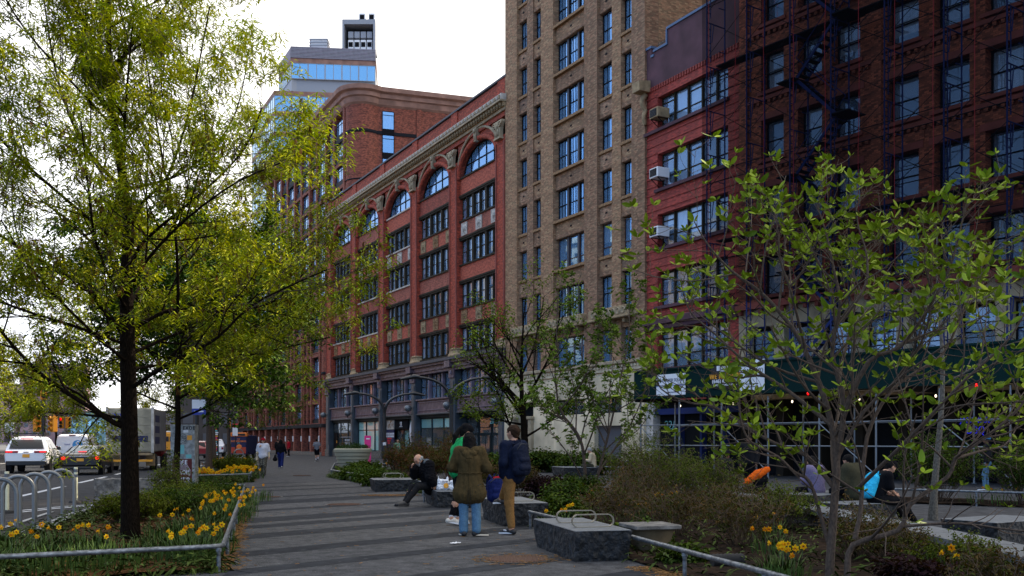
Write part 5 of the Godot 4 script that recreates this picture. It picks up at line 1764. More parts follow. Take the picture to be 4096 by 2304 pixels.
func far_car(at: Vector2,turn: float,label: String,called: String,paint_m: Material,pickup := false,bus := false) -> void:
	var o := thing(called,label,"pickup" if pickup else ("bus" if bus else "car"),v(at.x,ROAD_Y - 0.012,at.y),turn)
	if bus:
		slab(o,"body",Vector3(-1.2,0.5,-9),Vector3(1.2,2.7,0),paint_m,0.15)
		slab(o,"roof",Vector3(-1.1,2.7,-8.9),Vector3(1.1,2.85,-0.1),M.white_paint,0.05)
		for i in 3:
			slab(o,"rear_window",Vector3(-1.0+i*0.7,1.6,0.0),Vector3(-0.4+i*0.7,2.2,0.02),M.black_metal,0.005)
		for i in 7:
			slab(o,"side_window",Vector3(1.2,1.6,-1.3 - i*1.05),Vector3(1.215,2.2,-0.5 - i*1.05),M.black_metal,0.004)
		slab(o,"bumper",Vector3(-1.15,0.4,-0.2),Vector3(1.15,0.6,0.06),M.black_metal,0.03)
		for s in [-1.0,1.0]:
			wheel(o,Vector3(s*1.02,0.45,-1.8),0.45,0.3,s)
			wheel(o,Vector3(s*1.02,0.45,-7.2),0.45,0.3,s)
		return
	var st := [[0.0,0.5,1.0,1.05,0.88,0.92,0.85],[0.1,0.42,1.05,1.1,0.93,0.96,0.85],[0.4,0.4,1.08,1.6,0.94,0.97,0.7],[2.2,0.38,1.06,1.68,0.94,0.97,0.68],[3.4,0.38,1.04,1.12,0.93,0.96,0.78],[4.7,0.45,0.85,0.9,0.85,0.88,0.7]]
	if pickup:
		st = [[0.0,0.6,1.15,1.18,0.92,0.95,0.9],[0.08,0.5,1.2,1.22,0.96,0.99,0.94],[1.8,0.5,1.2,1.22,0.96,0.99,0.94],[1.9,0.5,1.2,1.85,0.96,0.99,0.74],[3.6,0.5,1.2,1.86,0.96,0.99,0.72],[4.3,0.5,1.18,1.25,0.96,0.99,0.85],[5.8,0.55,1.1,1.15,0.9,0.93,0.85]]
	add(o,"body",loft_body(st),paint_m)
	if pickup:
		car_panel(o,"rear_window",[Vector3(-0.7,1.28,-1.86),Vector3(0.7,1.28,-1.86),Vector3(0.62,1.75,-1.88),Vector3(-0.62,1.75,-1.88)],M.glass_car_dark,Vector3.BACK)
	else:
		car_panel(o,"rear_window",[Vector3(-0.72,1.14,-0.13),Vector3(0.72,1.14,-0.13),Vector3(0.6,1.54,-0.36),Vector3(-0.6,1.54,-0.36)],M.glass_car_dark,Vector3.BACK)
	for s in [-1.0,1.0]:
		slab(o,"tail_light",Vector3(s*0.74,0.85,-0.05),Vector3(s*0.92,1.06,0.02),M.tail_lit if not pickup else M.tail_red,0.01)
		car_panel(o,"side_window",[Vector3(s*0.97,1.14,-0.8),Vector3(s*0.76,1.56,-0.9),Vector3(s*0.75,1.58,-2.2),Vector3(s*0.96,1.1,-2.9)] if not pickup else [Vector3(s*0.985,1.28,-2.1),Vector3(s*0.8,1.72,-2.2),Vector3(s*0.79,1.72,-3.4),Vector3(s*0.985,1.26,-3.9)],M.glass_car_dark,Vector3(s,0.4,0))
		for z in ([-0.9,-3.8] if not pickup else [-1.1,-4.7]):
			wheel(o,Vector3(s*0.86,0.36,z),0.36,0.24,s)
	slab(o,"bumper",Vector3(-0.85,0.42,-0.2),Vector3(0.85,0.58,0.05),M.black_metal,0.03)
func signal_head(p: Node,at: Vector3,turn: float,lit := false) -> void:
	var o := add(p,"signal_head",bevelm(Vector3(0.36,1.05,0.3),0.03),M.signal_yellow,at,Basis(Vector3.UP,turn))
	for i in 3:
		var b := MB.new()
		b.lathe([Vector2(0.13,0.0),Vector2(0.14,0.16)],10,Transform3D(Basis(Vector3.RIGHT,PI/2),Vector3.ZERO))
		add(o,"visor",b.mesh(),M.signal_yellow if not lit else M.black_metal,Vector3(0,0.32 - i*0.32,0.15))
		var l := MB.new()
		l.lathe([Vector2(0.12,0.0),Vector2(0.0,0.02)],10,Transform3D(Basis(Vector3.RIGHT,PI/2),Vector3.ZERO))
		add(o,"lens_lamp",l.mesh(),M.tail_lit if (lit and i == 0) else M.black_metal,Vector3(0,0.32 - i*0.32,0.155))
func build_street() -> void:
	glass("glass_car_dark",lin(0.012,0.014,0.016),0.0,0.9).metallic_specular = 0.3
	var t := deg_to_rad(14.0)
	make_suv(Vector2(-24.9,51.0),t+0.05,"white sport utility vehicle with roof rack waiting beside the dark sedan")
	make_sedan(Vector2(-20.95,48.3),t,"dark brown sedan with its brake lights on")
	make_van(Vector2(-27.6,62.5),t)
	make_truck(Vector2(-21.3,55.5),t)
	var white: Material = M.paint_white
	var black := paint("paint_black",lin(0.008,0.009,0.011))
	far_car(Vector2(-28.8,96.0),t,"white pickup truck far down the avenue behind the trunks","pickup_truck",white,true)
	far_car(Vector2(-38.5,58.0),t+PI,"black car nosing in at the far kerb","parked_car",black)
	far_car(Vector2(-41.0,118.0),t,"yellow school bus beyond the white van","school_bus",M.yellow_paint,false,true)
	far_car(Vector2(-26.6,84.0),t,"red car ahead of the box truck","red_car",paint("paint_red",lin(0.25,0.012,0.015)))
	far_car(Vector2(-40.5,108.0),t,"pale silver car far ahead of the white van","silver_car",paint("paint_silver",lin(0.4,0.43,0.46)))
	# median strip and its kerb at the far lane
	structure("median",flat_poly([on_road(28,-18.6),on_road(75,-18.6),on_road(75,-21.5),on_road(28,-21.5)],ROAD_Y - 0.02,0.02),M.concrete)
	# traffic signals
	var o := thing("traffic_signal","black signal pole with yellow signal heads beyond the white car","traffic light",v(-28.7,0,61.0))
	var b := MB.new()
	b.cyl(Vector3(0,-0.12,0),Vector3(0,4.4,0),0.12,10)
	b.cyl(Vector3(0,-0.12,0),Vector3(0,0.5,0),0.2,10)
	add(o,"pole",b.mesh(),M.black_metal)
	b = MB.new()
	b.bar(Vector3(-0.6,2.3,0),Vector3(0.8,2.3,0),0.05,0.05)
	add(o,"crossbar",b.mesh(),M.black_metal)
	signal_head(o,Vector3(-0.42,2.62,0),0.9)
	signal_head(o,Vector3(0.62,2.62,0),-0.6)
	signal_head(o,Vector3(0.0,4.6,0),0.5)
	o = thing("traffic_signal","slim signal post with red lamp lit far along the avenue","traffic light",v(-40.4,0,90.0))
	b = MB.new()
	b.cyl(Vector3(0,-0.12,0),Vector3(0,4.0,0),0.09,8)
	add(o,"pole",b.mesh(),M.scaffold_grey)
	signal_head(o,Vector3(-0.25,3.2,0.1),0.0,true)
	signal_head(o,Vector3(0.3,3.2,0.1),1.0)
	o = thing("traffic_signal","signal post carrying one yellow head near the food cart","traffic light",v(-29.5,0,104.0))
	b = MB.new()
	b.cyl(Vector3(0,-0.12,0),Vector3(0,4.0,0),0.09,8)
	add(o,"pole",b.mesh(),M.black_metal)
	signal_head(o,Vector3(0.0,3.4,0.15),0.2)
	# roadside board at the far left
	o = thing("roadside_board","white notice board on a dark post across the avenue","sign",v(-31.3,0,62.0))
	slab(o,"post",Vector3(-0.06,-0.12,-0.06),Vector3(0.06,2.1,0.06),M.black_metal)
	slab(o,"board",Vector3(-0.28,2.1,-0.03),Vector3(0.28,2.68,0.03),M.print_white,0.01)
	for i in 4:
		slab(o,"print_line",Vector3(-0.2,2.22+i*0.1,0.03),Vector3(0.2,2.25+i*0.1,0.036),M.frame_grey)
	# concrete barrier block
	o = thing("concrete_barrier","rough grey concrete barrier block beside the oak planter","barrier",v(-10.15,ROAD_Y,26.2),t)
	var cb := rough_block(Vector3(1.5,0.66,0.62),0.012,3,0.06)
	add(o,"block",cb,M.concrete)
	b = MB.new()
	b.tube([Vector3(0.1,0.62,0),Vector3(0.1,0.74,0.02),Vector3(0.14,0.76,0),Vector3(0.18,0.7,0)],[0.015,0.015,0.015,0.015],5)
	add(o,"lifting_hook",b.mesh(),M.rust_iron)
	# flexible delineator posts
	for e in [Vector2(-11.7,26.7),Vector2(-11.62,22.9)]:
		var dl := thing("delineator_post","white flexible delineator post with grey bands "+("next to the concrete barrier block" if e.y > 24 else "behind the bike rack hoops"),"bollard",v(e.x,ROAD_Y - 0.004,e.y),0.0,"delineator posts along the bike lane")
		b = MB.new()
		b.lathe([Vector2(0.2,0.0),Vector2(0.17,0.05),Vector2(0.07,0.07),Vector2(0.0,0.07)],8)
		add(dl,"foot",b.mesh(),M.rubber)
		b = MB.new()
		b.lathe([Vector2(0.052,0.05),Vector2(0.05,0.94),Vector2(0.045,0.95),Vector2(0,0.95)],10)
		add(dl,"post",b.mesh(),mat("delineator",lin(0.62,0.60,0.42),0.5))
		for y in [0.72,0.86]:
			b = MB.new()
			b.lathe([Vector2(0.054,y - 0.04),Vector2(0.054,y+0.04)],10)
			add(dl,"band",b.mesh(),M.frame_grey)
	# hoop bike racks on two base rails
	var rk := thing("bike_rack","row of grey hoop bike racks welded to two base rails","bike rack",v(-10.35,ROAD_Y - 0.006,22.9),t)
	for i in 7:
		b = MB.new()
		var pts: Array = []
		var rad: Array = []
		pts.append(Vector3(-0.27,0.01,0))
		for k in 11:
			var a := PI*k/10.0
			pts.append(Vector3(-0.27*cos(a),0.72+0.27*sin(a),0))
		pts.append(Vector3(0.27,0.01,0))
		for q in pts:
			rad.append(0.04)
		b.tube(pts,rad,8)
		add(rk,"hoop",b.mesh(),M.rack_steel,Vector3(0,0,0.05+i*1.38))
	for x in [-0.27,0.27]:
		slab(rk,"base_rail",Vector3(x - 0.05,0.0,-0.3),Vector3(x+0.05,0.02,8.6),M.galvanised)
func rough_block(s: Vector3,amp: float,sd: int,taper := 0.0,top_amp := -1.0,div := 0.06) -> ArrayMesh:
	# block with broken faces; its base is at y = 0
	var f := FastNoiseLite.new()
	f.seed = sd
	f.frequency = 1.0
	f.fractal_octaves = 4
	var b := MB.new()
	if top_amp < 0:
		top_amp = amp
	for k in 3:
		for sg in [-1.0,1.0]:
			if k == 1 and sg < 0:
				continue
			var u := (k+1) % 3
			var w := (k+2) % 3
			var nu := maxi(2,int(s[u]/div))
			var nw := maxi(2,int(s[w]/div))
			var g: Array = []
			for j in nw+1:
				for i in nu+1:
					var p := Vector3.ZERO
					p[k] = sg*0.5*s[k]
					p[u] = (float(i)/nu - 0.5)*s[u]
					p[w] = (float(j)/nw - 0.5)*s[w]
					var base := p
					var tt := 0.5 - p.y / s.y   # 0 at the top, 1 at the base
					var sc := 1.0 - taper*tt
					p.x *= sc
					p.z *= sc
					var edge := minf(minf(0.5*s.x - absf(base.x),0.5*s.y - absf(base.y)),minf(0.5*s.z - absf(base.z),9.0))
					var n := Vector3(f.get_noise_3d(base.x*3.1+7,base.y*3.1,base.z*3.1),f.get_noise_3d(base.x*3.1,base.y*3.1+31,base.z*3.1),f.get_noise_3d(base.x*3.1,base.y*3.1,base.z*3.1+57))
					n += 0.7*Vector3(f.get_noise_3d(base.x*9+7,base.y*9,base.z*9),f.get_noise_3d(base.x*9,base.y*9+31,base.z*9),f.get_noise_3d(base.x*9,base.y*9,base.z*9+57))
					var am := top_amp if (k == 1 or 0.5*s.y - base.y < 0.005) else amp
					p += n*am*2.0
					var e2 := minf(0.5*s.x - absf(base.x),0.5*s.z - absf(base.z)) if k == 1 else 9.0
					if k == 1 and e2 < 0.001:
						p.y -= absf(f.get_noise_1d(base.x*8+base.z*11))*amp*0.7
					g.append(p+Vector3(0,s.y/2,0))
			for j in nw:
				for i in nu:
					var q := j*(nu+1)+i
					var out := Vector3.ZERO
					out[k] = sg
					b.quad(g[q],g[q+1],g[q+nu+2],g[q+nu+1],out)
	return b.mesh()
# ================================================================ planters, benches, lamps
func rail(called_label: String,pts: Array,high: float,posts: Array,group := "pipe rails round the planters") -> void:
	# pts: (x, depth) along the rail; posts: every so many metres
	var o := thing("pipe_rail",called_label,"railing",Vector3.ZERO,0.0,group)
	var b := MB.new()
	var run: Array = []
	var rad: Array = []
	for i in pts.size():
		var q: Vector2 = pts[i]
		if i > 0 and i < pts.size() - 1:
			# rounded corner
			var a: Vector2 = (pts[i - 1] - q).normalized()
			var c: Vector2 = (pts[i+1] - q).normalized()
			for k in 5:
				var u := k/4.0
				var pp: Vector2 = (q+a*0.14).lerp(q,u).lerp(q.lerp(q+c*0.14,u),u)
				run.append(v(pp.x,high,pp.y))
				rad.append(0.03)
		else:
			run.append(v(q.x,high,q.y))
			rad.append(0.03)
	b.tube(run,rad,8)
	add(o,"rail",b.mesh(),M.galvanised)
	for i in pts.size() - 1:
		var a: Vector2 = pts[i]
		var c: Vector2 = pts[i+1]
		var n := maxi(1,int(round(a.distance_to(c)/posts[0])))
		for k in n+1:
			if k == 0 and i > 0:
				continue
			var q := a.lerp(c,clampf(float(k)/n,0.02,0.98))
			var m := MB.new()
			m.cyl(Vector3(0,-0.02,0),Vector3(0,high - 0.02,0),0.026,8)
			if not cache.has("rpost%.2f" % high):
				cache["rpost%.2f" % high] = m.mesh()
			add(o,"post",cache["rpost%.2f" % high],M.galvanised,v(q.x,0,q.y))
			var cl := MB.new()
			cl.lathe([Vector2(0.026,-0.07),Vector2(0.036,-0.06),Vector2(0.036,-0.02)],8)
			if not cache.has("rclamp"):
				cache["rclamp"] = cl.mesh()
			add(o,"collar",cache["rclamp"],M.galvanised,v(q.x,high,q.y))
func stone_bench(at: Vector2,size: Vector3,turn: float,label: String,loops: Array,sd: int) -> void:
	var o := thing("stone_bench",label,"bench",v(at.x,-0.02,at.y),turn,"rough granite bench blocks along the path")
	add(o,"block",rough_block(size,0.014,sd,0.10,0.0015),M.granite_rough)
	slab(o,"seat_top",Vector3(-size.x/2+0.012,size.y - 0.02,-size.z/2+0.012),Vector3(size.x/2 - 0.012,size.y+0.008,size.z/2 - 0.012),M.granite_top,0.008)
	for z in loops:
		var b := MB.new()
		var n := 28
		var pts: Array = []
		for i in n+1:
			var a := TAU*i/n
			var cx := 0.2 if cos(a) > 0 else -0.2
			pts.append(Vector3(cx+0.085*cos(a) if absf(cos(a)) > 0.001 else 0.0,size.y+0.095+0.085*sin(a),0))
		for i in n:
			b.bar(pts[i],pts[i+1],0.014,0.045,Vector3.FORWARD)
		add(o,"armrest_loop",b.mesh(),M.steel_brushed,Vector3(0,0,z))
func manhole(at: Vector2,r: float,label: String) -> void:
	var o := thing("manhole_cover",label,"manhole",v(at.x,0.003,at.y))
	var b := MB.new()
	b.lathe([Vector2(r+0.05,0.0),Vector2(r+0.05,0.006),Vector2(r,0.008)],28)
	add(o,"ring",b.mesh(),M.black_metal)
	b = MB.new()
	b.lathe([Vector2(r,0.004),Vector2(0,0.005)],28)
	var nn := 9
	for i in range(-nn,nn+1):
		for j in range(-nn,nn+1):
			var p := Vector2(i,j)*r/(nn+0.5)
			if p.length() < r*0.93:
				b.box(Vector3(p.x - r*0.035,0.004,p.y - r*0.035),Vector3(p.x+r*0.035,0.014,p.y+r*0.035))
	add(o,"lid",b.mesh(),M.rust_iron)
func double_lamp(at: Vector2,turn: float,label: String,high: float) -> void:
	var o := thing("street_lamp",label,"street lamp",v(at.x,0,at.y),turn)
	var b := MB.new()
	b.lathe([Vector2(0.16,0),Vector2(0.16,0.05),Vector2(0.09,0.1),Vector2(0.085,high*0.72),Vector2(0.13,high*0.80)],12)
	add(o,"post",b.mesh(),M.black_metal)
	b = MB.new()
	b.lathe([Vector2(0.092,high*0.3),Vector2(0.092,high*0.34)],12)
	add(o,"sticker_band",b.mesh(),M.print_white)
	for s in [-1.0,1.0]:
		b = MB.new()
		var pts: Array = []
		var rad: Array = []
		for k in 10:
			var u := k/9.0
			var a := u*PI*0.5
			pts.append(Vector3(s*(0.07+1.5*(1 - cos(a))),high*0.78+(high*0.2)*sin(a),0))
			rad.append(lerpf(0.085,0.055,u))
		b.tube(pts,rad,8)
		add(o,"arm",b.mesh(),M.black_metal)
		b = MB.new()
		b.tube([Vector3(s*1.45,high*0.985,0),Vector3(s*1.7,high*0.988,0),Vector3(s*2.35,high*0.96,0)],[0.06,0.11,0.05],8)
		b.cyl(Vector3(s*1.85,high*0.99,0),Vector3(s*1.85,high*1.01,0),0.05,6)
		add(o,"lamp_head",b.mesh(),M.black_metal)
func mound(pts: Array,high: float,sd: int,m: Material,called: String) -> void:
	# soil bed: outline with a gently uneven top
	var f := FastNoiseLite.new()
	f.seed = sd
	f.frequency = 0.5
	var poly := PackedVector2Array(pts)
	var lo := poly[0]
	var hi := poly[0]
	for q in poly:
		lo = lo.min(q)
		hi = hi.max(q)
	var b := MB.new()
	var step := 0.45
	var y := lo.y
	while y < hi.y:
		var x := lo.x
		while x < hi.x:
			var cell := PackedVector2Array([Vector2(x,y),Vector2(x+step,y),Vector2(x+step,y+step),Vector2(x,y+step)])
			for r in Geometry2D.intersect_polygons(cell,poly):
				var idx := Geometry2D.triangulate_polygon(r)
				for i in range(0,idx.size(),3):
					var t: Array = []
					var ns: Array = []
					for k in 3:
						var q: Vector2 = r[idx[i+k]]
						var h := func(p: Vector2) -> float: return high+0.05*f.get_noise_2d(p.x*2,p.y*2)+0.02*f.get_noise_2d(p.x*9,p.y*9)
						t.append(v(q.x,h.call(q),q.y))
						ns.append(Vector3(h.call(q) - h.call(q+Vector2(0.05,0)),0.05,-(h.call(q) - h.call(q+Vector2(0,0.05)))).normalized())
					b.tri(t[0],t[1],t[2],ns[0],ns[1],ns[2])
			x += step
		y += step
	structure(called,b.mesh(),m)
var BED_A := [Vector2(-7.6,9.6),Vector2(-5.52,10.7),Vector2(-3.5,11.9),Vector2(-7.6,28.2),Vector2(-9.7,25.6),Vector2(-8.6,19.9),Vector2(-7.8,15.8)]
var BED_B := [Vector2(-11.6,36.2),Vector2(-9.95,37.7),Vector2(-13.4,51.8),Vector2(-16.2,49.6)]
var BED_C := [Vector2(-17.8,57.5),Vector2(-15.6,59.0),Vector2(-18.5,72.0),Vector2(-21.8,69.8)]
var BED_D := [Vector2(-7.75,42.6),Vector2(-5.55,36.8),Vector2(-3.2,31.0),Vector2(-2.6,29.6),Vector2(-1.6,30.0),Vector2(-2.6,36.0),Vector2(-5.0,53.0),Vector2(-9.9,56.0)]
var BED_E := [Vector2(-0.6,24.3),Vector2(0.35,18.8),Vector2(0.75,15.3),Vector2(1.42,13.3),Vector2(2.5,9.2),Vector2(5.3,8.0),Vector2(5.35,13.0),Vector2(5.2,17.0),Vector2(4.95,22.0),Vector2(4.7,27.0),Vector2(2.0,32.0)]
var BED_F := [Vector2(9.6,25.0),Vector2(14.5,21.5),Vector2(15.4,23.0),Vector2(10.6,27.5)]
func build_plaza() -> void:
	mound(BED_A,0.03,3,M.mulch,"planting_bed")
	mound(BED_B,0.03,4,M.mulch,"planting_bed")
	mound(BED_C,0.03,5,M.mulch,"planting_bed")
	mound(BED_D,0.03,6,M.soil,"planting_bed")
	mound(BED_E,0.03,7,M.soil,"planting_bed")
	mound(BED_F,0.03,8,M.soil,"planting_bed")
	rail("galvanised pipe rail round the oak's daffodil bed with the willow oak",[Vector2(-7.4,9.75),Vector2(-5.52,10.74),Vector2(-3.44,11.84),Vector2(-7.6,28.35),Vector2(-9.4,26.2)],0.30,[1.75])
	rail("galvanised pipe rail round the daffodil bed behind the graffiti box",[Vector2(-11.5,36.1),Vector2(-9.9,37.6),Vector2(-13.4,52.0),Vector2(-15.6,50.2)],0.30,[2.0])
	rail("galvanised pipe rail round the flower bed before the food cart",[Vector2(-17.8,57.3),Vector2(-15.5,58.9),Vector2(-18.6,72.2)],0.30,[2.4])
	rail("galvanised pipe rail round the green bed in front of the flower pot",[Vector2(-3.3,30.9),Vector2(-5.6,36.9),Vector2(-7.8,42.9),Vector2(-10.0,56.2),Vector2(-5.2,53.2)],0.30,[2.2])
	rail("short pipe rail between the looped bench and the old man",[Vector2(-3.5,31.8),Vector2(-2.75,30.4),Vector2(-2.2,25.0)],0.30,[2.2])
	rail("pipe rail along the soil bed between the standing man and bench by the manhole",[Vector2(0.3,17.6),Vector2(1.5,13.4)],0.30,[2.0])
	rail("pipe rail running along the soil bed beside the bench by the manhole",[Vector2(1.5,13.25),Vector2(2.43,9.4),Vector2(2.8,7.8)],0.30,[1.9])
	rail("pipe rail across the path behind the magnolias",[Vector2(9.4,25.2),Vector2(14.6,21.2),Vector2(16.5,19.8)],0.34,[1.9])
	rail("pipe rail across the grey path in front of the cream building",[Vector2(2.3,47.0),Vector2(5.8,42.0),Vector2(7.6,38.5)],0.4,[2.2])
	var t := deg_to_rad(13.4)
	stone_bench(Vector2(0.93,13.75),Vector3(0.78,0.42,2.1),t,"rough dark granite bench with two steel loops beside the manhole cover",[-0.15,0.6],1)
	stone_bench(Vector2(0.02,19.0),Vector3(0.85,0.44,2.0),t,"rough dark granite bench carrying the navy backpack",[0.5],2)
	stone_bench(Vector2(-1.55,24.05),Vector3(0.85,0.40,2.0),t,"rough dark granite bench with the white carrier bag on it",[],3)
	stone_bench(Vector2(-3.72,31.2),Vector3(1.35,0.38,1.5),t,"rough dark granite bench with two loops beside the green bed",[-0.35,0.25],4)
	stone_bench(Vector2(2.75,44.0),Vector3(1.5,0.42,2.2),t,"granite bench by the cream building, half hidden behind twigs",[],5)
	# low granite bench wall on the right with thick slabs
	var bw := thing("bench_wall","long low dark wall with pale stone slabs on top behind the magnolias","wall",Vector3.ZERO)
	var line := [Vector2(4.95,27.2),Vector2(5.2,21.0),Vector2(5.5,16.7),Vector2(5.6,12.9),Vector2(5.5,8.6)]
	for i in line.size() - 1:
		var a: Vector2 = line[i]
		var c: Vector2 = line[i+1]
		var b := MB.new()
		b.bar(v(a.x,0.13,a.y),v(c.x,0.13,c.y),0.5,0.3)
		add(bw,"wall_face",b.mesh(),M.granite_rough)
		var n := int(a.distance_to(c)/1.3)
		for k in n:
			var p0 := a.lerp(c,float(k)/n)
			var p1 := a.lerp(c,float(k+1)/n - 0.006)
			b = MB.new()
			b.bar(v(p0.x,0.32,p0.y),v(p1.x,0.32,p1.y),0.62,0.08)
			add(bw,"coping_slab",b.mesh(),M.granite_top)
	stone_bench(Vector2(6.42,18.55),Vector3(1.2,0.42,0.85),t+0.2,"flat granite bench with the man carrying the bright blue backpack",[],6)
	stone_bench(Vector2(6.9,22.0),Vector3(2.2,0.42,1.0),t+0.5,"flat granite bench behind the one with the blue backpack",[],7)
	stone_bench(Vector2(7.2,14.7),Vector3(1.5,0.42,0.9),t+0.3,"flat granite bench among dry stems close to the bare path",[],8)
	stone_bench(Vector2(5.3,29.0),Vector3(2.6,0.42,1.0),t+0.5,"granite bench under the shed edge beside the orange cloth",[],9)
	manhole(Vector2(0.06,13.02),0.42,"rusty round manhole cover beside the granite bench with two steel loops")
	manhole(Vector2(-4.09,24.24),0.42,"round iron manhole cover in the middle of the striped path")
	manhole(Vector2(-3.5,28.3),0.4,"round manhole cover near the bench with two loops")
	manhole(Vector2(-6.7,27.5),0.32,"small iron cover near the corner of the daffodil bed")
	manhole(Vector2(-9.4,44.5),0.4,"flat iron cover farther along the path")
	# needle litter drifted along the rail and round the cover
	litter()
	gum_spots()
	double_lamp(Vector2(-7.3,57.0),deg_to_rad(10),"black double-armed street lamp before the aqua shop windows",4.35)
	double_lamp(Vector2(-2.85,46.5),deg_to_rad(8),"black double-armed street lamp behind the standing group",4.6)
	# round ribbed planter pot with the pink parking totem behind
	var o := thing("planter_pot","large round ribbed beige planter pot with clipped greenery","planter",v(-8.4,0,52.5))
	var b := MB.new()
	var prof: Array = []
	for i in 6:
		var r := 0.62+i*0.065
		prof.append(Vector2(r,i*0.19))
		prof.append(Vector2(r+0.05,i*0.19+0.02))
		prof.append(Vector2(r+0.06,i*0.19+0.17))
	prof.append(Vector2(0.9,1.16))
	prof.append(Vector2(0.0,1.1))
	b.lathe(prof,28)
	add(o,"pot",b.mesh(),mat("pot_beige",lin(0.29,0.28,0.20),0.7))
	var pl: Array = []
	var pc := PackedColorArray()
	for i in 220:
		var a := rnd(0,TAU)
		var r := sqrt(rng.randf())*0.8
		pl.append(Transform3D(Basis.from_euler(Vector3(rnd(-1,1),rnd(0,6),rnd(-1,1))).scaled(Vector3.ONE*rnd(0.8,1.3)),Vector3(cos(a)*r,1.15+rnd(0,0.28)*(1.2 - r),sin(a)*r)))
		pc.append(lin(0.04,0.075,0.02)*rnd(0.6,1.2))
	scatter(o,"foliage",leaf_cluster("broad",5),M.leaf_dark,pl,pc,true)
	o = thing("payment_totem","bright pink curved payment totem standing behind the planter pot","kiosk",v(-7.9,0,54.5),0.3)
	o.scale = Vector3(0.72,0.88,0.72)
	b = MB.new()
	b.prism(PackedVector2Array([Vector2(-0.2,0),Vector2(0.22,0),Vector2(0.24,1.1),Vector2(0.2,1.35),Vector2(0.24,1.45),Vector2(0.24,2.05),Vector2(0.2,2.1),Vector2(-0.2,2.1),Vector2(-0.24,2.05),Vector2(-0.24,1.6),Vector2(-0.1,1.4),Vector2(-0.2,1.1)]),-0.12,0.12)
	add(o,"body",b.mesh(),M.magenta)
	slab(o,"white_mark",Vector3(-0.14,1.86,0.12),Vector3(0.14,1.94,0.126),M.print_white)
	# graffiti-covered utility box
	o = thing("utility_box","tall white utility box covered with graffiti and a dark red poster","utility box",v(-11.05,0,33.6),0.12)
	slab(o,"box",Vector3(-0.4,0.05,-0.3),Vector3(0.4,2.1,0.3),tri_map(mat("box_white",lin(0.46,0.48,0.47),0.6),noise_tex(0.02,0.55,1.0,77),Vector3(0.8,0.8,0.8)),0.02)
	slab(o,"plinth",Vector3(-0.45,0,-0.35),Vector3(0.45,0.06,0.35),M.concrete)
	slab(o,"poster",Vector3(-0.34,0.16,0.3),Vector3(0.3,0.95,0.306),mat("poster_red",lin(0.10,0.012,0.012),0.8))
	b = MB.new()
	for i in 7:
		var pts: Array = []
		var rad: Array = []
		for k in 7:
			var a := lerpf(-0.4,PI+0.4,k/6.0)
			pts.append(Vector3(-0.02+cos(a)*(0.12+i*0.025),0.5+sin(a)*(0.1+i*0.035),0.305))
			rad.append(0.006)
		b.tube(pts,rad,4)
	add(o,"poster_drawing",b.mesh(),M.print_white)
	letters(o,"poster_lettering","HEE",0.14,M.print_white,Vector3(-0.02,0.84,0.308),Basis.IDENTITY,true)
	letters(o,"poster_lettering","EACH",0.13,M.print_white,Vector3(-0.02,0.5,0.312),Basis.IDENTITY,true)
	letters(o,"poster_lettering","THER",0.15,M.print_white,Vector3(-0.02,0.25,0.308),Basis.IDENTITY,true)
	letters(o,"graffiti_tag","EXOE",0.12,M.print_black,Vector3(0.2,1.98,0.303),Basis.IDENTITY,true)
	b = MB.new()
	for i in 5:
		var pts: Array = []
		var rad: Array = []
		for k in 14:
			pts.append(Vector3(-0.28+k*0.03+rnd(-0.012,0.012),1.78 - i*0.075+rnd(-0.03,0.03),0.303))
			rad.append(0.007)
		b.tube(pts,rad,4)
	add(o,"graffiti_scrawl",b.mesh(),M.print_black)
	slab(o,"sticker",Vector3(-0.2,1.12,0.3),Vector3(0.05,1.42,0.304),M.print_teal)
	slab(o,"sticker",Vector3(0.14,1.58,0.3),Vector3(0.3,1.74,0.304),M.yellow_paint)
	slab(o,"sticker",Vector3(0.1,0.98,0.3),Vector3(0.28,1.1,0.304),M.print_teal)
	slab(o,"sticker",Vector3(0.02,1.83,0.3),Vector3(0.18,1.93,0.304),M.print_white)
	# slim street sign pole with a blue plate
	o = thing("sign_pole","black pole with white and blue street plate near the graffiti box","sign",v(-14.1,0,44.5))
	b = MB.new()
	b.lathe([Vector2(0.16,0),Vector2(0.16,0.6),Vector2(0.11,0.8),Vector2(0.1,2.7),Vector2(0,2.72)],10)
	add(o,"pole",b.mesh(),M.black_metal)
	slab(o,"plate",Vector3(-0.2,2.85,-0.02),Vector3(0.42,3.4,0.02),M.print_white)
	slab(o,"plate_band",Vector3(-0.2,2.72,-0.02),Vector3(0.42,3.0,0.03),M.print_blue)
	slab(o,"plate_print",Vector3(-0.1,2.84,0.03),Vector3(0.32,2.9,0.034),M.print_white)
	# sticker-covered lamp post and small signs by the food cart
	o = thing("stickered_post","dark post plastered with stickers beside the food cart","post",v(-24.6,0,83.0))
	b = MB.new()
	b.cyl(Vector3(0,0,0),Vector3(0,4.2,0),0.16,10)
	add(o,"post",b.mesh(),M.black_metal)
	for i in 16:
		slab(o,"sticker",Vector3(rnd(-0.16,0.0),0.4+i*0.15,0.13),Vector3(rnd(0.02,0.16),0.5+i*0.15,0.17),[M.print_white,M.print_teal,M.print_orange,M.magenta,M.yellow_paint,M.print_white][i % 6])
	o = thing("red_white_sign","small red and white street sign beside the food cart","sign",v(-23.9,0,86.0))
	b = MB.new()
	b.cyl(Vector3(0,0,0),Vector3(0,3.2,0),0.05,8)
	add(o,"pole",b.mesh(),M.black_metal)
	slab(o,"plate",Vector3(-0.22,2.0,0.04),Vector3(0.22,2.7,0.07),M.print_white)
	slab(o,"red_plate",Vector3(-0.22,2.72,0.04),Vector3(0.22,3.05,0.07),M.print_red)
	# food cart
	o = thing("food_cart","dark blue and orange food cart with a lettered front","food cart",v(-24.3,0,88.5),-0.05)
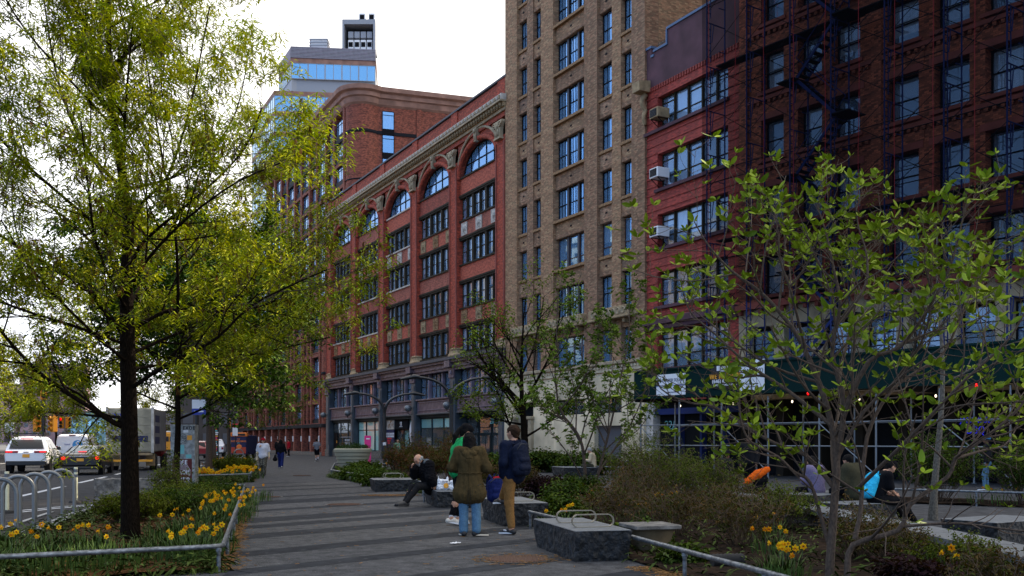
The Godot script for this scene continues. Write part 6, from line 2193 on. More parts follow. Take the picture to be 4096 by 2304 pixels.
	slab(o,"body",Vector3(-0.7,0.35,-3.2),Vector3(0.7,2.05,0),M.print_navy,0.05)
	slab(o,"front_panel",Vector3(-0.66,0.45,0.0),Vector3(0.66,1.0,0.02),mat("cart_red",lin(0.42,0.05,0.02),0.5))
	slab(o,"roof_sign",Vector3(-0.72,1.95,-0.5),Vector3(0.72,2.3,0.05),M.print_orange,0.03)
	slab(o,"roof_sign_face",Vector3(-0.6,2.02,0.05),Vector3(0.6,2.2,0.07),M.print_black)
	letters(o,"lettering","THE",0.1,M.print_orange,Vector3(0,1.72,0.03),Basis.IDENTITY,true)
	letters(o,"lettering","POTATO BROS",0.15,M.print_orange,Vector3(0,1.52,0.03),Basis.IDENTITY,true)
	letters(o,"lettering","NYC",0.09,M.print_teal,Vector3(0,1.36,0.03),Basis.IDENTITY,true)
	b = MB.new()
	b.ball(Vector3.ZERO,Vector3(0.24,0.2,0.02),14)
	add(o,"front_print",b.mesh(),M.print_orange,Vector3(0.05,1.05,0.02))
	for s in [-1.0,1.0]:
		wheel(o,Vector3(s*0.6,0.3,-0.6),0.3,0.2,s)
		wheel(o,Vector3(s*0.6,0.3,-2.4),0.3,0.2,s)
	o = thing("hoop_rack","grey ring shaped bike rack in front of the food cart","bike rack",v(-23.2,0,84.5),0.5)
	b = MB.new()
	var hp: Array = []
	var hr: Array = []
	for k in 21:
		hp.append(Vector3(cos(TAU*k/20)*0.4,0.45+sin(TAU*k/20)*0.4,0))
		hr.append(0.05)
	b.tube(hp,hr,8)
	add(o,"ring",b.mesh(),M.rack_steel)
	slab(o,"cross_bar",Vector3(-0.4,0.42,-0.03),Vector3(0.4,0.5,0.03),M.rack_steel)
	# access ramp with rails at the red loft's corner
	o = thing("access_ramp","grey ramp with steel handrails at the corner of the purple storefront","ramp",v(-15.4,0,96.0),deg_to_rad(62.0))
	slab(o,"deck",Vector3(-1,0,-1.4),Vector3(10,0.18,0),M.concrete)
	for e in [[-1.0,3.6],[4.6,8.4]]:
		b = MB.new()
		for y in [0.45,0.75,1.05]:
			b.cyl(Vector3(e[0],y+0.1,0.02),Vector3(e[1],y,0.02),0.03,6)
		add(o,"handrail",b.mesh(),M.galvanised)
		for k in 5:
			b = MB.new()
			b.cyl(Vector3(0,0,0),Vector3(0,1.12,0),0.03,6)
			add(o,"rail_post",b.mesh(),M.galvanised,Vector3(lerpf(e[0],e[1],k/4.0),0,0.02))
	# concrete pedestal with a slab top in the near right bed, black tube beside it
	o = thing("concrete_pedestal","tan concrete pedestal with wide pale slab in the soil bed","pedestal",v(1.95,0.02,14.1),0.25)
	b = MB.new()
	b.lathe([Vector2(0.26,0),Vector2(0.38,0.3)],4,Transform3D(Basis(Vector3.UP,PI/4),Vector3.ZERO))
	add(o,"base",b.mesh(),tri_map(mat("pedestal_tan",lin(0.20,0.15,0.085),0.9),M.grime,Vector3(1,1,1)))
	slab(o,"slab_top",Vector3(-0.34,0.3,-0.34),Vector3(0.34,0.36,0.34),M.concrete,0.01)
	o = thing("drain_tube","short black ribbed tube lying on the soil by the pedestal","tube",v(2.62,0.1,12.1),0.2)
	b = MB.new()
	var tp: Array = []
	var tr: Array = []
	for k in 17:
		tp.append(Vector3(-0.2+k*0.025,0,0))
		tr.append(0.085 if k % 2 else 0.075)
	b.tube(tp,tr,14)
	add(o,"ribbed_tube",b.mesh(),M.rubber)
func litter() -> void:
	var t: Array = []
	var c := PackedColorArray()
	var b := MB.new()
	b.box(Vector3(-0.035,0,-0.004),Vector3(0.035,0.004,0.004))
	for i in 9000:
		var u := rng.randf()
		var p: Vector2
		if u < 0.62:
			var k := pow(rng.randf(),0.8)
			p = Vector2(-3.44,11.84).lerp(Vector2(-7.6,28.3),k)+Vector2(0.9702,0.2425)*(absf(rng.randfn(0,0.13)) - 0.1)
		elif u < 0.72:
			p = Vector2(1.62,12.2).lerp(Vector2(2.4,9.4),rng.randf())+Vector2(rng.randfn(0,0.12),0)
		elif u < 0.78:
			p = Vector2(-10.2,38.5).lerp(Vector2(-13.4,52),rng.randf())+Vector2(absf(rng.randfn(0,0.14)),0)
		elif u < 0.80:
			var a := rnd(0,TAU)
			p = Vector2(0.06,13.02)+Vector2(cos(a),sin(a))*(0.5+rng.randfn(0,0.12))
		elif u < 0.9:
			p = Vector2(-3.5,28.3)+Vector2(rng.randfn(0,0.35),rng.randfn(0,0.2))
		else:
			p = Vector2(rnd(-5,1.2),rnd(11,24))
			if rng.randf() < 0.8:
				continue
		t.append(Transform3D(Basis(Vector3.UP,rnd(0,TAU)).scaled(Vector3.ONE*rnd(0.5,1.3)),v(p.x,0.006+rng.randf()*0.01,p.y)))
		c.append(lin(0.30,0.14,0.03)*rnd(0.4,1.1))
	var m := mat("needle",Color.WHITE,0.95)
	m.vertex_color_use_as_albedo = true
	var o := scatter(self,"catkin_litter",b.mesh(),m,t,c,true)
	o.set_meta("label","brown fallen catkins drifted along the rails and paving")
	o.set_meta("category","litter")
func gum_spots() -> void:
	# trodden gum and drip stains: small flat blots on the slabs
	var b := MB.new()
	b.lathe([Vector2(0.5,0.0),Vector2(0.42,0.05),Vector2(0.0,0.06)],9)
	var t: Array = []
	var c := PackedColorArray()
	for i in 700:
		var p := Vector2(rnd(-8.0,2.0),9.0+22.0*pow(rng.randf(),1.5))
		var edge := lerpf(-3.2,-7.6,clampf((p.y - 11.8)/16.4,0,1))
		var right := lerpf(2.0,-3.2,clampf((p.y - 9.0)/22.0,0,1))
		if p.x < edge+0.1 or p.x > right:
			continue
		var r := rnd(0.012,0.035)*(2.5 if rng.randf() < 0.06 else 1.0)
		t.append(Transform3D(Basis(Vector3.UP,rnd(0,TAU)).scaled(Vector3(r*2.0,0.02,r*rnd(1.3,2.2))),v(p.x,0.0025,p.y)))
		c.append(lin(0.022,0.022,0.024)*rnd(0.7,2.2))
	var m := mat("gum",Color.WHITE,0.85)
	m.vertex_color_use_as_albedo = true
	var o := scatter(self,"gum_spots",b.mesh(),m,t,c,true)
	o.set_meta("label","small dark gum spots trodden into the paving")
	o.set_meta("category","stains")
# ================================================================ trees and plants
# a cluster of leaves round one twig end; style: "narrow", "broad", "oval", "small"
func leaf_cluster(style: String,n: int) -> ArrayMesh:
	var key := "lc_%s_%d" % [style,n]
	if cache.has(key):
		return cache[key]
	var r := RandomNumberGenerator.new()
	r.seed = hash(key)
	var b := MB.new()
	for i in n:
		var a := TAU*i/n+r.randf()*0.8
		var up := r.randf_range(-0.7,0.7)
		var l := 0.10
		var w := 0.021
		var spread := 0.10
		if style == "broad":
			l = 0.075
			w = 0.042
			spread = 0.08
		elif style == "oval":
			l = 0.12
			w = 0.05
			up = r.randf_range(0.2,1.2)
			spread = 0.01
		elif style == "small":
			l = 0.04
			w = 0.02
			spread = 0.06
		else:
			up = r.randf_range(-0.9,0.35)
		l *= r.randf_range(0.7,1.2)
		var d := Vector3(cos(a)*cos(up),sin(up),sin(a)*cos(up))
		var base := d*spread*r.randf()+Vector3(r.randf_range(-1,1),r.randf_range(-1,1),r.randf_range(-1,1))*spread*0.7
		leaf_shape(b,base,d,l,w,r.randf_range(-0.5,0.5))
	cache[key] = b.mesh()
	return cache[key]
func leaf_shape(b: MB,base: Vector3,d: Vector3,l: float,w: float,roll: float) -> void:
	var side := d.cross(Vector3.UP)
	if side.length() < 0.05:
		side = Vector3.RIGHT
	side = side.normalized().rotated(d.normalized(),roll)
	var nn := side.cross(d).normalized()
	var fold := nn*w*0.35
	var droop := Vector3.DOWN*l*0.18
	var m1 := base+d*l*0.4
	var tip := base+d*l+droop
	var s1 := m1+side*w*0.5+fold
	var s2 := m1 - side*w*0.5+fold
	var q1 := base+d*l*0.75+side*w*0.36+fold*0.7+droop*0.5
	var q2 := base+d*l*0.75 - side*w*0.36+fold*0.7+droop*0.5
	var na := (nn+side*0.4).normalized()
	var nb := (nn - side*0.4).normalized()
	b.tri(base,s1,m1,na,na,na)
	b.tri(base,m1,s2,nb,nb,nb)
	b.tri(m1,s1,q1,na,na,na)
	b.tri(m1,q2,s2,nb,nb,nb)
	b.tri(m1,q1,tip,na,na,na)
	b.tri(m1,tip,q2,nb,nb,nb)
class TreeMaker:
	var mb := MB.new()
	var twigs := MB.new()
	var ends: Array = []     # transforms (position, direction) where leaves grow
	var r := RandomNumberGenerator.new()
	var min_r := 0.006
	var thin := 0.012
	var max_level := 3
	var leaf_gap := 0.1
	var spread := 0.75
	var lift := 0.15
	var kids := 5.0
	var len_ratio := 0.55
	func limb(pts: Array,r0: float,r1: float,level: int) -> void:
		# smooth the given points a little with wobble
		var run: Array = []
		var rad: Array = []
		var n: int = pts.size()
		for i in n - 1:
			var steps := 3
			for k in steps:
				var t := float(k)/steps
				var p0: Vector3 = pts[maxi(i - 1,0)]
				var p3: Vector3 = pts[mini(i+2,n - 1)]
				var q: Vector3 = (pts[i] as Vector3).cubic_interpolate(pts[i+1],p0,p3,t)
				run.append(q)
				rad.append(lerpf(r0,r1,pow((i+t)/(n - 1),0.8)))
		run.append(pts[n - 1])
		rad.append(r1)
		if r0 > thin:
			mb.tube(run,rad,8 if r0 > 0.06 else (6 if r0 > 0.02 else 5))
		else:
			twigs.tube(run,rad,3,false)
		grow(run,rad,level)
	func grow(run: Array,rad: Array,level: int) -> void:
		var total := 0.0
		for i in run.size() - 1:
			total += (run[i] as Vector3).distance_to(run[i+1])
		if level >= max_level:
			var d := 0.0
			for i in range(1,run.size()):
				d += (run[i] as Vector3).distance_to(run[i - 1])
				if d > leaf_gap or i == run.size() - 1:
					d = 0.0
					ends.append([run[i],((run[i] as Vector3) - (run[i - 1] as Vector3)).normalized(),rad[i]])
			return
		var count := int(kids*clampf(total,0.5,2.5)*r.randf_range(0.8,1.2))+1
		for c in count:
			var t := lerpf(0.22,1.0,(c+r.randf())/count)
			var i := clampi(int(t*(run.size() - 1)),0,run.size() - 2)
			var at: Vector3 = (run[i] as Vector3).lerp(run[i+1],r.randf())
			var dir: Vector3 = ((run[i+1] as Vector3) - (run[i] as Vector3)).normalized()
			var side := dir.cross(Vector3(r.randf_range(-1,1),r.randf_range(-1,1),r.randf_range(-1,1))).normalized()
			var nd := (dir*(1.0 - spread*0.5)+side*spread+Vector3.UP*lift).normalized()
			var l := total*len_ratio*r.randf_range(0.55,1.15)*lerpf(1.1,0.55,t)
			if level >= 1:
				l = minf(l,1.3)
			l = maxf(l,0.18)
			var rr: float = minf(rad[i]*0.62,0.05)
			rr = maxf(rr,min_r)
			var pts: Array = [at]
			var cur := at
			var dd := nd
			var seg := 3
			for k in seg:
				dd = (dd+Vector3(r.randf_range(-0.3,0.3),r.randf_range(-0.25,0.3),r.randf_range(-0.3,0.3))+Vector3.UP*lift*0.4).normalized()
				cur += dd*l/seg
				pts.append(cur)
			limb(pts,rr,maxf(min_r*0.6,rr*0.35),level+1)
func finish_tree(o: Node3D,t: TreeMaker,bark: Material,twig_m: Material,style: String,per: int,lm: Material,tones: Array,size: Vector2,keep := 1.0,jitter := 0.06,height_tone := false) -> void:
	add(o,"trunk",t.mb.mesh(),bark)
	if t.twigs.p.size():
		add(o,"twigs",t.twigs.mesh(),twig_m)
	var tr: Array = []
	var cols := PackedColorArray()
	for e in t.ends:
		if t.r.randf() > keep:
			continue
		var d: Vector3 = e[1]
		var x := d.cross(Vector3.UP)
		if x.length() < 0.1:
			x = Vector3.RIGHT
		x = x.normalized()
		var bs := Basis(x,d,x.cross(d)).orthonormalized() if style == "oval" else Basis(Vector3.UP,t.r.randf()*TAU)
		bs = bs*Basis(Vector3.UP,t.r.randf()*TAU)
		bs = bs.scaled(Vector3.ONE*t.r.randf_range(size.x,size.y))
		tr.append(Transform3D(bs,e[0]+Vector3(t.r.randf_range(-1,1),t.r.randf_range(-1,1),t.r.randf_range(-1,1))*jitter))
		var c: Color = tones[t.r.randi() % tones.size()]
		cols.append(c*t.r.randf_range(0.7,1.2))
	scatter(o,"crown",leaf_cluster(style,per),lm,tr,cols,true)
func build_trees() -> void:
	willow_oak()
	magnolia()
	street_trees()
	middle_trees()
func willow_oak() -> void:
	var o := thing("willow_oak_tree","tall willow oak with dark trunk and narrow yellow green leaves beside the bike racks","tree",v(-5.9,0.0,15.4))
	var t := TreeMaker.new()
	t.r.seed = 21
	t.max_level = 3
	t.kids = 4.4
	t.spread = 0.66
	t.lift = 0.10
	t.len_ratio = 0.5
	t.leaf_gap = 0.06
	t.min_r = 0.004
	var S := 258.6
	var P := func(x: float,y: float,z: float) -> Vector3: return Vector3((x - 527)/S,(2165 - y)/S,z)
	# trunk with root flare
	var trunk := [P.call(527,2175,0),P.call(526,2100,0),P.call(522,1700,0),P.call(516,1350,0.02),P.call(510,1114,0),P.call(514,907,-0.05),P.call(500,745,0),P.call(474,559,0.05),P.call(455,373,0.1),P.call(450,100,0.1),P.call(440,-250,0.0),P.call(445,-520,0.1)]
	var rad := [0.19,0.145,0.125,0.115,0.095,0.082,0.07,0.058,0.048,0.036,0.02,0.008]
	var run: Array = []
	var rr: Array = []
	for i in trunk.size() - 1:
		for k in 3:
			var u := k/3.0
			run.append(trunk[i].cubic_interpolate(trunk[i+1],trunk[maxi(i - 1,0)],trunk[mini(i+2,trunk.size() - 1)],u))
			rr.append(lerpf(rad[i],rad[i+1],u))
	t.mb.tube(run,rr,12)
	t.grow(run.slice(18),rr.slice(18),0)
	var limbs := [
		[[505,1700,0],[476,1694,0.1],[386,1618,0.4],[276,1528,0.7],[172,1404,0.9],[103,1300,1.0],[0,1169,1.1],[-90,1000,1.2]],
		[[480,1690,0],[461,1668,-0.2],[337,1662,-0.7],[206,1650,-1.1],[20,1637,-1.4],[-120,1600,-1.6]],
		[[512,1340,0],[490,1314,0.1],[441,1238,0.3],[393,1155,0.6],[276,1086,0.9],[103,962,1.2],[0,859,1.4],[-100,720,1.5]],
		[[510,1150,0],[507,1128,0],[386,1004,-0.4],[276,921,-0.8],[152,817,-1.1],[0,714,-1.4],[-100,600,-1.5]],
		[[500,760,0],[400,640,0.3],[330,480,0.5],[280,250,0.6],[250,-50,0.7]],
		[[455,400,0.1],[360,250,-0.3],[300,50,-0.4],[270,-150,-0.4]],
		[[524,1555,0],[560,1540,0.1],[655,1500,0.4],[842,1431,0.9],[966,1383,1.2],[1104,1273,1.4],[1260,1200,1.5],[1390,1150,1.6]],
		[[514,1330,0],[538,1314,0],[655,1231,-0.3],[759,1224,-0.6],[900,1210,-0.9],[1035,1163,-1.1],[1173,1010,-1.3],[1250,880,-1.4]],
		[[650,1233,-0.3],[717,1240,0.0],[721,907,0.2],[690,700,0.3],[655,500,0.3],[600,150,0.3],[580,-100,0.3]],
		[[514,910,0],[547,890,0.1],[621,826,0.4],[745,764,0.8],[838,559,1.0],[888,373,1.1],[930,150,1.1]],
		[[508,1120,0],[600,1010,0.4],[760,930,0.9],[930,830,1.2],[1080,700,1.4],[1150,560,1.5]],
		[[512,1240,0],[530,1150,0.8],[560,1050,1.6],[600,900,2.2],[620,700,2.6]],
		[[516,1450,0],[500,1380,0.9],[460,1280,1.7],[420,1180,2.3],[380,1040,2.8]],
		[[512,1250,0],[470,1120,-0.9],[440,1000,-1.7],[420,850,-2.3]],
		[[514,1420,0],[600,1330,-0.8],[680,1250,-1.5],[800,1130,-2.1],[870,1000,-2.4]],
		[[505,800,0],[560,650,0.6],[600,480,0.9],[640,250,1.1],[680,20,1.2]],
		[[480,600,0],[520,420,-0.6],[560,250,-0.9],[600,0,-1.1]],
		[[500,780,0],[380,700,-0.7],[250,560,-1.2],[140,380,-1.5],[80,180,-1.6]],
		[[514,1000,0],[380,860,0.9],[230,700,1.5],[110,520,1.8],[40,330,1.9]],
		[[510,1180,0],[680,1080,0.9],[880,960,1.5],[1080,850,1.8],[1240,790,1.9]],
		[[512,1480,0],[700,1420,-1.0],[900,1380,-1.7],[1080,1330,-2.0],[1220,1290,-2.2]],
		[[512,1500,0],[400,1420,-0.9],[270,1350,-1.6],[130,1270,-2.0],[0,1190,-2.2]],
		[[514,1380,0],[400,1330,0.9],[260,1280,1.6],[120,1200,2.0],[20,1120,2.2]],
		[[470,520,0],[380,400,0.8],[260,250,1.2],[170,90,1.3],[110,-80,1.3]],
		[[500,760,0],[640,660,-0.7],[760,520,-1.1],[850,350,-1.3],[900,150,-1.3]],
	]
	var wid := [0.055,0.035,0.05,0.048,0.035,0.022,0.045,0.045,0.034,0.036,0.034,0.03,0.03,0.03,0.032,0.028,0.022,0.028,0.03,0.032,0.03,0.028,0.028,0.022,0.026]
	for i in limbs.size():
		var pts: Array = []
		for q in limbs[i]:
			pts.append(P.call(q[0],q[1],q[2]))
		t.limb(pts,wid[i],0.009,0)
	var tones := [lin(0.25,0.325,0.018),lin(0.33,0.375,0.016),lin(0.19,0.265,0.02),lin(0.40,0.41,0.016),lin(0.25,0.27,0.018)]
	finish_tree(o,t,M.bark_dark,M.twig_dark,"narrow",9,M.leaf,tones,Vector2(0.8,1.25),OAK_KEEP,0.08)
	# hanging brown catkins
	var cb := MB.new()
	for k in 4:
		cb.tube([Vector3(k*0.012 - 0.02,0,0),Vector3(k*0.016 - 0.025,-0.035,0.008),Vector3(k*0.02 - 0.03,-0.075,0.0)],[0.004,0.005,0.003],3,false)
	var tr: Array = []
	var cc := PackedColorArray()
	for e in t.ends:
		if t.r.randf() < 0.16 and e[0].y < 6.0:
			tr.append(Transform3D(Basis(Vector3.UP,t.r.randf()*TAU).scaled(Vector3.ONE*t.r.randf_range(0.7,1.3)),e[0]))
			cc.append(lin(0.13,0.06,0.012)*t.r.randf_range(0.6,1.2))
	scatter(o,"catkins",cb.mesh(),M.leaf,tr,cc,true)
	print("oak leaf ends ",t.ends.size())
const OAK_KEEP := 0.62
func magnolia() -> void:
	var o := thing("magnolia_tree","multi-stemmed magnolia with fresh oval leaves in the soil bed","tree",v(3.38,0.0,10.5))
	var t := TreeMaker.new()
	t.r.seed = 5
	t.max_level = 2
	t.kids = 6.6
	t.spread = 0.85
	t.lift = 0.16
	t.len_ratio = 0.42
	t.leaf_gap = 9.0
	t.min_r = 0.0035
	t.thin = 0.008
	var S := 379.2
	var P := func(x: float,y: float,z: float) -> Vector3: return Vector3((x - 3330)/S,(2352 - y)/S - maxf(0.0,1250.0 - y)/S*0.28,z)
	var limbs := [
		[[3318,2360,0],[3320,2250,0],[3334,2024,0.02],[3346,1837,0.0],[3318,1618,-0.1],[3231,1383,-0.15],[3160,1265,-0.2],[3060,1120,-0.2],[2950,1000,-0.25],[2850,860,-0.2],[2790,720,-0.2]],
		[[3346,1850,0],[3364,1618,0.1],[3310,1419,0.15],[3330,1230,0.25],[3300,1050,0.3],[3270,850,0.3],[3230,680,0.3]],
		[[3362,1650,0.1],[3450,1450,0.2],[3549,1400,0.35],[3640,1250,0.5],[3700,1050,0.6],[3740,850,0.6],[3760,720,0.6]],
		[[3360,2360,0.15],[3370,2290,0.15],[3393,2173,0.15],[3549,2111,0.3],[3587,2011,0.35],[3718,1899,0.45],[3737,1830,0.5],[3818,1762,0.6],[3942,1640,0.7],[4050,1450,0.8],[4120,1250,0.9],[4140,1050,0.9]],
		[[3400,2150,0.15],[3406,2124,0.15],[3431,2024,0.1],[3468,1749,0.0],[3574,1568,-0.1],[3700,1480,-0.2],[3824,1401,-0.3],[3920,1200,-0.35],[3990,1000,-0.4],[4020,850,-0.4]],
		[[3322,2200,0],[3292,2098,0],[3230,1930,0.1],[3155,1886,0.2],[3080,1824,0.3],[2968,1768,0.4],[2925,1690,0.45],[2915,1600,0.5]],
		[[3336,1950,0],[3242,1824,-0.15],[3130,1774,-0.3],[3017,1700,-0.45],[2899,1618,-0.6],[2800,1600,-0.7],[2690,1540,-0.8],[2640,1420,-0.85]],
		[[3330,1700,-0.05],[3200,1560,-0.4],[3060,1440,-0.7],[2930,1300,-0.9],[2830,1180,-1.0],[2790,1020,-1.0]],
		[[3364,1640,0.1],[3420,1500,-0.5],[3500,1300,-0.8],[3540,1100,-0.9],[3520,900,-0.9],[3540,780,-0.9]],
		[[3420,1950,0.1],[3520,1750,0.8],[3640,1560,1.2],[3780,1400,1.4],[3850,1200,1.5]],
		[[3240,1400,-0.15],[3130,1150,0.3],[3080,1000,0.4],[3060,850,0.5],[3050,760,0.5]],
		[[3340,1300,0.2],[3420,1130,0.3],[3440,950,0.2],[3420,780,0.1],[3410,640,0.1]],
		[[3737,1830,0.5],[3900,1800,0.2],[4020,1780,0.0],[4110,1700,-0.2]],
		[[3560,1570,-0.1],[3640,1380,0.3],[3660,1200,0.4],[3620,1020,0.5],[3630,900,0.5]],
	]
	var wid := [0.058,0.035,0.032,0.042,0.032,0.026,0.03,0.026,0.024,0.024,0.018,0.018,0.018,0.018]
	for i in limbs.size():
		var pts: Array = []
		for q in limbs[i]:
			pts.append(P.call(q[0],q[1],q[2]))
		t.limb(pts,wid[i],0.006,0)
		t.ends.append([pts[-1],(pts[-1] - pts[-2]).normalized(),0.005])
	add(o,"trunk",t.mb.mesh(),M.bark_brown)
	add(o,"twigs",t.twigs.mesh(),M.twig)
	# whorls of leaves: the 300 nearest the eye are parts, the rest one mass
	var all: Array = []
	for e in t.ends:
		var n := t.r.randi_range(3,6)
		if e[0].y < 1.2 and t.r.randf() < 0.5:
			continue
		for k in n:
			var a := TAU*k/n+t.r.randf()*1.2
			var d: Vector3 = (e[1] as Vector3)*0.3+Vector3(cos(a),t.r.randf_range(-0.35,0.75),sin(a))*0.9
			d = d.normalized()
			var x := d.cross(Vector3.UP).normalized()
			var l := t.r.randf_range(0.45,1.3)*(1.0 if k < 4 else 0.6)
			all.append(Transform3D((Basis(x,d,x.cross(d))*Basis(Vector3.UP,t.r.randf_range(-1.2,1.2))).scaled(Vector3.ONE*l),e[0]+d*0.008))
	all.sort_custom(func(p,q): return p.origin.z*0.25+p.basis.x.length()*1.5 > q.origin.z*0.25+q.basis.x.length()*1.5)
	var tones := [lin(0.155,0.225,0.02),lin(0.20,0.265,0.02),lin(0.115,0.18,0.022),lin(0.27,0.31,0.022)]
	var lm: Array = []
	for k in 5:
		var b := MB.new()
		b.colored = true
		b.col = tones[k % 4]*t.r.randf_range(0.85,1.1)
		big_leaf(b,0.095,0.040+0.003*k,0.1+0.16*k)
		lm.append(b.mesh())
	for i in mini(300,all.size()):
		var l := add(o,"leaf",lm[i % 5],M.leaf_waxy,all[i].origin,all[i].basis)
	var cols := PackedColorArray()
	var rest := all.slice(300)
	for e in rest:
		cols.append(Color.WHITE*t.r.randf_range(0.75,1.15))
	scatter(o,"leaves",lm[1],M.leaf_waxy,rest,cols,true)
	print("magnolia leaves ",all.size())
func big_leaf(b: MB,l: float,w: float,bend: float) -> void:
	# oval blade along +y, folded at its midrib, curling towards +z
	var prev: Array = []
	for i in 6:
		var u := i/5.0
		var ww := w*0.5*pow(sin(PI*clampf(0.04+u*0.92,0,1)),0.75)
		var c := Vector3(0,l*(u - 0.02*u*u),bend*l*u*u)
		var row := [c - Vector3(ww,0,-ww*0.35),c,c+Vector3(ww,0,ww*0.35)]
		if i:
			var n1 := Vector3(0.35,bend*u,-1).normalized()*-1.0
			var n2 := Vector3(-0.35,bend*u,-1).normalized()*-1.0
			b.squad(prev[0],prev[1],row[1],row[0],n1,n1,n1,n1)
			b.squad(prev[1],prev[2],row[2],row[1],n2,n2,n2,n2)
		prev = row
func simple_tree(called: String,label: String,at: Vector3,high: float,crown_low: float,wide: float,tr: float,sd: int,style: String,tones: Array,bark: Material,dense := 1.0,leafm: Material = null,kids := 4.0,group := "",lean := 0.0,scale := Vector2(1.0,1.6),level := 2) -> Node3D:
	var o := thing(called,label,"tree",at,0.0,group)
	var t := TreeMaker.new()
	t.r.seed = sd
	t.max_level = level
	t.kids = kids
	t.spread = 0.75
	t.lift = 0.15
	t.len_ratio = 0.5
	t.leaf_gap = 0.14
	t.min_r = 0.006
	var run: Array = []
	var rad: Array = []
	for i in 13:
		var u := i/12.0
		run.append(Vector3(lean*u+0.06*sin(u*7+sd),high*0.93*u,0.06*cos(u*5+sd)))
		rad.append(tr*(1.35 if i == 0 else 1.0)*lerpf(1.0,0.12,u))
	t.mb.tube(run,rad,8)
	var n := int(9*dense+high)
	for i in n:
		var u := lerpf(crown_low/high,0.97,pow((i+0.5)/n,0.9))
		var k := clampi(int(u*12),0,11)
		var p: Vector3 = (run[k] as Vector3).lerp(run[k+1],u*12 - k)
		var a := i*2.4+t.r.randf()
		var reach := wide*0.5*(0.45+0.75*sin(PI*pow(clampf((u - crown_low/high)/(1 - crown_low/high),0,1),0.75)*0.85+0.35))*t.r.randf_range(0.75,1.1)
		var rise := lerpf(0.15,0.8,u)
		var d := Vector3(cos(a),rise,sin(a))
		t.limb([p,p+d*reach*0.35+Vector3.UP*0.05,p+d*reach*0.7+Vector3.UP*0.12*reach,p+d*reach+Vector3.UP*0.05*reach],maxf(0.012,rad[k]*0.5),0.006,0)
	finish_tree(o,t,bark,M.twig_dark,style,6,leafm if leafm else M.leaf,tones,scale,dense,0.12)
	return o
func street_trees() -> void:
	var dark := [lin(0.06,0.125,0.012),lin(0.075,0.14,0.012),lin(0.05,0.10,0.012),lin(0.10,0.155,0.014)]
	var yel := [lin(0.20,0.22,0.015),lin(0.25,0.25,0.014),lin(0.16,0.19,0.015)]
	simple_tree("street_tree","dense dark green maple at the back of the oak's daffodil bed",v(-10.55,0,31.3),7.8,2.2,7.4,0.12,31,"broad",[lin(0.045,0.095,0.01),lin(0.055,0.11,0.01),lin(0.04,0.08,0.01),lin(0.09,0.14,0.012)],M.bark_dark,1.3,M.leaf_dark,5.6,"",0.0,Vector2(1.5,2.4),2)
	simple_tree("street_tree","dark green street tree in the second daffodil bed",v(-13.9,0,45.5),8.4,2.9,7.4,0.17,32,"broad",dark,M.bark_brown,1.2,M.leaf_dark,4.2,"",0.0,Vector2(1.7,2.6),2)
	simple_tree("street_tree","slim street tree with a pruned knot behind the second daffodil bed",v(-18.6,0,62.0),8.5,3.2,6.5,0.15,33,"broad",dark,M.bark_brown,0.9,M.leaf_dark,2.6,"",0.0,Vector2(2.0,3.0),2)
	simple_tree("street_tree","slim street tree beside the stickered post",v(-20.9,0,73.5),8.0,3.0,6.5,0.14,34,"broad",dark,M.bark_brown,0.9,M.leaf_dark,2.4,"",0.0,Vector2(2.2,3.2),2)
	simple_tree("young_tree","small light green tree before the brick apartment block",v(-21.6,0,92.0),5.0,2.4,4.6,0.08,35,"narrow",[lin(0.10,0.135,0.015),lin(0.085,0.115,0.014)],M.bark_brown,0.8,null,2.6,"",0.0,Vector2(2.0,3.0),2)
	for e in [[-41.5,74.0,9.0,41,"yellow green roadside tree behind the white notice board"],[-50.0,96.0,10.0,42,"yellow green roadside tree beyond the parked black car"],[-37.0,66.0,7.0,43,"low yellow green tree shading the far kerb"],[-55.0,120.0,9.0,44,"far yellow green tree beside the orange brick building"],[-47.0,130.0,8.0,45,"far roadside tree behind the school bus"]]:
		simple_tree("roadside_tree",e[4],v(e[0],0,e[1]),e[2],2.0,e[2]*0.9,0.16,e[3],"broad",yel,M.bark_dark,0.8,null,2.4,"trees across the avenue",0.0,Vector2(2.6,3.8),2)
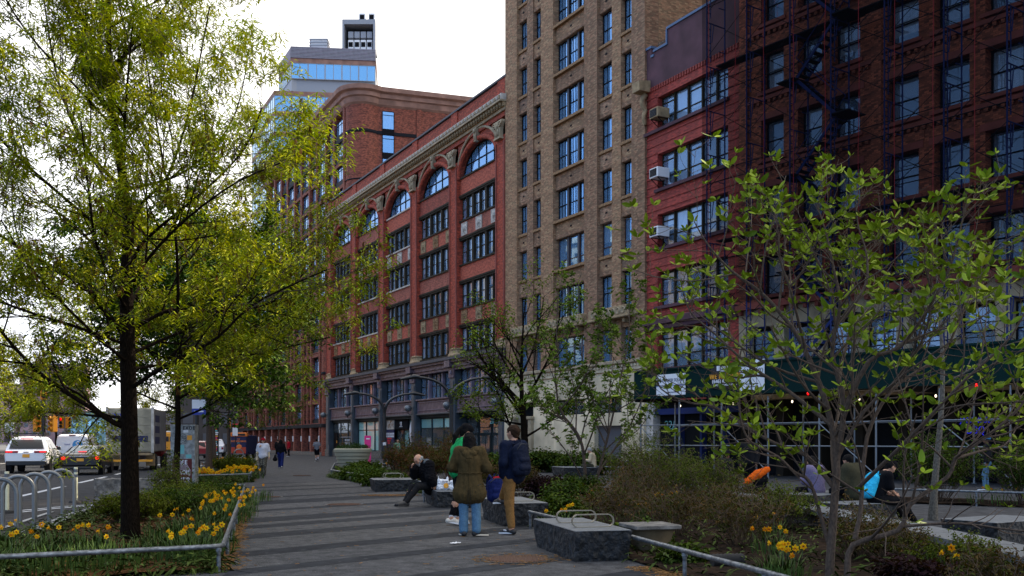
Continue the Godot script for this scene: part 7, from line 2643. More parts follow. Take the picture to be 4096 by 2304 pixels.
func middle_trees() -> void:
	var green := [lin(0.13,0.20,0.018),lin(0.17,0.23,0.018),lin(0.10,0.16,0.018)]
	# half-bare tree behind the standing man
	var o := thing("half_bare_tree","half-bare tree with dark branches and small fresh leaves behind the backpacker","tree",v(0.45,0,33.0))
	var t := TreeMaker.new()
	t.r.seed = 51
	t.max_level = 3
	t.kids = 3.0
	t.spread = 0.7
	t.lift = 0.22
	t.len_ratio = 0.5
	t.leaf_gap = 0.12
	t.min_r = 0.006
	var S := 3982.0/33.0
	var P := func(x: float,y: float,z: float) -> Vector3: return Vector3((x - 2102)/S,(1952 - y)/S,z)
	var limbs := [
		[[2105,1960,0],[2102,1850,0],[2095,1700,0],[2088,1600,0],[2085,1480,0.1],[2090,1350,0.2],[2100,1200,0.2]],
		[[2090,1650,0],[2030,1570,0.3],[1950,1500,0.6],[1880,1450,0.9]],
		[[2087,1560,0],[2020,1450,-0.4],[1970,1350,-0.7],[1930,1250,-0.8]],
		[[2095,1700,0],[2000,1680,-0.5],[1900,1640,-0.8],[1850,1600,-1.0]],
		[[2090,1620,0],[2150,1520,0.4],[2200,1420,0.7],[2230,1300,0.9],[2240,1180,1.0]],
		[[2086,1500,0.1],[2130,1400,-0.4],[2160,1280,-0.6],[2180,1170,-0.7]],
		[[2100,1750,0],[2180,1700,0.4],[2250,1640,0.6],[2300,1560,0.8]],
		[[2085,1480,0.1],[2040,1380,0.8],[2000,1300,1.2]],
	]
	var wid := [0.17,0.06,0.05,0.05,0.06,0.045,0.045,0.04]
	for i in limbs.size():
		var pts: Array = []
		for q in limbs[i]:
			pts.append(P.call(q[0],q[1],q[2]))
		t.limb(pts,wid[i],0.012,0)
	for e in t.ends.duplicate():
		if e[0].y > 3.4 and t.r.randf() < 0.7:
			t.ends.erase(e)
	finish_tree(o,t,M.bark_dark,M.twig_dark,"broad",8,M.leaf,green,Vector2(1.1,1.8),1.0,0.14)
	# smaller magnolia with fresh leaves
	o = thing("young_magnolia_tree","slender magnolia with small bright leaves before the cream stone base","tree",v(1.95,0,26.5))
	t = TreeMaker.new()
	t.r.seed = 55
	t.max_level = 2
	t.kids = 3.7
	t.spread = 0.7
	t.lift = 0.35
	t.len_ratio = 0.42
	t.leaf_gap = 0.09
	t.min_r = 0.005
	S = 3982.0/26.5
	var Q := func(x: float,y: float,z: float) -> Vector3: return Vector3((x - 2341)/S,(1998 - y)/S,z)
	limbs = [
		[[2341,2000,0],[2340,1900,0],[2330,1790,0],[2300,1720,0],[2240,1640,0.1],[2220,1500,0.15],[2225,1350,0.2],[2230,1180,0.2]],
		[[2360,2000,0],[2390,1900,0.1],[2420,1780,0.2],[2450,1650,0.3],[2480,1500,0.3],[2510,1350,0.3],[2510,1180,0.3]],
		[[2330,1790,0],[2280,1700,-0.3],[2190,1640,-0.5],[2140,1560,-0.6]],
		[[2350,1960,0],[2440,1830,-0.3],[2530,1700,-0.5],[2590,1560,-0.6],[2620,1400,-0.7]],
		[[2240,1640,0.1],[2320,1540,0.4],[2370,1420,0.5],[2400,1300,0.5]],
		[[2420,1780,0.2],[2370,1650,-0.2],[2340,1500,-0.4],[2330,1380,-0.5]],
		[[2345,1950,0],[2290,1850,0.5],[2240,1780,0.8],[2190,1720,1.0]],
		[[2450,1650,0.3],[2560,1580,0.6],[2600,1480,0.8]],
	]
	wid = [0.06,0.05,0.03,0.04,0.025,0.025,0.025,0.02]
	for i in limbs.size():
		var pts: Array = []
		for q in limbs[i]:
			pts.append(Q.call(q[0],q[1],q[2]))
		t.limb(pts,wid[i],0.008,0)
	finish_tree(o,t,M.bark_brown,M.twig,"oval",5,M.leaf_waxy,[lin(0.12,0.185,0.02),lin(0.15,0.215,0.022),lin(0.10,0.155,0.02)],Vector2(0.85,1.3),1.0,0.05)
	# pale slim trunk standing behind the blue backpack
	simple_tree("pale_slim_tree","slim tree with pale grey trunk and dark branches behind the blue backpack",v(8.35,0,19.6),6.2,2.6,3.4,0.08,61,"small",[lin(0.07,0.10,0.02)],M.bark_grey,0.35,null,2.2,"",0.1,Vector2(1.0,1.6),2)
func shrub(called: String,label: String,at: Vector2,high: float,wide: float,stems: int,style: String,tones: Array,sd: int,dense := 1.0,twm: Material = null,scale := Vector2(0.9,1.5),group := "",bare := 0.0,lm: Material = null) -> void:
	var o := thing(called,label,"shrub",v(at.x,0.02,at.y),0.0,group)
	var r := RandomNumberGenerator.new()
	r.seed = sd
	var tw := MB.new()
	var tr: Array = []
	var cols := PackedColorArray()
	for i in stems:
		var a := r.randf()*TAU
		var reach := wide*0.5*sqrt(r.randf())
		var h := high*r.randf_range(0.6,1.0)*(1.0 - 0.35*reach/maxf(wide*0.5,0.01))
		var base := Vector3(cos(a),0,sin(a))*reach*0.25
		var tip := Vector3(cos(a)*reach,h,sin(a)*reach)
		var mid := base.lerp(tip,0.5)+Vector3(r.randf_range(-0.1,0.1),0.12*h,r.randf_range(-0.1,0.1))
		tw.tube([base,mid,tip],[0.009,0.006,0.003],3,false)
		var kids := int(4+h*4)
		for k in kids:
			var u := lerpf(0.3,1.0,(k+r.randf())/kids)
			var p := base.lerp(mid,u*2) if u < 0.5 else mid.lerp(tip,u*2 - 1)
			var d := Vector3(r.randf_range(-1,1),r.randf_range(-0.1,0.9),r.randf_range(-1,1)).normalized()
			var l := r.randf_range(0.1,0.3)*clampf(high,0.5,1.4)
			var q := p+d*l
			tw.tube([p,p.lerp(q,0.5)+Vector3(0,0.02,0),q],[0.004,0.003,0.002],3,false)
			for e in [0.4,0.7,1.0]:
				if r.randf() < dense:
					tr.append(Transform3D(Basis.from_euler(Vector3(r.randf_range(-0.6,0.6),r.randf()*TAU,r.randf_range(-0.6,0.6))).scaled(Vector3.ONE*r.randf_range(scale.x,scale.y)),p.lerp(q,e)))
					cols.append((tones[r.randi() % tones.size()] as Color)*r.randf_range(0.65,1.2))
	add(o,"stems",tw.mesh(),twm if twm else M.twig)
	if tr.size():
		scatter(o,"foliage",leaf_cluster(style,6),lm if lm else M.leaf,tr,cols,true)
func inside(p: Vector2,poly: Array) -> bool:
	return Geometry2D.is_point_in_polygon(p,PackedVector2Array(poly))
func build_shrubs() -> void:
	var dk := [lin(0.035,0.065,0.012),lin(0.05,0.09,0.014),lin(0.075,0.11,0.012)]
	var ol := [lin(0.09,0.12,0.015),lin(0.12,0.145,0.016),lin(0.07,0.095,0.016)]
	var dry := [lin(0.10,0.06,0.02),lin(0.075,0.055,0.018),lin(0.06,0.07,0.014)]
	var red := [lin(0.085,0.075,0.02),lin(0.14,0.05,0.02),lin(0.07,0.075,0.016)]
	var yg := [lin(0.12,0.14,0.012),lin(0.095,0.12,0.012)]
	# near left bed
	shrub("rounded_shrub","low yellow green rounded shrub to the kerb side of the oak trunk",Vector2(-7.3,19.0),0.62,1.5,90,"small",yg,1,1.0,null,Vector2(1.0,1.6))
	shrub("rounded_shrub","dark low shrub behind the oak trunk",Vector2(-6.9,20.6),0.6,1.6,90,"small",dk,2,1.0,null,Vector2(1.0,1.6))
	shrub("twiggy_shrub","thin twiggy shrub in front of the graffiti box",Vector2(-8.35,24.6),1.3,1.0,26,"small",ol,3,0.8)
	shrub("rounded_shrub","olive shrub along the back of the oak's daffodil bed",Vector2(-7.7,23.4),0.6,1.8,80,"small",ol,4,1.0,null,Vector2(1.0,1.7))
	shrub("rounded_shrub","deep green shrub beside the maple trunk",Vector2(-8.0,26.4),0.5,2.0,80,"small",dk,5,1.0,null,Vector2(1.2,1.8))
	shrub("rounded_shrub","olive mound in the second daffodil bed",Vector2(-13.2,46.8),0.9,2.4,60,"small",yg,6,1.0,null,Vector2(1.8,2.6))
	# centre bed with the tall reddish stems
	var spots := [[-2.9,33.5,1.7,1.4,"slim reddish budding shrub behind the backpack bench"],[-3.6,37.0,2.0,1.6,"tall reddish budding shrub behind the seated old man"],[-2.2,36.0,1.9,1.5,"tall budding shrub between the old man and the doorway"],[-4.6,40.5,1.9,1.6,"reddish shrub in front of the lettered banner"],[-2.6,41.5,2.1,1.7,"tall budding shrub under the street lamp"],[-1.3,33.0,1.4,1.4,"brown twiggy shrub beside the parka wearer"],[-0.4,29.5,1.2,1.3,"dry brown shrub between the two standing people"],[0.25,27.5,1.1,1.2,"dry brown shrub behind the navy backpack"]]
	var i := 10
	for s in spots:
		shrub("budding_shrub",s[4],Vector2(s[0],s[1]),s[2],s[3],26,"small",red if i < 15 else dry,i,0.75,M.twig_red,Vector2(1.2,2.0))
		i += 1
	for s in [[-6.6,43.5,0.5,"low green clump near the corner of the green bed"],[-6.0,40.0,0.5,"low green clump beside the pot"],[-5.2,37.6,0.45,"low green clump behind the looped bench rail"],[-4.4,34.4,0.45,"low green clump at the end of the looped bench"],[-7.0,47.5,0.6,"low green clump behind the rail by the pot"]]:
		shrub("green_clump",s[3],Vector2(s[0],s[1]),s[2],1.9,60,"broad",dk,i,1.0,null,Vector2(1.3,2.0))
		i += 1
	# hedge line before the storefronts
	for s in [[-4.2,50.0,"dark clipped hedge before the storefront windows"],[-1.6,46.0,"dark clipped hedge before the entrance numbered twenty"],[1.7,50.0,"dark evergreen hedge before the cream column"],[3.6,46.5,"evergreen hedge beside the granite bench by the cream building"]]:
		shrub("hedge",s[2],Vector2(s[0],s[1]),1.15,3.2,70,"broad",dk,i,1.0,null,Vector2(1.6,2.4))
		i += 1
	# right hand bed: big mass of dry and fresh stems
	var big := [[1.3,21.5,0.7,1.4,1,"green perennials behind the daffodils by the backpack bench"],[0.9,19.6,0.5,1.2,1,"dark leafy perennials near the backpack bench"],[1.9,18.0,1.0,1.6,2,"dry arching brown grasses behind the bench by the manhole"],[2.6,16.0,1.0,1.7,2,"pale dry twiggy shrub behind the pedestal"],[3.35,14.6,1.0,1.6,2,"round dry shrub beside the concrete pedestal"],[2.6,20.4,1.3,1.6,2,"tall dry shrub below the slender magnolia"],[3.4,22.8,1.9,1.8,3,"tall budding green shrub beside the shed posts"],[2.9,24.6,2.0,1.9,3,"tall budding green shrub before the door numbered thirty-two"],[4.1,20.5,1.6,1.5,3,"budding shrub in front of the orange cloth"],[3.9,17.4,1.0,1.5,2,"dry shrub with yellow flowers at its foot"],[4.7,17.2,0.9,1.3,3,"small leafy shrub by the slab wall"],[4.6,13.2,0.8,1.3,2,"dry stems by the fork of the big magnolia"],[4.75,12.4,0.6,1.1,2,"tangled dry stems at the inner corner of the bed"],[4.95,10.9,0.55,1.0,3,"tangled leafy stems below the slab wall"],[4.6,9.4,0.6,1.1,2,"pale dry stems at the foot of the wall"],[1.95,14.6,0.35,0.8,1,"low mat of green leaves under the pipe rail"],[2.15,12.6,0.16,0.45,1,"small green tuft at the foot of the pedestal"],[4.25,10.4,0.3,0.8,4,"dark purple leafed clump near the magnolia stem"],[4.3,24.4,1.4,1.5,3,"leafy shrub before the lavender jacket"],[1.7,24.4,0.8,1.5,1,"green shrub behind the backpack bench bed"],[1.0,27.0,0.7,1.4,4,"dark purple perennials below the half-bare tree"]]
	var pur := [lin(0.03,0.012,0.018),lin(0.04,0.02,0.022)]
	for s in big:
		var tn: Array = [dk,dk,dry,ol,pur][s[4]]
		var dens: float = [0.0,1.0,0.45,0.8,1.0][s[4]]
		shrub("bed_shrub",s[5],Vector2(s[0],s[1]),s[2],s[3],40 if s[4] != 2 else 46,"broad" if s[4] in [1,4] else "small",tn,i,dens,M.twig if s[4] != 2 else M.twig_pale,Vector2(0.8,1.3))
		i += 1
	# shrubs under the shed front, in the bed behind the rail
	for s in [[10.9,25.6,"dark shrub behind the rail by the shed near the shed"],[12.4,24.0,"dark shrub behind the rail by the shed before the neon"],[13.9,22.7,"dark shrub at the end of the rail by the shed"]]:
		shrub("shade_shrub",s[2],Vector2(s[0],s[1]),1.9,2.2,50,"small",dk,i,0.8,null,Vector2(1.2,1.8))
		i += 1
# one daffodil plant clump: blades, and flowers as parts
func petal_mesh() -> ArrayMesh:
	if cache.has("petals"):
		return cache["petals"]
	var b := MB.new()
	b.colored = true
	for i in 6:
		var a := TAU*i/6
		b.col = lin(0.78,0.52,0.015) if i % 2 else lin(0.74,0.46,0.012)
		var d := Vector3(cos(a),sin(a),0)
		var s := Vector3(-sin(a),cos(a),0)
		b.quad(d*0.006,d*0.024+s*0.014,d*0.044+Vector3(0,0,-0.004),d*0.024 - s*0.014,Vector3.BACK)
	b.col = lin(0.72,0.34,0.008)
	b.lathe([Vector2(0.010,0.0),Vector2(0.013,0.016),Vector2(0.019,0.027)],8,Transform3D(Basis(Vector3.RIGHT,PI/2),Vector3.ZERO))
	cache["petals"] = b.mesh()
	return cache["petals"]
func daffodils(at: Vector2,flowers: int,blades: int,wide: float,label: String,sd: int,high := 0.38,wilt := 0.25,scale := 1.0) -> void:
	var o := thing("daffodil_clump",label,"flowers",v(at.x,0.02,at.y),0.0,"daffodil clumps in the beds")
	var r := RandomNumberGenerator.new()
	r.seed = sd
	var b := MB.new()
	b.colored = true
	for i in blades:
		var a := r.randf()*TAU
		var q := sqrt(r.randf())*wide*0.5
		var p := Vector3(cos(a)*q,0,sin(a)*q)
		var dirn := Vector3(cos(a+r.randf_range(-1,1)),0,sin(a+r.randf_range(-1,1)))
		var h := high*r.randf_range(0.65,1.05)
		var lean := r.randf_range(0.05,0.5)*h
		b.col = lin(0.05,0.085,0.02)*r.randf_range(0.7,1.4)
		var s := dirn.cross(Vector3.UP)*0.008*scale
		var m := p+Vector3.UP*h*0.6+dirn*lean*0.3
		var t := p+Vector3.UP*h*(1.0 - 0.3*lean/h)+dirn*lean
		b.quad(p - s,p+s,m+s,m - s,dirn+Vector3.UP*0.3)
		b.tri(m - s,m+s,t,Vector3.UP,Vector3.UP,Vector3.UP)
	add(o,"leaves",b.mesh(),M.blade)
	for i in flowers:
		var a := r.randf()*TAU
		var q := sqrt(r.randf())*wide*0.45
		var p := Vector3(cos(a)*q,high*r.randf_range(0.9,1.25),sin(a)*q)
		var st := MB.new()
		st.tube([Vector3(p.x*0.9,0,p.z*0.9),p+Vector3(0,-0.02,-0.012)],[0.004,0.003],3,false)
		var f := add(o,"flower",petal_mesh(),M.petal if r.randf() > wilt else M.petal_wilt,p,Basis.from_euler(Vector3(r.randf_range(-0.3,0.5),r.randf_range(-1.1,1.1),r.randf()*TAU)).scaled(Vector3.ONE*r.randf_range(0.85,1.15)*scale))
		var sm := MB.new()
		sm.tube([Vector3(0,0,-0.01),Vector3(0,0,-0.03)],[0.004,0.003],3,false)
		if i == 0:
			add(o,"stem",st.mesh(),M.blade_plain)
		else:
			add(o,"stem",st.mesh(),M.blade_plain)
func build_flowers() -> void:
	var i := 100
	# near left bed; positions (x, depth, flowers, blades, width)
	var near := [[-6.35,12.55,4,70,0.7,"three open daffodils among long leaves near the front rail"],[-7.15,13.9,7,70,0.6,"wilting daffodils by the white kerb"],[-5.75,13.4,8,80,0.6,"bright daffodil bunch in front of the oak trunk"],[-6.25,13.5,3,40,0.5,"few orange daffodils beside the bright bunch"],[-4.25,12.9,11,110,0.75,"full daffodil bunch inside the rail corner"],[-3.95,12.35,3,60,0.5,"daffodils poking through the rail corner"],[-4.7,13.6,0,120,0.9,"dense daffodil leaves without flowers inside the rail"],[-4.9,12.2,1,110,0.9,"daffodil leaves with one flower at the front rail"],[-5.4,11.6,0,110,0.9,"daffodil leaves without flowers at the front rail"],[-6.2,11.4,1,90,0.9,"daffodil leaves with one bud at the front rail"],[-6.9,12.0,0,80,0.9,"long daffodil leaves at the outer front corner"],[-5.15,15.4,5,90,0.8,"scattered small daffodils beside the oak trunk"],[-5.3,16.9,7,80,0.9,"scattered small daffodils behind the oak trunk"],[-5.45,18.7,9,90,0.9,"daffodil group along the rail past the oak"],[-5.75,20.0,13,110,1.0,"crowded daffodils along the rail"],[-6.15,21.6,13,110,1.0,"crowded daffodils near the back of the rail"],[-6.6,23.4,9,90,1.0,"daffodils at the back corner of the oak bed"],[-6.7,25.4,5,60,0.9,"few daffodils at the far corner of the oak bed"],[-4.1,13.9,2,40,0.4,"daffodil pair close to the long rail"],[-4.6,15.0,1,60,0.6,"daffodil leaves with one flower by the long rail"],[-7.3,12.7,2,60,0.7,"orange daffodils at the kerb corner"]]
	for s in near:
		daffodils(Vector2(s[0],s[1]),s[2],s[3]*2,s[4]*1.3,s[5],i,0.34,0.25,1.0)
		i += 1
	var mid := [[-11.2,37.6,"daffodils behind the front rail of the second bed"],[-10.8,40.5,"daffodils in the middle of the second bed"],[-11.6,42.5,"yellow daffodils beyond the middle of the second bed"],[-12.2,45.0,"daffodils along the path side of the second bed"],[-12.8,48.0,"daffodils at the far end of the second bed"],[-12.3,39.0,"daffodils beside the trunk in the second bed"],[-13.4,42.0,"daffodils on the street side of the second bed"]]
	for s in mid:
		daffodils(Vector2(s[0],s[1]),13,70,1.5,s[2],i,0.34,0.2,2.0)
		i += 1
	for s in [[-17.2,60.0,"orange flowers in the third bed"],[-18.2,65.0,"yellow flowers in the middle of the third bed"]]:
		daffodils(Vector2(s[0],s[1]),18,60,2.4,s[2],i,0.34,0.2,2.2)
		i += 1
	# right bed
	var rt := [[0.85,17.4,7,70,0.8,"daffodils beside the backpack bench and pipe rail"],[1.55,22.2,6,50,0.9,"daffodils behind the pipe rail near the slender magnolia"],[2.1,19.2,4,50,0.8,"daffodils in front of the dry grasses"],[2.5,19.0,4,40,0.8,"few daffodils beside the dry grasses"],[3.1,21.5,9,60,1.2,"yellow flowers along the slab wall"],[3.0,11.0,8,90,0.55,"thick daffodil clump beside the magnolia trunk"],[2.82,10.6,4,70,0.45,"tall leaves and daffodils by the rail end"],[3.6,13.6,5,50,0.7,"daffodils behind the magnolia trunk"],[4.05,15.8,5,40,0.9,"daffodils by the slab wall behind the trunk"],[4.55,10.6,3,30,0.8,"two orange daffodils among dry stems"],[2.3,25.5,8,60,1.4,"row of yellow flowers behind the dry shrubs"],[-6.0,50.5,12,60,2.0,"yellow flowers behind the rail by the storefront"],[-3.2,34.5,5,40,0.8,"daffodils behind the old man's bench"],[11.6,24.2,7,50,1.4,"yellow flowers behind the rail by the shed"]]
	for s in rt:
		daffodils(Vector2(s[0],s[1]),s[2],s[3],s[4],s[5],i,0.34,0.35,0.95)
		i += 1
	# loose low leaves filling the beds
	var tr: Array = []
	var cols := PackedColorArray()
	for k in 9000:
		var bed: Array = [BED_A,BED_B,BED_D,BED_E][k % 4]
		var p: Vector2
		for tries in 20:
			var c := (bed[rng.randi() % bed.size()] as Vector2)
			var d := (bed[rng.randi() % bed.size()] as Vector2)
			var e := (bed[rng.randi() % bed.size()] as Vector2)
			p = c.lerp(d,rng.randf()).lerp(e,rng.randf())
			if inside(p,bed):
				break
		if not inside(p,bed):
			continue
		if bed == BED_E and rng.randf() < 0.45:
			continue
		tr.append(Transform3D(Basis.from_euler(Vector3(rnd(-0.4,0.4),rnd(0,TAU),rnd(-0.4,0.4))).scaled(Vector3.ONE*rnd(0.8,1.8)),v(p.x,rnd(0.03,0.09),p.y)))
		cols.append(lin(0.06,0.09,0.018)*rnd(0.5,1.4))
	var o := scatter(self,"ground_cover",leaf_cluster("narrow",5),M.blade,tr,cols,true)
	o.set_meta("label","low green leaves covering the soil of the beds")
	o.set_meta("category","ground cover")
# ================================================================ people
# prims: [a, b, radius at a, radius at b]; the field is their smooth union, meshed as surface nets
func sdf_into(out: MB,prims: Array,cell: float,k: float,wrinkle := 0.0,wfreq := 6.0,sd := 1,fold := 1.0) -> void:
	var lo := Vector3(1e9,1e9,1e9)
	var hi := -lo
	for p in prims:
		var r: float = maxf(p[2],p[3])+cell*2+k*0.5
		lo = lo.min((p[0] as Vector3).min(p[1]) - Vector3.ONE*r)
		hi = hi.max((p[0] as Vector3).max(p[1])+Vector3.ONE*r)
	var nx := int((hi.x - lo.x)/cell)+2
	var ny := int((hi.y - lo.y)/cell)+2
	var nz := int((hi.z - lo.z)/cell)+2
	var g := PackedFloat32Array()
	g.resize(nx*ny*nz)
	g.fill(9.0)
	for p in prims:
		var a: Vector3 = p[0]
		var b: Vector3 = p[1]
		var ra: float = p[2]
		var rb: float = p[3]
		var reach := maxf(ra,rb)+cell*2+k
		var l0 := ((a.min(b) - Vector3.ONE*reach - lo)/cell).max(Vector3.ZERO)
		var l1 := ((a.max(b)+Vector3.ONE*reach - lo)/cell).min(Vector3(nx - 1,ny - 1,nz - 1))
		var ab := b - a
		var inv := 1.0/maxf(ab.length_squared(),1e-9)
		for z in range(int(l0.z),int(l1.z)+1):
			for y in range(int(l0.y),int(l1.y)+1):
				var row := (z*ny+y)*nx
				for x in range(int(l0.x),int(l1.x)+1):
					var q := lo+Vector3(x,y,z)*cell - a
					var t := clampf(q.dot(ab)*inv,0.0,1.0)
					var d := (q - ab*t).length() - lerpf(ra,rb,t)
					var o := g[row+x]
					var h := maxf(k - absf(d - o),0.0)/k
					g[row+x] = minf(d,o) - h*h*k*0.25
	if wrinkle > 0:
		var f := FastNoiseLite.new()
		f.seed = sd
		f.frequency = 1.0
		f.fractal_octaves = 3
		for z in nz:
			for y in ny:
				var row := (z*ny+y)*nx
				for x in nx:
					if absf(g[row+x]) < cell*3:
						var q := lo+Vector3(x,y,z)*cell
						g[row+x] += wrinkle*f.get_noise_3d(q.x*wfreq,q.y*wfreq*fold,q.z*wfreq)
	var idx := PackedInt32Array()
	idx.resize(nx*ny*nz)
	idx.fill(-1)
	var vs := PackedVector3Array()
	var ns := PackedVector3Array()
	var off := PackedInt32Array([0,1,nx,nx+1,nx*ny,nx*ny+1,nx*ny+nx,nx*ny+nx+1])
	for z in nz - 1:
		for y in ny - 1:
			var row := (z*ny+y)*nx
			for x in nx - 1:
				var i := row+x
				if absf(g[i]) > cell*2.0:
					continue
				var neg := 0
				var v8 := PackedFloat32Array()
				v8.resize(8)
				for c in 8:
					v8[c] = g[i+off[c]]
					if v8[c] < 0:
						neg += 1
				if neg == 0 or neg == 8:
					continue
				var sum := Vector3.ZERO
				var n := 0
				for e in EDGES:
					var a: float = v8[e[0]]
					var b: float = v8[e[1]]
					if (a < 0) != (b < 0):
						var t := a/(a - b)
						sum += (CORN[e[0]] as Vector3).lerp(CORN[e[1]],t)
						n += 1
				idx[i] = vs.size()
				vs.append(lo+(Vector3(x,y,z)+sum/n)*cell)
				ns.append(Vector3(v8[1]+v8[3]+v8[5]+v8[7] - v8[0] - v8[2] - v8[4] - v8[6],v8[2]+v8[3]+v8[6]+v8[7] - v8[0] - v8[1] - v8[4] - v8[5],v8[4]+v8[5]+v8[6]+v8[7] - v8[0] - v8[1] - v8[2] - v8[3]).normalized())
	var st := [1,nx,nx*ny]
	for z in range(1,nz - 1):
		for y in range(1,ny - 1):
			var row := (z*ny+y)*nx
			for x in range(1,nx - 1):
				var i := row+x
				if idx[i] < 0 and absf(g[i]) > cell*2.0:
					continue
				for ax in 3:
					if (g[i] < 0) == (g[i+st[ax]] < 0):
						continue
					var u: int = st[(ax+1) % 3]
					var w: int = st[(ax+2) % 3]
					var q0 := idx[i]
					var q1 := idx[i - u]
					var q2 := idx[i - u - w]
					var q3 := idx[i - w]
					if q0 < 0 or q1 < 0 or q2 < 0 or q3 < 0:
						continue
					out.squad(vs[q0],vs[q1],vs[q2],vs[q3],ns[q0],ns[q1],ns[q2],ns[q3])
const EDGES := [[0,1],[2,3],[4,5],[6,7],[0,2],[1,3],[4,6],[5,7],[0,4],[1,5],[2,6],[3,7]]
const CORN := [Vector3(0,0,0),Vector3(1,0,0),Vector3(0,1,0),Vector3(1,1,0),Vector3(0,0,1),Vector3(1,0,1),Vector3(0,1,1),Vector3(1,1,1)]
func sdf_mesh(prims: Array,cell: float,k := 0.05,wrinkle := 0.0,wfreq := 6.0,sd := 1,fold := 1.0) -> ArrayMesh:
	var b := MB.new()
	sdf_into(b,prims,cell,k,wrinkle,wfreq,sd,fold)
	return b.mesh()
# default joints of a standing adult 1.75 m tall facing -z; L is the person's left (-x)
func joints(over := {}) -> Dictionary:
	var j := {
		"pelvis": Vector3(0,0.96,0),"waist": Vector3(0,1.10,0),"chest": Vector3(0,1.30,0.0),"neck": Vector3(0,1.50,0.01),"head": Vector3(0,1.64,-0.015),"face": Vector3(0,0,-1),"up": Vector3(0,1,0),
		"hipL": Vector3(-0.09,0.92,0),"kneeL": Vector3(-0.10,0.5,-0.015),"ankleL": Vector3(-0.10,0.09,0.02),"toeL": Vector3(-0.12,0.035,-0.15),
		"hipR": Vector3(0.09,0.92,0),"kneeR": Vector3(0.10,0.5,-0.015),"ankleR": Vector3(0.10,0.09,0.02),"toeR": Vector3(0.12,0.035,-0.15),
		"shoulderL": Vector3(-0.175,1.43,0),"elbowL": Vector3(-0.24,1.15,0.02),"wristL": Vector3(-0.25,0.91,-0.05),
		"shoulderR": Vector3(0.175,1.43,0),"elbowR": Vector3(0.24,1.15,0.02),"wristR": Vector3(0.25,0.91,-0.05),
	}
	for key in over:
		j[key] = over[key]
	return j
func hand_prims(w: Vector3,dir: Vector3,side: float,curl := 0.5) -> Array:
	# palm continues the forearm; fingers curl towards the body
	dir = dir.normalized()
	var across := dir.cross(Vector3(side,0,0))
	if across.length() < 0.2:
		across = Vector3.FORWARD
	across = across.normalized()
	if across.z > 0:
		across = -across
	var palm_n := across.cross(dir).normalized()
	if palm_n.x*side > 0:
		palm_n = -palm_n
	var out := []
	out.append([w,w+dir*0.03,0.024,0.026])
	for f in 4:
		var o := across*(0.030 - f*0.020)
		var base := w+dir*0.085+o
		out.append([w+dir*0.02+o*0.7,base,0.014,0.0115])
		var l: float = [0.036,0.042,0.038,0.030][f]
		var d1 := (dir+palm_n*curl*0.7).normalized()
		var d2 := (dir+palm_n*curl*2.2).normalized()
		var m := base+d1*l
		out.append([base,m,0.0105,0.0095])
		out.append([m,m+d2*l*0.9,0.0095,0.008])
	var tb := w+dir*0.03+across*0.03
	var tm := tb+(dir*0.7+across*0.7+palm_n*0.35).normalized()*0.04
	out.append([tb,tm,0.013,0.011])
	out.append([tm,tm+(dir+palm_n*0.5).normalized()*0.03,0.011,0.009])
	return out
func rad_face(j: Dictionary) -> Basis:
	var z: Vector3 = -(j.face as Vector3).normalized()
	var x := (j.up as Vector3).cross(z).normalized()
	return Basis(x,z.cross(x),z)
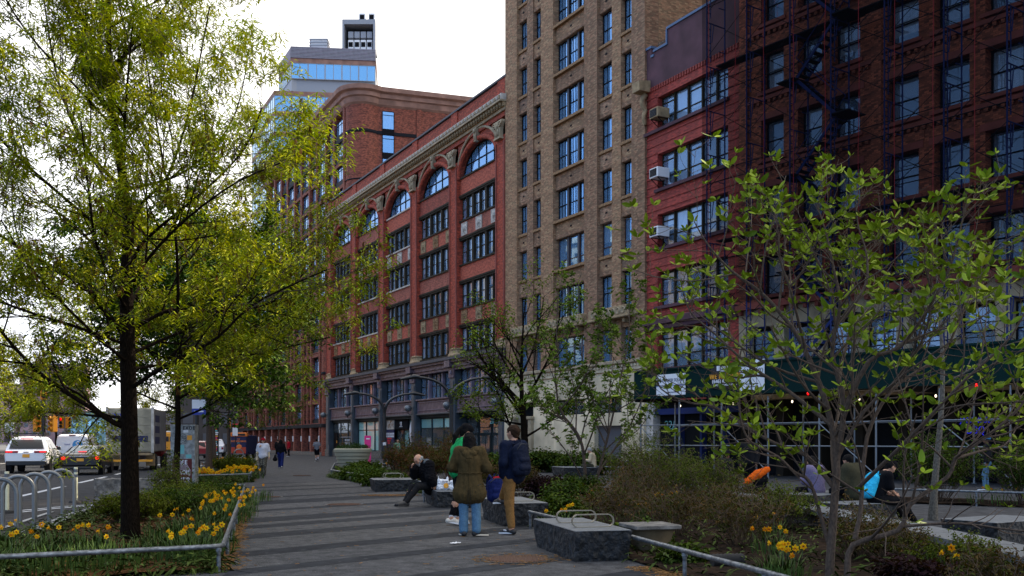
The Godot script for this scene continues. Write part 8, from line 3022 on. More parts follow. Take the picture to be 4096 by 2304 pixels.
func person(label: String,at: Vector3,turn: float,high: float,j: Dictionary,fit: Dictionary,fine := 1.0,group := "") -> Node3D:
	var o := thing("person",label,"person",at,turn,group)
	var s := high/1.75
	o.scale = Vector3.ONE*s
	var c := 0.022*fine
	var skin: Material = fit.get("skin",M.skin)
	var hb := rad_face(j)
	var head: Vector3 = j.head
	var body := MB.new()
	# limbs and trunk, one surface
	var pr := [[j.pelvis+Vector3(-0.06,0,0),j.pelvis+Vector3(0.06,0,0),0.105,0.105],[j.pelvis,j.waist,0.11,0.10],[j.waist,j.chest,0.105,0.13],[j.chest+Vector3(-0.05,0,0),j.chest+Vector3(0.05,0,0),0.115,0.115],[j.shoulderL,j.shoulderR,0.06,0.06],[j.chest,j.neck,0.11,0.05],[j.neck,head - hb.y*0.06,0.05,0.048]]
	for e in ["L","R"]:
		pr.append([j["hip"+e],j["knee"+e],0.088,0.056])
		pr.append([j["knee"+e],j["knee"+e].lerp(j["ankle"+e],0.35),0.054,0.054])
		pr.append([j["knee"+e].lerp(j["ankle"+e],0.35),j["ankle"+e],0.054,0.034])
		pr.append([j["ankle"+e],j["toe"+e],0.036,0.028])
		pr.append([j["shoulder"+e],j["elbow"+e],0.052,0.039])
		pr.append([j["elbow"+e],j["wrist"+e],0.040,0.026])
	sdf_into(body,pr,c*1.25,0.05)
	# head: skull, jaw, nose, ears, brow
	var hp := [[head+hb.y*0.022+hb.z*0.018,head+hb.y*0.022 - hb.z*0.02,0.083,0.078],[head - hb.y*0.03 - hb.z*0.02,head - hb.y*0.085 - hb.z*0.052,0.066,0.034],[head - hb.y*0.004 - hb.z*0.096,head - hb.y*0.034 - hb.z*0.112,0.010,0.014],[head - hb.y*0.07,head - hb.y*0.13+hb.z*0.01,0.052,0.052]]
	for sd in [-1.0,1.0]:
		hp.append([head+hb.x*sd*0.078+hb.y*0.012,head+hb.x*sd*0.08 - hb.y*0.022,0.014,0.011])
		hp.append([head+hb.x*sd*0.045+hb.y*0.022 - hb.z*0.078,head+hb.x*sd*0.015+hb.y*0.02 - hb.z*0.086,0.012,0.012])
		hp.append([head+hb.x*sd*0.045 - hb.y*0.03 - hb.z*0.06,head+hb.x*sd*0.03 - hb.y*0.06 - hb.z*0.06,0.028,0.024])
	hp.append([head - hb.y*0.062 - hb.z*0.084 - hb.x*0.018,head - hb.y*0.062 - hb.z*0.084+hb.x*0.018,0.010,0.010])
	sdf_into(body,hp,0.011*fine,0.03)
	for e in ["L","R"]:
		if fit.get("hand"+e,true):
			sdf_into(body,hand_prims(j["wrist"+e],j["wrist"+e] - j["elbow"+e],-1.0 if e == "L" else 1.0,fit.get("curl",0.5)),0.0075*fine,0.012)
	add(o,"body",body.mesh(),skin)
	if fit.get("eyes",true):
		var eb := MB.new()
		for sd in [-1.0,1.0]:
			eb.ball(head+hb.x*sd*0.032+hb.y*0.004 - hb.z*0.086,Vector3(0.014,0.008,0.01),8)
		add(o,"eyes",eb.mesh(),M.eye_dark)
		eb = MB.new()
		eb.tube([head - hb.y*0.062 - hb.z*0.094 - hb.x*0.024,head - hb.y*0.064 - hb.z*0.098,head - hb.y*0.062 - hb.z*0.094+hb.x*0.024],[0.003,0.005,0.003],5)
		add(o,"mouth",eb.mesh(),M.lip)
	# upper garment
	if fit.has("top"):
		var p: float = fit.get("puff",0.018)
		var hem: float = fit.get("hem", 0.0)   # how far below the pelvis the garment reaches
		var fl: float = fit.get("flare",0.0)
		var down: Vector3 = (j.pelvis - j.waist).normalized()
		var tp := [[j.chest+Vector3(-0.06,0,0),j.chest+Vector3(0.06,0,0),0.118+p,0.118+p],[j.shoulderL,j.shoulderR,0.062+p,0.062+p],[j.chest,j.waist,0.13+p,0.112+p],[j.chest+Vector3(-0.05,0,0),j.pelvis+Vector3(-0.06,0,0),0.11+p,0.105+p],[j.chest+Vector3(0.05,0,0),j.pelvis+Vector3(0.06,0,0),0.11+p,0.105+p],[j.chest,j.neck+Vector3(0,-0.02,0),0.11+p,0.055+p*0.6]]
		if hem > 0.0:
			for sx in [-0.075,0.0,0.075]:
				tp.append([j.pelvis+Vector3(sx*0.8,0,0),j.pelvis+Vector3(sx*(1.0+fl*4),0,0)+down*hem,0.108+p,0.10+p+fl*0.5])
		var sl: float = fit.get("sleeve",1.0)
		for e in ["L","R"]:
			var sh: Vector3 = j["shoulder"+e]
			var el: Vector3 = j["elbow"+e]
			var wr: Vector3 = j["wrist"+e]
			if sl > 0.6:
				tp.append([sh,el,0.06+p,0.047+p])
				tp.append([el,el.lerp(wr,(sl - 0.5)*1.9),0.047+p,0.034+p])
			else:
				tp.append([sh,sh.lerp(el,sl*1.6),0.06+p,0.056+p])
		add(o,fit.get("top_name","jacket"),sdf_mesh(tp,c,0.045,fit.get("wrinkle",0.012),9.0/fine,hash(label) % 999,fit.get("fold",0.5)),fit.top)
	# legs
	if fit.has("bottom"):
		var p: float = fit.get("leg_puff",0.014)
		var ln: float = fit.get("leg_len",1.0)
		var tp := [[j.pelvis+Vector3(-0.055,0.02,0),j.pelvis+Vector3(0.055,0.02,0),0.108+p*0.5,0.108+p*0.5]]
		for e in ["L","R"]:
			var hi: Vector3 = j["hip"+e]
			var kn: Vector3 = j["knee"+e]
			var an: Vector3 = j["ankle"+e]
			tp.append([j.pelvis.lerp(hi,0.8),hi,0.10+p*0.5,0.092+p])
			if ln > 0.55:
				tp.append([hi,kn,0.09+p,0.058+p])
				tp.append([kn,kn.lerp(an,(ln - 0.5)*1.9),0.056+p,lerpf(0.05,fit.get("cuff",0.045),ln)+p*0.6])
			else:
				tp.append([hi,hi.lerp(kn,ln*2.0),0.09+p,0.08+p])
		add(o,fit.get("bottom_name","trousers"),sdf_mesh(tp,c,0.03,0.010,10.0,hash(label) % 777,0.7),fit.bottom)
	# socks and shoes
	for e in ["L","R"]:
		var an: Vector3 = j["ankle"+e]
		var to: Vector3 = j["toe"+e]
		var fd := (to - an)
		fd.y = 0
		fd = fd.normalized()
		if fit.has("socks"):
			add(o,"sock",sdf_mesh([[an,an.lerp(j["knee"+e],fit.get("sock_len",0.35)),0.042,0.05]],c,0.02),fit.socks)
		if fit.has("shoe"):
			var heel := an - fd*0.045+Vector3(0,-0.035,0)
			add(o,"shoe",sdf_mesh([[heel,an.lerp(to,0.35)+Vector3(0,0.0,0),0.042,0.045],[an.lerp(to,0.3),to+fd*0.035+Vector3(0,0.008,0),0.044,0.032],[heel,to+fd*0.03,0.036,0.03]],0.013*fine,0.03),fit.shoe)
			var sb := MB.new()
			var side := fd.cross(Vector3.UP)
			var fall := (to.y - (an.y - 0.055))
			for kk in 8:
				var u0 := kk/8.0
				var u1 := (kk+1)/8.0
				var w0 := 0.036+0.014*sin(u0*PI*0.9)
				var w1 := 0.036+0.014*sin(u1*PI*0.9)
				var p0 := heel+Vector3(0,-0.03,0)+(to+fd*0.06 - heel)*u0
				var p1 := heel+Vector3(0,-0.03,0)+(to+fd*0.06 - heel)*u1
				p0.y = minf(p0.y,heel.y - 0.022+fall*0.2)
				p1.y = minf(p1.y,heel.y - 0.022+fall*0.2)
				sb.quad(p0 - side*w0,p0+side*w0,p1+side*w1,p1 - side*w1,Vector3.DOWN)
				sb.quad(p0 - side*w0+Vector3(0,0.028,0),p0+side*w0+Vector3(0,0.028,0),p1+side*w1+Vector3(0,0.028,0),p1 - side*w1+Vector3(0,0.028,0),Vector3.UP)
				sb.quad(p0 - side*w0,p0 - side*w0+Vector3(0,0.028,0),p1 - side*w1+Vector3(0,0.028,0),p1 - side*w1,-side)
				sb.quad(p0+side*w0,p0+side*w0+Vector3(0,0.028,0),p1+side*w1+Vector3(0,0.028,0),p1+side*w1,side)
			add(o,"sole",sb.mesh(),fit.get("sole",M.print_white))
	# hair: cap of hair plus fall
	if fit.has("hair"):
		var hr := [[head+hb.y*0.038+hb.z*0.028,head+hb.y*0.045 - hb.z*0.018,0.092,0.084],[head+hb.z*0.045+hb.y*0.01,head+hb.z*0.05 - hb.y*0.045,0.072,0.052]]
		for sd in [-1.0,1.0]:
			hr.append([head+hb.x*sd*0.06+hb.y*0.03+hb.z*0.01,head+hb.x*sd*0.066 - hb.y*0.01+hb.z*0.02,0.032,0.022])
		var fall: float = fit.get("hair_fall",0.0)
		if fall > 0:
			var back := Vector3(hb.z.x,0,hb.z.z).normalized()
			hr.append([head+back*0.05,head+back*0.075+Vector3.DOWN*fall,0.08,0.065])
			for sd in [-1.0,1.0]:
				hr.append([head+hb.x*sd*0.06+back*0.02,head+hb.x*sd*0.075+back*0.045+Vector3.DOWN*fall*0.95,0.05,0.05])
		add(o,"hair",sdf_mesh(hr,0.013*fine,0.03,0.012,14.0,5),fit.hair)
	return o
func cloth(key: String,c: Color,rough := 0.9) -> StandardMaterial3D:
	var m := mat(key,c,rough)
	m.rim_enabled = true
	m.rim = 0.06
	m.metallic_specular = 0.2
	m.rim_tint = 0.6
	return tri_map(m,M.fine,Vector3(2.2,2.2,2.2))
func backpack(called: String,label: String,at: Vector3,basis: Basis,m: Material,size := Vector3(0.3,0.48,0.2),fine := 1.0) -> Node3D:
	# z+ is the outward face, origin at its centre
	var o := thing(called,label,"backpack",at)
	o.basis = basis
	var h := size/2
	var pr := []
	for x in [-1.0,1.0]:
		pr.append([Vector3(x*(h.x - 0.09),-h.y+0.09,0),Vector3(x*(h.x - 0.1),h.y - 0.12,-0.01),0.095,0.085])
	pr.append([Vector3(0,-h.y+0.1,0.02),Vector3(0,h.y - 0.1,0.0),0.11,0.10])
	add(o,"bag",sdf_mesh(pr,0.016*fine,0.06,0.012,9.0,3),m)
	add(o,"front_pocket",sdf_mesh([[Vector3(-0.06,-h.y*0.55,0.09),Vector3(0.06,-h.y*0.55,0.09),0.06,0.06],[Vector3(-0.05,-h.y*0.05,0.08),Vector3(0.05,-h.y*0.05,0.08),0.055,0.055]],0.016*fine,0.05,0.006,9.0,4),m)
	var b := MB.new()
	b.tube([Vector3(-0.05,h.y - 0.03,-0.06),Vector3(-0.03,h.y+0.05,-0.06),Vector3(0.03,h.y+0.05,-0.06),Vector3(0.05,h.y - 0.03,-0.06)],[0.012,0.012,0.012,0.012],6)
	add(o,"grab_handle",b.mesh(),m)
	b = MB.new()
	b.tube([Vector3(-h.x+0.04,h.y*0.55,0.07),Vector3(-0.06,h.y*0.9,0.1),Vector3(0.06,h.y*0.9,0.1),Vector3(h.x - 0.04,h.y*0.55,0.07)],[0.006,0.006,0.006,0.006],5)
	add(o,"zip",b.mesh(),M.black_metal)
	for s in [-1.0,1.0]:
		b = MB.new()
		b.tube([Vector3(s*0.08,h.y - 0.03,-0.08),Vector3(s*0.1,h.y+0.02,-0.16),Vector3(s*0.12,h.y - 0.06,-0.24),Vector3(s*0.13,-0.02,-0.27),Vector3(s*0.13,-h.y+0.06,-0.12)],[0.022,0.024,0.024,0.02,0.012],6)
		add(o,"strap",b.mesh(),m)
	return o
func build_people() -> void:
	var sk := mat("skin",lin(0.42,0.22,0.14),0.55)
	sk.subsurf_scatter_enabled = true
	sk.subsurf_scatter_strength = 0.05
	mat("skin_dark",lin(0.16,0.075,0.045),0.55)
	mat("eye_dark",lin(0.01,0.008,0.007),0.2)
	mat("lip",lin(0.25,0.08,0.07),0.5)
	tri_map(mat("hair_black",lin(0.008,0.007,0.007),0.85),M.fine,Vector3(12,2,12))
	tri_map(mat("hair_brown",lin(0.035,0.018,0.010),0.85),M.fine,Vector3(12,2,12))
	tri_map(mat("hair_grey",lin(0.30,0.29,0.28),0.85),M.fine,Vector3(12,3,12))
	cloth("olive",lin(0.075,0.052,0.022))
	cloth("jeans",lin(0.10,0.20,0.31))
	cloth("jeans_pale",lin(0.22,0.32,0.42))
	cloth("navy",lin(0.008,0.013,0.034))
	cloth("navy_bag",lin(0.010,0.014,0.032),0.7)
	cloth("tan",lin(0.26,0.135,0.045))
	cloth("green_hood",lin(0.015,0.36,0.11))
	cloth("black_cloth",lin(0.006,0.006,0.008))
	cloth("charcoal",lin(0.015,0.015,0.017))
	cloth("white_cloth",lin(0.62,0.62,0.68))
	cloth("cream_cloth",lin(0.55,0.45,0.30))
	cloth("grey_cloth",lin(0.19,0.20,0.23))
	cloth("hood_grey",lin(0.10,0.12,0.14))
	cloth("red_cloth",lin(0.36,0.012,0.025))
	cloth("lavender",lin(0.18,0.155,0.26))
	cloth("olive_coat",lin(0.05,0.047,0.028))
	cloth("cyan_bag",lin(0.03,0.50,0.80),0.6)
	cloth("blazer",lin(0.16,0.36,0.26))
	cloth("royal",lin(0.012,0.02,0.10))
	tri_map(mat("camo",lin(0.30,0.27,0.19),0.9),noise_tex(0.02,0.08,1.0,91,256,FastNoiseLite.TYPE_CELLULAR,2),Vector3(2.5,2.5,2.5))
	var shoe_black := mat("shoe_black",lin(0.012,0.012,0.014),0.6)
	var shoe_white := mat("shoe_white",lin(0.55,0.52,0.47),0.6)
	var shoe_lime := mat("shoe_lime",lin(0.62,0.60,0.22),0.6)
	var bp := mat("bag_plastic",lin(0.66,0.67,0.70),0.35)
	bp.backlight_enabled = true
	bp.backlight = Color(0.3,0.3,0.3)
	cloth("orange_cloth",lin(0.72,0.12,0.01))
	for key in ["hair_black","hair_brown"]:
		M[key].metallic_specular = 0.25
	mat("sole_pale",lin(0.55,0.50,0.42),0.7)
	# woman in the olive parka, seen from behind
	var j := joints({"elbowL": Vector3(-0.30,1.17,-0.02),"wristL": Vector3(-0.12,1.10,-0.24),"elbowR": Vector3(0.30,1.16,-0.02),"wristR": Vector3(0.12,1.10,-0.24),"face": Vector3(-0.2,-0.25,-1),"head": Vector3(-0.01,1.63,-0.03),"toeR": Vector3(0.25,0.035,-0.06),"kneeR": Vector3(0.11,0.5,-0.01),"ankleR": Vector3(0.12,0.09,0.03),"toeL": Vector3(-0.14,0.035,-0.15)})
	var o := person("person in olive hooded parka and blue jeans standing with back turned",v(-0.69,0,16.16),0.0,1.68,j,{"top": M.olive,"puff": 0.034,"hem": 0.23,"flare": 0.10,"wrinkle": 0.016,"fold": 0.4,"bottom": M.jeans,"bottom_name": "jeans","leg_puff": 0.022,"cuff": 0.065,"leg_len": 0.99,"shoe": shoe_black,"sole": M.sole_pale,"hair": M.hair_black,"hair_fall": 0.17,"top_name": "parka"},0.72)
	add(o,"hood",sdf_mesh([[Vector3(-0.12,1.46,0.06),Vector3(0.12,1.46,0.06),0.06,0.06],[Vector3(-0.07,1.40,0.12),Vector3(0.07,1.40,0.12),0.055,0.055],[Vector3(-0.03,1.34,0.14),Vector3(0.03,1.34,0.14),0.04,0.04],[Vector3(-0.15,1.48,-0.02),Vector3(-0.1,1.46,0.07),0.045,0.05],[Vector3(0.15,1.48,-0.02),Vector3(0.1,1.46,0.07),0.045,0.05]],0.014,0.03,0.014,12.0,8),M.olive)
	var b := MB.new()
	var wp: Array = []
	var wr: Array = []
	for i in 17:
		var a := lerpf(-1.35,1.35,i/16.0)
		wp.append(Vector3(sin(a)*0.225,1.075+0.006*sin(i*2.1),cos(a)*0.165))
		wr.append(0.009)
	b.tube(wp,wr,6)
	add(o,"waist_cord",b.mesh(),M.olive)
	b = MB.new()
	b.tube([Vector3(0.0,1.30,0.176),Vector3(0.002,1.1,0.162),Vector3(0,0.82,0.18)],[0.004,0.004,0.004],5)
	add(o,"back_seam",b.mesh(),M.olive)
	for sx in [-0.012,0.014]:
		b = MB.new()
		b.tube([Vector3(sx,0.80,0.19),Vector3(sx*1.6,0.66,0.19),Vector3(sx*1.2,0.50 - sx*4,0.185)],[0.006,0.004,0.004],5)
		b.ball(Vector3(sx*1.2,0.49 - sx*4,0.185),Vector3(0.009,0.016,0.009),6)
		add(o,"drawstring",b.mesh(),M.charcoal)
	# man with navy backpack, one foot up on the bench
	j = joints({"hipR": Vector3(0.10,0.93,-0.02),"kneeR": Vector3(0.19,0.86,-0.42),"ankleR": Vector3(0.18,0.53,-0.60),"toeR": Vector3(0.19,0.475,-0.76),"elbowL": Vector3(-0.25,1.16,0.06),"wristL": Vector3(-0.20,0.95,-0.04),"elbowR": Vector3(0.25,1.17,-0.06),"wristR": Vector3(0.17,1.05,-0.27),"face": Vector3(-0.35,-0.05,-1),"kneeL": Vector3(-0.09,0.5,0.0),"ankleL": Vector3(-0.08,0.09,0.05),"toeL": Vector3(-0.12,0.035,-0.13)})
	o = person("person in navy jacket and tan trousers with one foot on the bench",v(0.03,0,16.5),0.62,1.80,j,{"top": M.navy,"puff": 0.022,"hem": 0.02,"wrinkle": 0.012,"bottom": M.tan,"leg_puff": 0.018,"cuff": 0.05,"leg_len": 0.96,"shoe": shoe_black,"socks": M.white_cloth,"sock_len": 0.25,"hair": M.hair_brown,"handL": false},0.75)
	letters(o,"shoe_lettering","HOKA",0.022,M.print_white,Vector3(-0.155,0.075,-0.03),Basis(Vector3.UP,-PI/2 - 0.15),true)
	add(o,"glasses",sdf_mesh([[Vector3(-0.10,1.645,-0.06),Vector3(-0.07,1.645,0.03),0.006,0.005]],0.006,0.01),M.black_metal)
	backpack("backpack","dark navy backpack worn by the person in tan trousers",o.to_global(Vector3(0.0,1.22,0.20)),Basis(Vector3.UP,0.62)*Basis(Vector3.RIGHT,-0.06),M.navy_bag,Vector3(0.33,0.54,0.22))
	# person in bright green hoodie bending behind the parka
	j = joints({"pelvis": Vector3(0,0.94,0.03),"waist": Vector3(0,1.08,0.01),"chest": Vector3(0,1.29,-0.03),"neck": Vector3(0,1.48,-0.08),"head": Vector3(0,1.61,-0.13),"face": Vector3(0.1,-0.35,-1),"shoulderL": Vector3(-0.175,1.41,-0.06),"shoulderR": Vector3(0.175,1.41,-0.06),"elbowL": Vector3(-0.26,1.16,0.0),"wristL": Vector3(-0.12,1.10,-0.26),"elbowR": Vector3(0.30,1.16,0.10),"wristR": Vector3(0.14,1.10,-0.2),"kneeR": Vector3(0.11,0.5,0.06),"ankleR": Vector3(0.12,0.12,0.18),"toeR": Vector3(0.13,0.035,0.04)})
	o = person("person in bright green hoodie, black cap and white socks behind the parka",v(-0.98,0,18.4),-1.25,1.86,j,{"top": M.green_hood,"puff": 0.035,"hem": 0.0,"wrinkle": 0.02,"bottom": M.black_cloth,"leg_puff": 0.012,"leg_len": 0.92,"bottom_name": "leggings","socks": M.white_cloth,"sock_len": 0.55,"shoe": shoe_white,"hair": M.hair_black,"top_name": "hoodie"})
	var hd: Vector3 = j.head
	var hb := rad_face(j)
	add(o,"cap",sdf_mesh([[hd+hb.y*0.06+hb.z*0.03,hd+hb.y*0.065 - hb.z*0.03,0.094,0.086],[hd+hb.y*0.045 - hb.z*0.09 - hb.x*0.04,hd+hb.y*0.045 - hb.z*0.09+hb.x*0.04,0.02,0.02],[hd+hb.y*0.03 - hb.z*0.16 - hb.x*0.03,hd+hb.y*0.03 - hb.z*0.16+hb.x*0.03,0.012,0.012]],0.011,0.03),M.black_cloth)
	add(o,"ponytail",sdf_mesh([[hd+hb.z*0.12+hb.y*0.02,hd+hb.z*0.16 - hb.y*0.12,0.04,0.045],[hd+hb.z*0.16 - hb.y*0.12,hd+hb.z*0.15 - hb.y*0.26,0.045,0.02]],0.012,0.03,0.01,14.0,3),M.hair_black)
	for e in ["L","R"]:
		for q in [0.42,0.47]:
			var an: Vector3 = j["ankle"+e]
			var kn: Vector3 = j["knee"+e]
			var c := an.lerp(kn,q)
			var dr := (kn - an).normalized()
			b = MB.new()
			b.tube([c - dr*0.006,c+dr*0.006],[0.0535,0.0535],12)
			add(o,"sock_stripe",b.mesh(),M.black_cloth)
	# old man in black padded coat asleep on the bench
	j = joints({"pelvis": Vector3(0,0.50,0.02),"waist": Vector3(0,0.64,-0.02),"chest": Vector3(0,0.84,-0.12),"neck": Vector3(0,1.01,-0.22),"head": Vector3(0.0,1.10,-0.33),"face": Vector3(0.05,-0.75,-1),"hipL": Vector3(-0.10,0.48,-0.02),"kneeL": Vector3(-0.12,0.46,-0.42),"ankleL": Vector3(-0.08,0.10,-0.72),"toeL": Vector3(-0.08,0.06,-0.90),"hipR": Vector3(0.10,0.48,-0.02),"kneeR": Vector3(0.11,0.44,-0.42),"ankleR": Vector3(0.08,0.09,-0.66),"toeR": Vector3(0.10,0.045,-0.84),"shoulderL": Vector3(-0.19,0.96,-0.14),"elbowL": Vector3(-0.25,0.68,-0.18),"wristL": Vector3(-0.27,0.52,-0.10),"shoulderR": Vector3(0.19,0.96,-0.14),"elbowR": Vector3(0.20,0.72,-0.30),"wristR": Vector3(0.08,0.90,-0.42)})
	o = person("person with grey beard asleep on a bench in black padded coat",v(-1.97,0,23.9),2.25,1.78,j,{"top": M.black_cloth,"puff": 0.055,"hem": 0.1,"wrinkle": 0.02,"fold": 2.2,"bottom": M.charcoal,"leg_puff": 0.02,"shoe": shoe_black,"socks": M.grey_cloth,"sock_len": 0.2,"top_name": "padded_coat","sole": shoe_black,"eyes": false},0.85)
	hd = j.head
	hb = rad_face(j)
	add(o,"beard",sdf_mesh([[hd - hb.y*0.075 - hb.z*0.06,hd - hb.y*0.14 - hb.z*0.06,0.05,0.03],[hd - hb.y*0.05 - hb.z*0.03 - hb.x*0.05,hd - hb.y*0.05 - hb.z*0.03+hb.x*0.05,0.03,0.03]],0.011,0.03,0.01,16.0,2),M.hair_grey)
	add(o,"hair",sdf_mesh([[hd+hb.z*0.06 - hb.y*0.01 - hb.x*0.05,hd+hb.z*0.06 - hb.y*0.01+hb.x*0.05,0.05,0.05],[hd+hb.x*0.075+hb.y*0.01,hd+hb.x*0.075 - hb.y*0.03,0.022,0.02],[hd - hb.x*0.075+hb.y*0.01,hd - hb.x*0.075 - hb.y*0.03,0.022,0.02]],0.011,0.02,0.01,16.0,4),M.hair_grey)
	add(o,"hood",sdf_mesh([[Vector3(-0.10,1.03,-0.14),Vector3(0.10,1.03,-0.14),0.075,0.075],[Vector3(-0.09,1.0,-0.05),Vector3(0.09,1.0,-0.05),0.07,0.07],[Vector3(-0.11,1.02,-0.22),Vector3(-0.1,1.03,-0.14),0.04,0.06],[Vector3(0.11,1.02,-0.22),Vector3(0.1,1.03,-0.14),0.04,0.06]],0.013,0.03,0.012,10.0,6),M.hood_grey)
	# woman walking towards the camera
	j = joints({"kneeL": Vector3(-0.09,0.52,-0.14),"ankleL": Vector3(-0.08,0.10,-0.16),"toeL": Vector3(-0.08,0.05,-0.33),"kneeR": Vector3(0.09,0.5,0.03),"ankleR": Vector3(0.09,0.14,0.22),"toeR": Vector3(0.09,0.05,0.09),"elbowR": Vector3(0.26,1.16,0.06),"wristR": Vector3(0.14,1.36,-0.13),"elbowL": Vector3(-0.25,1.15,0.02),"wristL": Vector3(-0.28,0.9,-0.06)})
	o = person("person with red headscarf, white shirt and camouflage trousers walking up the path",v(-11.0,0,44.0),PI+0.1,1.66,j,{"top": M.white_cloth,"puff": 0.04,"hem": 0.05,"sleeve": 0.55,"wrinkle": 0.015,"bottom": M.camo,"leg_puff": 0.035,"cuff": 0.06,"shoe": shoe_black,"sole": shoe_black,"hair": M.hair_brown,"hair_fall": 0.3,"top_name": "shirt"},1.4)
	hd = j.head
	hb = rad_face(j)
	add(o,"headscarf",sdf_mesh([[hd+hb.y*0.05+hb.z*0.03,hd+hb.y*0.055 - hb.z*0.025,0.098,0.09]],0.014,0.02),M.red_cloth)
	add(o,"sunglasses",sdf_mesh([[hd+hb.x*0.035 - hb.z*0.09,hd+hb.x*0.045 - hb.z*0.088,0.022,0.022],[hd - hb.x*0.035 - hb.z*0.09,hd - hb.x*0.045 - hb.z*0.088,0.022,0.022],[hd - hb.x*0.04+hb.y*0.01 - hb.z*0.095,hd+hb.x*0.04+hb.y*0.01 - hb.z*0.095,0.008,0.008]],0.012,0.01),M.black_metal)
	add(o,"sleeve",sdf_mesh([[j.elbowL,j.wristL,0.05,0.04]],0.02,0.02),M.cream_cloth)
	var tb := thing("tote_bag","cream canvas tote bag on the shoulder of the person with red headscarf","bag",o.to_global(Vector3(0.27,0.93,0.04)),PI+0.1)
	add(tb,"bag",sdf_mesh([[Vector3(0,-0.16,-0.12),Vector3(0,-0.16,0.12),0.045,0.045],[Vector3(0,0.14,-0.1),Vector3(0,0.14,0.1),0.04,0.04],[Vector3(0,-0.16,0),Vector3(0,0.14,0),0.06,0.05]],0.022,0.08),M.cream_cloth)
	b = MB.new()
	b.tube([Vector3(0,0.14,-0.08),Vector3(-0.05,0.4,-0.05),Vector3(-0.09,0.52,-0.01),Vector3(-0.05,0.4,0.05),Vector3(0,0.14,0.08)],[0.012,0.012,0.012,0.012,0.012],5)
	add(tb,"handles",b.mesh(),M.cream_cloth)
	# woman in black walking away
	j = joints({"kneeL": Vector3(-0.09,0.51,-0.12),"ankleL": Vector3(-0.08,0.09,-0.12),"toeL": Vector3(-0.08,0.04,-0.28),"kneeR": Vector3(0.09,0.5,0.04),"ankleR": Vector3(0.09,0.15,0.22),"toeR": Vector3(0.09,0.05,0.1),"elbowR": Vector3(0.26,1.16,0.02),"wristR": Vector3(0.32,0.93,-0.06)})
	o = person("person all in black with long black hair walking away",v(-13.1,0,56.4),0.1,1.62,j,{"top": M.black_cloth,"puff": 0.03,"hem": 0.0,"bottom": M.royal,"leg_puff": 0.035,"cuff": 0.075,"shoe": shoe_white,"hair": M.hair_black,"hair_fall": 0.42},1.6)
	tb = thing("shoulder_bag","black bag hanging from the hand of the person all in black","bag",o.to_global(Vector3(-0.34,0.66,0.0)))
	add(tb,"bag",sdf_mesh([[Vector3(-0.05,-0.1,0),Vector3(0.05,-0.1,0),0.09,0.09],[Vector3(0,0.1,0),Vector3(0,-0.1,0),0.06,0.09]],0.03,0.05),M.black_cloth)
	b = MB.new()
	b.tube([Vector3(-0.05,0.1,0),Vector3(0.06,0.25,0),Vector3(0.08,0.1,0)],[0.01,0.01,0.01],5)
	add(tb,"handle",b.mesh(),M.black_cloth)
	# jogger
	j = joints({"elbowL": Vector3(-0.27,1.16,0.08),"wristL": Vector3(-0.2,1.12,-0.14),"elbowR": Vector3(0.27,1.16,0.1),"wristR": Vector3(0.22,1.12,-0.12),"kneeL": Vector3(-0.08,0.5,-0.06),"ankleL": Vector3(-0.07,0.09,0.0),"kneeR": Vector3(0.1,0.5,0.0),"ankleR": Vector3(0.1,0.2,0.2),"toeR": Vector3(0.1,0.08,0.12)})
	person("person in grey shirt and black shorts jogging away",v(-14.8,0,75.5),0.1,1.7,j,{"top": M.grey_cloth,"puff": 0.025,"sleeve": 0.4,"bottom": M.black_cloth,"leg_len": 0.4,"leg_puff": 0.03,"bottom_name": "shorts","shoe": shoe_black,"socks": M.white_cloth,"sock_len": 0.35,"hair": M.hair_black,"top_name": "shirt"},1.8)
	# people farther along the path
	person("person in open black jacket and pale jeans coming from the food cart",v(-21.6,0,92.0),PI,1.6,joints({"kneeL": Vector3(-0.09,0.5,-0.08)}),{"top": M.black_cloth,"puff": 0.03,"bottom": M.jeans_pale,"leg_puff": 0.03,"shoe": shoe_black,"hair": M.hair_black,"hair_fall": 0.1},2.0)
	person("person in dark coat beside the food cart",v(-22.6,0,96.0),0.6,1.68,joints(),{"top": M.charcoal,"puff": 0.04,"hem": 0.2,"bottom": M.black_cloth,"shoe": shoe_black,"hair": M.hair_black},2.0)
	person("person in dark red coat waiting behind the food cart",v(-22.2,0,99.0),2.2,1.7,joints(),{"top": M.red_cloth,"puff": 0.04,"hem": 0.1,"bottom": M.black_cloth,"shoe": shoe_black,"hair": M.hair_black},2.0)
	# woman in green blazer
	o = person("person in pale green blazer gazing up before the storefront",v(-6.75,0,58.5),PI+0.9,1.66,joints({"face": Vector3(0,0.45,-1),"elbowR": Vector3(0.26,1.16,0.02),"wristR": Vector3(0.16,1.25,-0.14)}),{"top": M.blazer,"puff": 0.03,"hem": 0.12,"bottom": M.jeans_pale,"leg_puff": 0.03,"shoe": shoe_black,"hair": M.hair_black,"hair_fall": 0.08,"top_name": "blazer"},1.6)
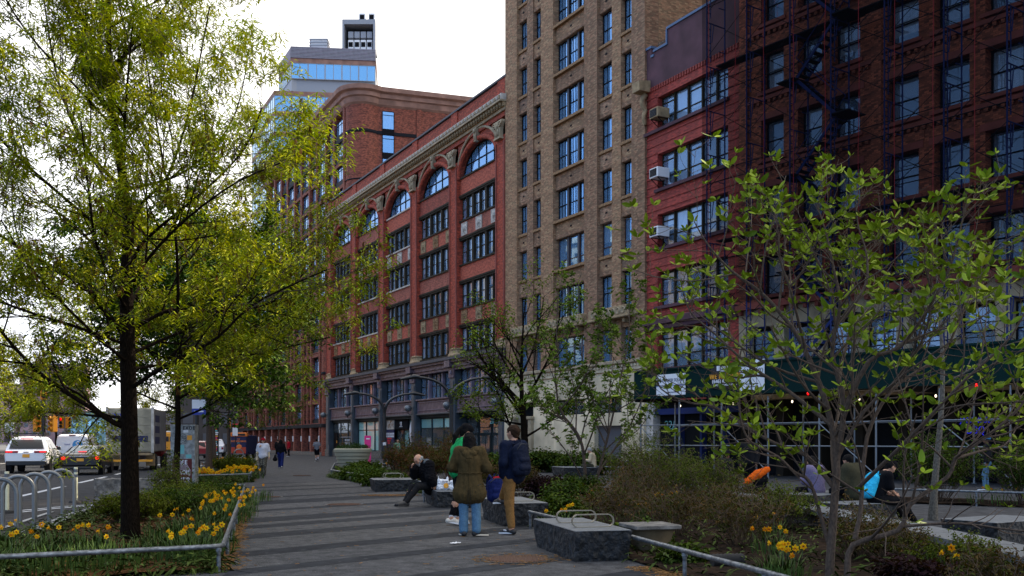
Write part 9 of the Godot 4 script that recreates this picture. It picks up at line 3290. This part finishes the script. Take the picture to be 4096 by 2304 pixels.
	# seated man in cream shirt by the cream building
	var sit := {"pelvis": Vector3(0,0.54,0.02),"waist": Vector3(0,0.68,0.0),"chest": Vector3(0,0.88,-0.04),"neck": Vector3(0,1.07,-0.08),"head": Vector3(0,1.19,-0.14),"face": Vector3(0,-0.4,-1),"hipL": Vector3(-0.1,0.52,-0.02),"kneeL": Vector3(-0.13,0.52,-0.44),"ankleL": Vector3(-0.12,0.10,-0.46),"toeL": Vector3(-0.13,0.04,-0.62),"hipR": Vector3(0.1,0.52,-0.02),"kneeR": Vector3(0.13,0.52,-0.44),"ankleR": Vector3(0.12,0.10,-0.48),"toeR": Vector3(0.13,0.04,-0.64),"shoulderL": Vector3(-0.18,1.0,-0.05),"elbowL": Vector3(-0.24,0.74,-0.1),"wristL": Vector3(-0.1,0.76,-0.32),"shoulderR": Vector3(0.18,1.0,-0.05),"elbowR": Vector3(0.24,0.74,-0.1),"wristR": Vector3(0.1,0.76,-0.32)}
	person("person in cream shirt reading on the bench by the cream wall",v(3.55,-0.05,43.6),1.3,1.75,joints(sit),{"top": M.cream_cloth,"puff": 0.025,"bottom": M.olive_coat,"shoe": shoe_white,"hair": M.hair_grey,"top_name": "shirt"},1.5)
	# man with bright blue backpack, seated, looking down at his hands
	var s2 := sit.duplicate()
	s2.merge({"chest": Vector3(0,0.86,-0.10),"neck": Vector3(0,1.03,-0.19),"head": Vector3(0,1.13,-0.29),"face": Vector3(0,-0.65,-1),"shoulderL": Vector3(-0.18,0.97,-0.13),"shoulderR": Vector3(0.18,0.97,-0.13),"elbowL": Vector3(-0.22,0.72,-0.16),"wristL": Vector3(-0.08,0.62,-0.36),"elbowR": Vector3(0.22,0.72,-0.16),"wristR": Vector3(0.06,0.60,-0.38),"kneeR": Vector3(0.13,0.50,-0.44),"ankleR": Vector3(0.14,0.10,-0.72),"toeR": Vector3(0.15,0.05,-0.90),"ankleL": Vector3(-0.12,0.09,-0.66),"toeL": Vector3(-0.12,0.04,-0.82)},true)
	j = joints(s2)
	o = person("person in black shirt and cap with bright blue backpack sitting hunched",v(6.75,-0.06,18.45),-1.35,1.75,j,{"top": M.black_cloth,"puff": 0.025,"sleeve": 0.5,"bottom": M.black_cloth,"leg_puff": 0.02,"shoe": shoe_lime,"hair": M.hair_black,"top_name": "shirt","skin": M.skin})
	hd = j.head
	hb = rad_face(j)
	add(o,"cap",sdf_mesh([[hd+hb.y*0.06+hb.z*0.03,hd+hb.y*0.065 - hb.z*0.03,0.094,0.086],[hd+hb.y*0.05 - hb.z*0.1 - hb.x*0.04,hd+hb.y*0.05 - hb.z*0.1+hb.x*0.04,0.018,0.018],[hd+hb.y*0.04 - hb.z*0.17 - hb.x*0.03,hd+hb.y*0.04 - hb.z*0.17+hb.x*0.03,0.012,0.012]],0.011,0.03),M.black_cloth)
	backpack("blue_backpack","bright sky blue backpack on the back of the hunched sitter",o.to_global(Vector3(0,0.80,0.13)),Basis(Vector3.UP,-1.35)*Basis(Vector3.RIGHT,-0.35),M.cyan_bag,Vector3(0.36,0.50,0.22))
	# the pair on the next bench
	person("person in lavender jacket sitting on the bench behind the magnolia",v(6.75,-0.05,22.1),0.5,1.68,joints(sit),{"top": M.lavender,"puff": 0.05,"bottom": M.black_cloth,"shoe": shoe_black,"hair": M.hair_black,"hair_fall": 0.15},1.3)
	person("person in bulky olive coat sitting beside the lavender jacket",v(7.35,-0.05,21.4),0.7,1.74,joints(sit),{"top": M.olive_coat,"puff": 0.07,"hem": 0.08,"bottom": M.black_cloth,"shoe": shoe_black,"hair": M.hair_black},1.3)
	# figures under and before the shed
	person("person in dark coat crouched on the bench under the shed",v(6.15,-0.05,29.0),-0.9,1.72,joints(sit),{"top": M.charcoal,"puff": 0.05,"hem": 0.1,"bottom": M.black_cloth,"shoe": shoe_black,"hair": M.hair_black,"skin": M.skin_dark},1.6)
	person("person in dark jacket standing by the shed posts",v(7.1,0,29.8),2.6,1.72,joints(),{"top": M.charcoal,"puff": 0.04,"bottom": M.black_cloth,"shoe": shoe_black,"hair": M.hair_black,"skin": M.skin_dark},1.6)
	j = joints({"kneeL": Vector3(-0.09,0.5,-0.12),"ankleL": Vector3(-0.09,0.09,-0.1),"toeL": Vector3(-0.09,0.04,-0.26)})
	o = person("person in blue cap and jeans walking under the shed",v(14.9,0,31.2),1.3,1.68,j,{"top": M.charcoal,"puff": 0.03,"bottom": M.jeans,"shoe": shoe_black,"hair": M.hair_black,"skin": M.skin_dark},1.6)
	hd = j.head
	add(o,"cap",sdf_mesh([[hd+Vector3(0,0.06,0.03),hd+Vector3(0,0.065,-0.03),0.096,0.088],[hd+Vector3(-0.03,0.04,-0.15),hd+Vector3(0.03,0.04,-0.15),0.014,0.014]],0.016,0.03),mat("cap_blue",lin(0.03,0.16,0.32),0.8))
	print("people built")
# ================================================================ loose things
func build_small_things() -> void:
	# navy backpack standing on the backpack bench
	var t := deg_to_rad(13.4)
	var o := backpack("packed_backpack","full navy backpack with red lining standing on the granite bench",v(-0.28,0.66,18.35),Basis(Vector3.UP,0.25),M.royal,Vector3(0.36,0.46,0.3))
	add(o,"red_lining",sdf_mesh([[Vector3(-0.05,0.2,0.03),Vector3(0.05,0.22,0.03),0.035,0.03]],0.014,0.02),M.red_cloth)
	# carrier bag beside the old man
	o = thing("carrier_bag","white plastic carrier bag with a round yellow print on the bench","bag",v(-1.62,0.40,23.5),0.1)
	var bag := MB.new()
	sdf_into(bag,[[Vector3(-0.09,0.06,0),Vector3(0.09,0.06,0),0.075,0.075],[Vector3(-0.08,0.18,0),Vector3(0.08,0.18,0),0.06,0.06],[Vector3(-0.09,0.2,0),Vector3(-0.12,0.32,0.01),0.035,0.012],[Vector3(0.08,0.2,0),Vector3(0.1,0.3,0.0),0.035,0.012],[Vector3(-0.03,0.2,0.02),Vector3(0.0,0.27,0.02),0.03,0.012]],0.012,0.04,0.025,16.0,4)
	add(o,"bag",bag.mesh(),M.bag_plastic)
	var b := MB.new()
	b.lathe([Vector2(0.06,0.0),Vector2(0.058,0.006),Vector2(0,0.008)],18,Transform3D(Basis(Vector3.RIGHT,PI/2),Vector3.ZERO))
	add(o,"yellow_print",b.mesh(),M.yellow_paint,Vector3(0.06,0.1,0.078))
	slab(o,"print_line",Vector3(-0.03,0.185,0.063),Vector3(0.1,0.2,0.07),M.print_navy)
	o = thing("carrier_bag","second white plastic bag tucked behind the parka on the bench","bag",v(-1.36,0.40,23.4),-0.2)
	bag = MB.new()
	sdf_into(bag,[[Vector3(-0.06,0.06,0),Vector3(0.06,0.06,0),0.07,0.07],[Vector3(-0.05,0.18,0),Vector3(0.06,0.2,0),0.055,0.05],[Vector3(0.05,0.2,0),Vector3(0.07,0.28,0),0.03,0.012]],0.012,0.04,0.022,16.0,9)
	add(o,"bag",bag.mesh(),M.bag_plastic)
	# scraps of paper
	for e in [[2.0,9.75,0.16,0.4,"crumpled white paper lying by the pipe rail"],[-0.85,14.9,0.07,0.9,"small white scrap of paper on the striped paving"]]:
		o = thing("paper_scrap",e[4],"litter",v(e[0],0.01,e[1]),e[3])
		b = MB.new()
		var n := 8
		var f := FastNoiseLite.new()
		f.seed = int(e[1]*10)
		f.frequency = 0.35
		for i in n:
			for k in n:
				var q: Array = []
				for c in [[0,0],[1,0],[1,1],[0,1]]:
					var x: float = i+c[0]
					var y: float = k+c[1]
					q.append(Vector3((x/n - 0.5)*e[2]*2.4,0.012+0.025*absf(f.get_noise_2d(x*2,y*2)),(y/n - 0.5)*e[2]*1.4+0.02*f.get_noise_2d(y*3,7)))
				b.quad(q[0],q[1],q[2],q[3],Vector3.UP)
		add(o,"sheet",b.mesh(),M.print_white)
	# orange cloth slung by the shed
	o = thing("orange_jacket","bright orange cloth draped over a bag beside the bench under the shed","jacket",v(6.95,0.0,28.2),0.2)
	add(o,"cloth",sdf_mesh([[Vector3(-0.3,0.42,0),Vector3(0.0,0.6,0),0.1,0.12],[Vector3(0.0,0.6,0),Vector3(0.32,0.74,-0.05),0.12,0.09],[Vector3(-0.3,0.42,0),Vector3(-0.42,0.36,0.05),0.08,0.03]],0.03,0.06,0.03,9.0,7),M.orange_cloth)
	add(o,"bag_below",sdf_mesh([[Vector3(-0.15,0.15,-0.05),Vector3(0.2,0.15,-0.05),0.16,0.16],[Vector3(0.0,0.4,-0.05),Vector3(0.2,0.45,-0.05),0.15,0.15]],0.035,0.08),M.black_cloth)
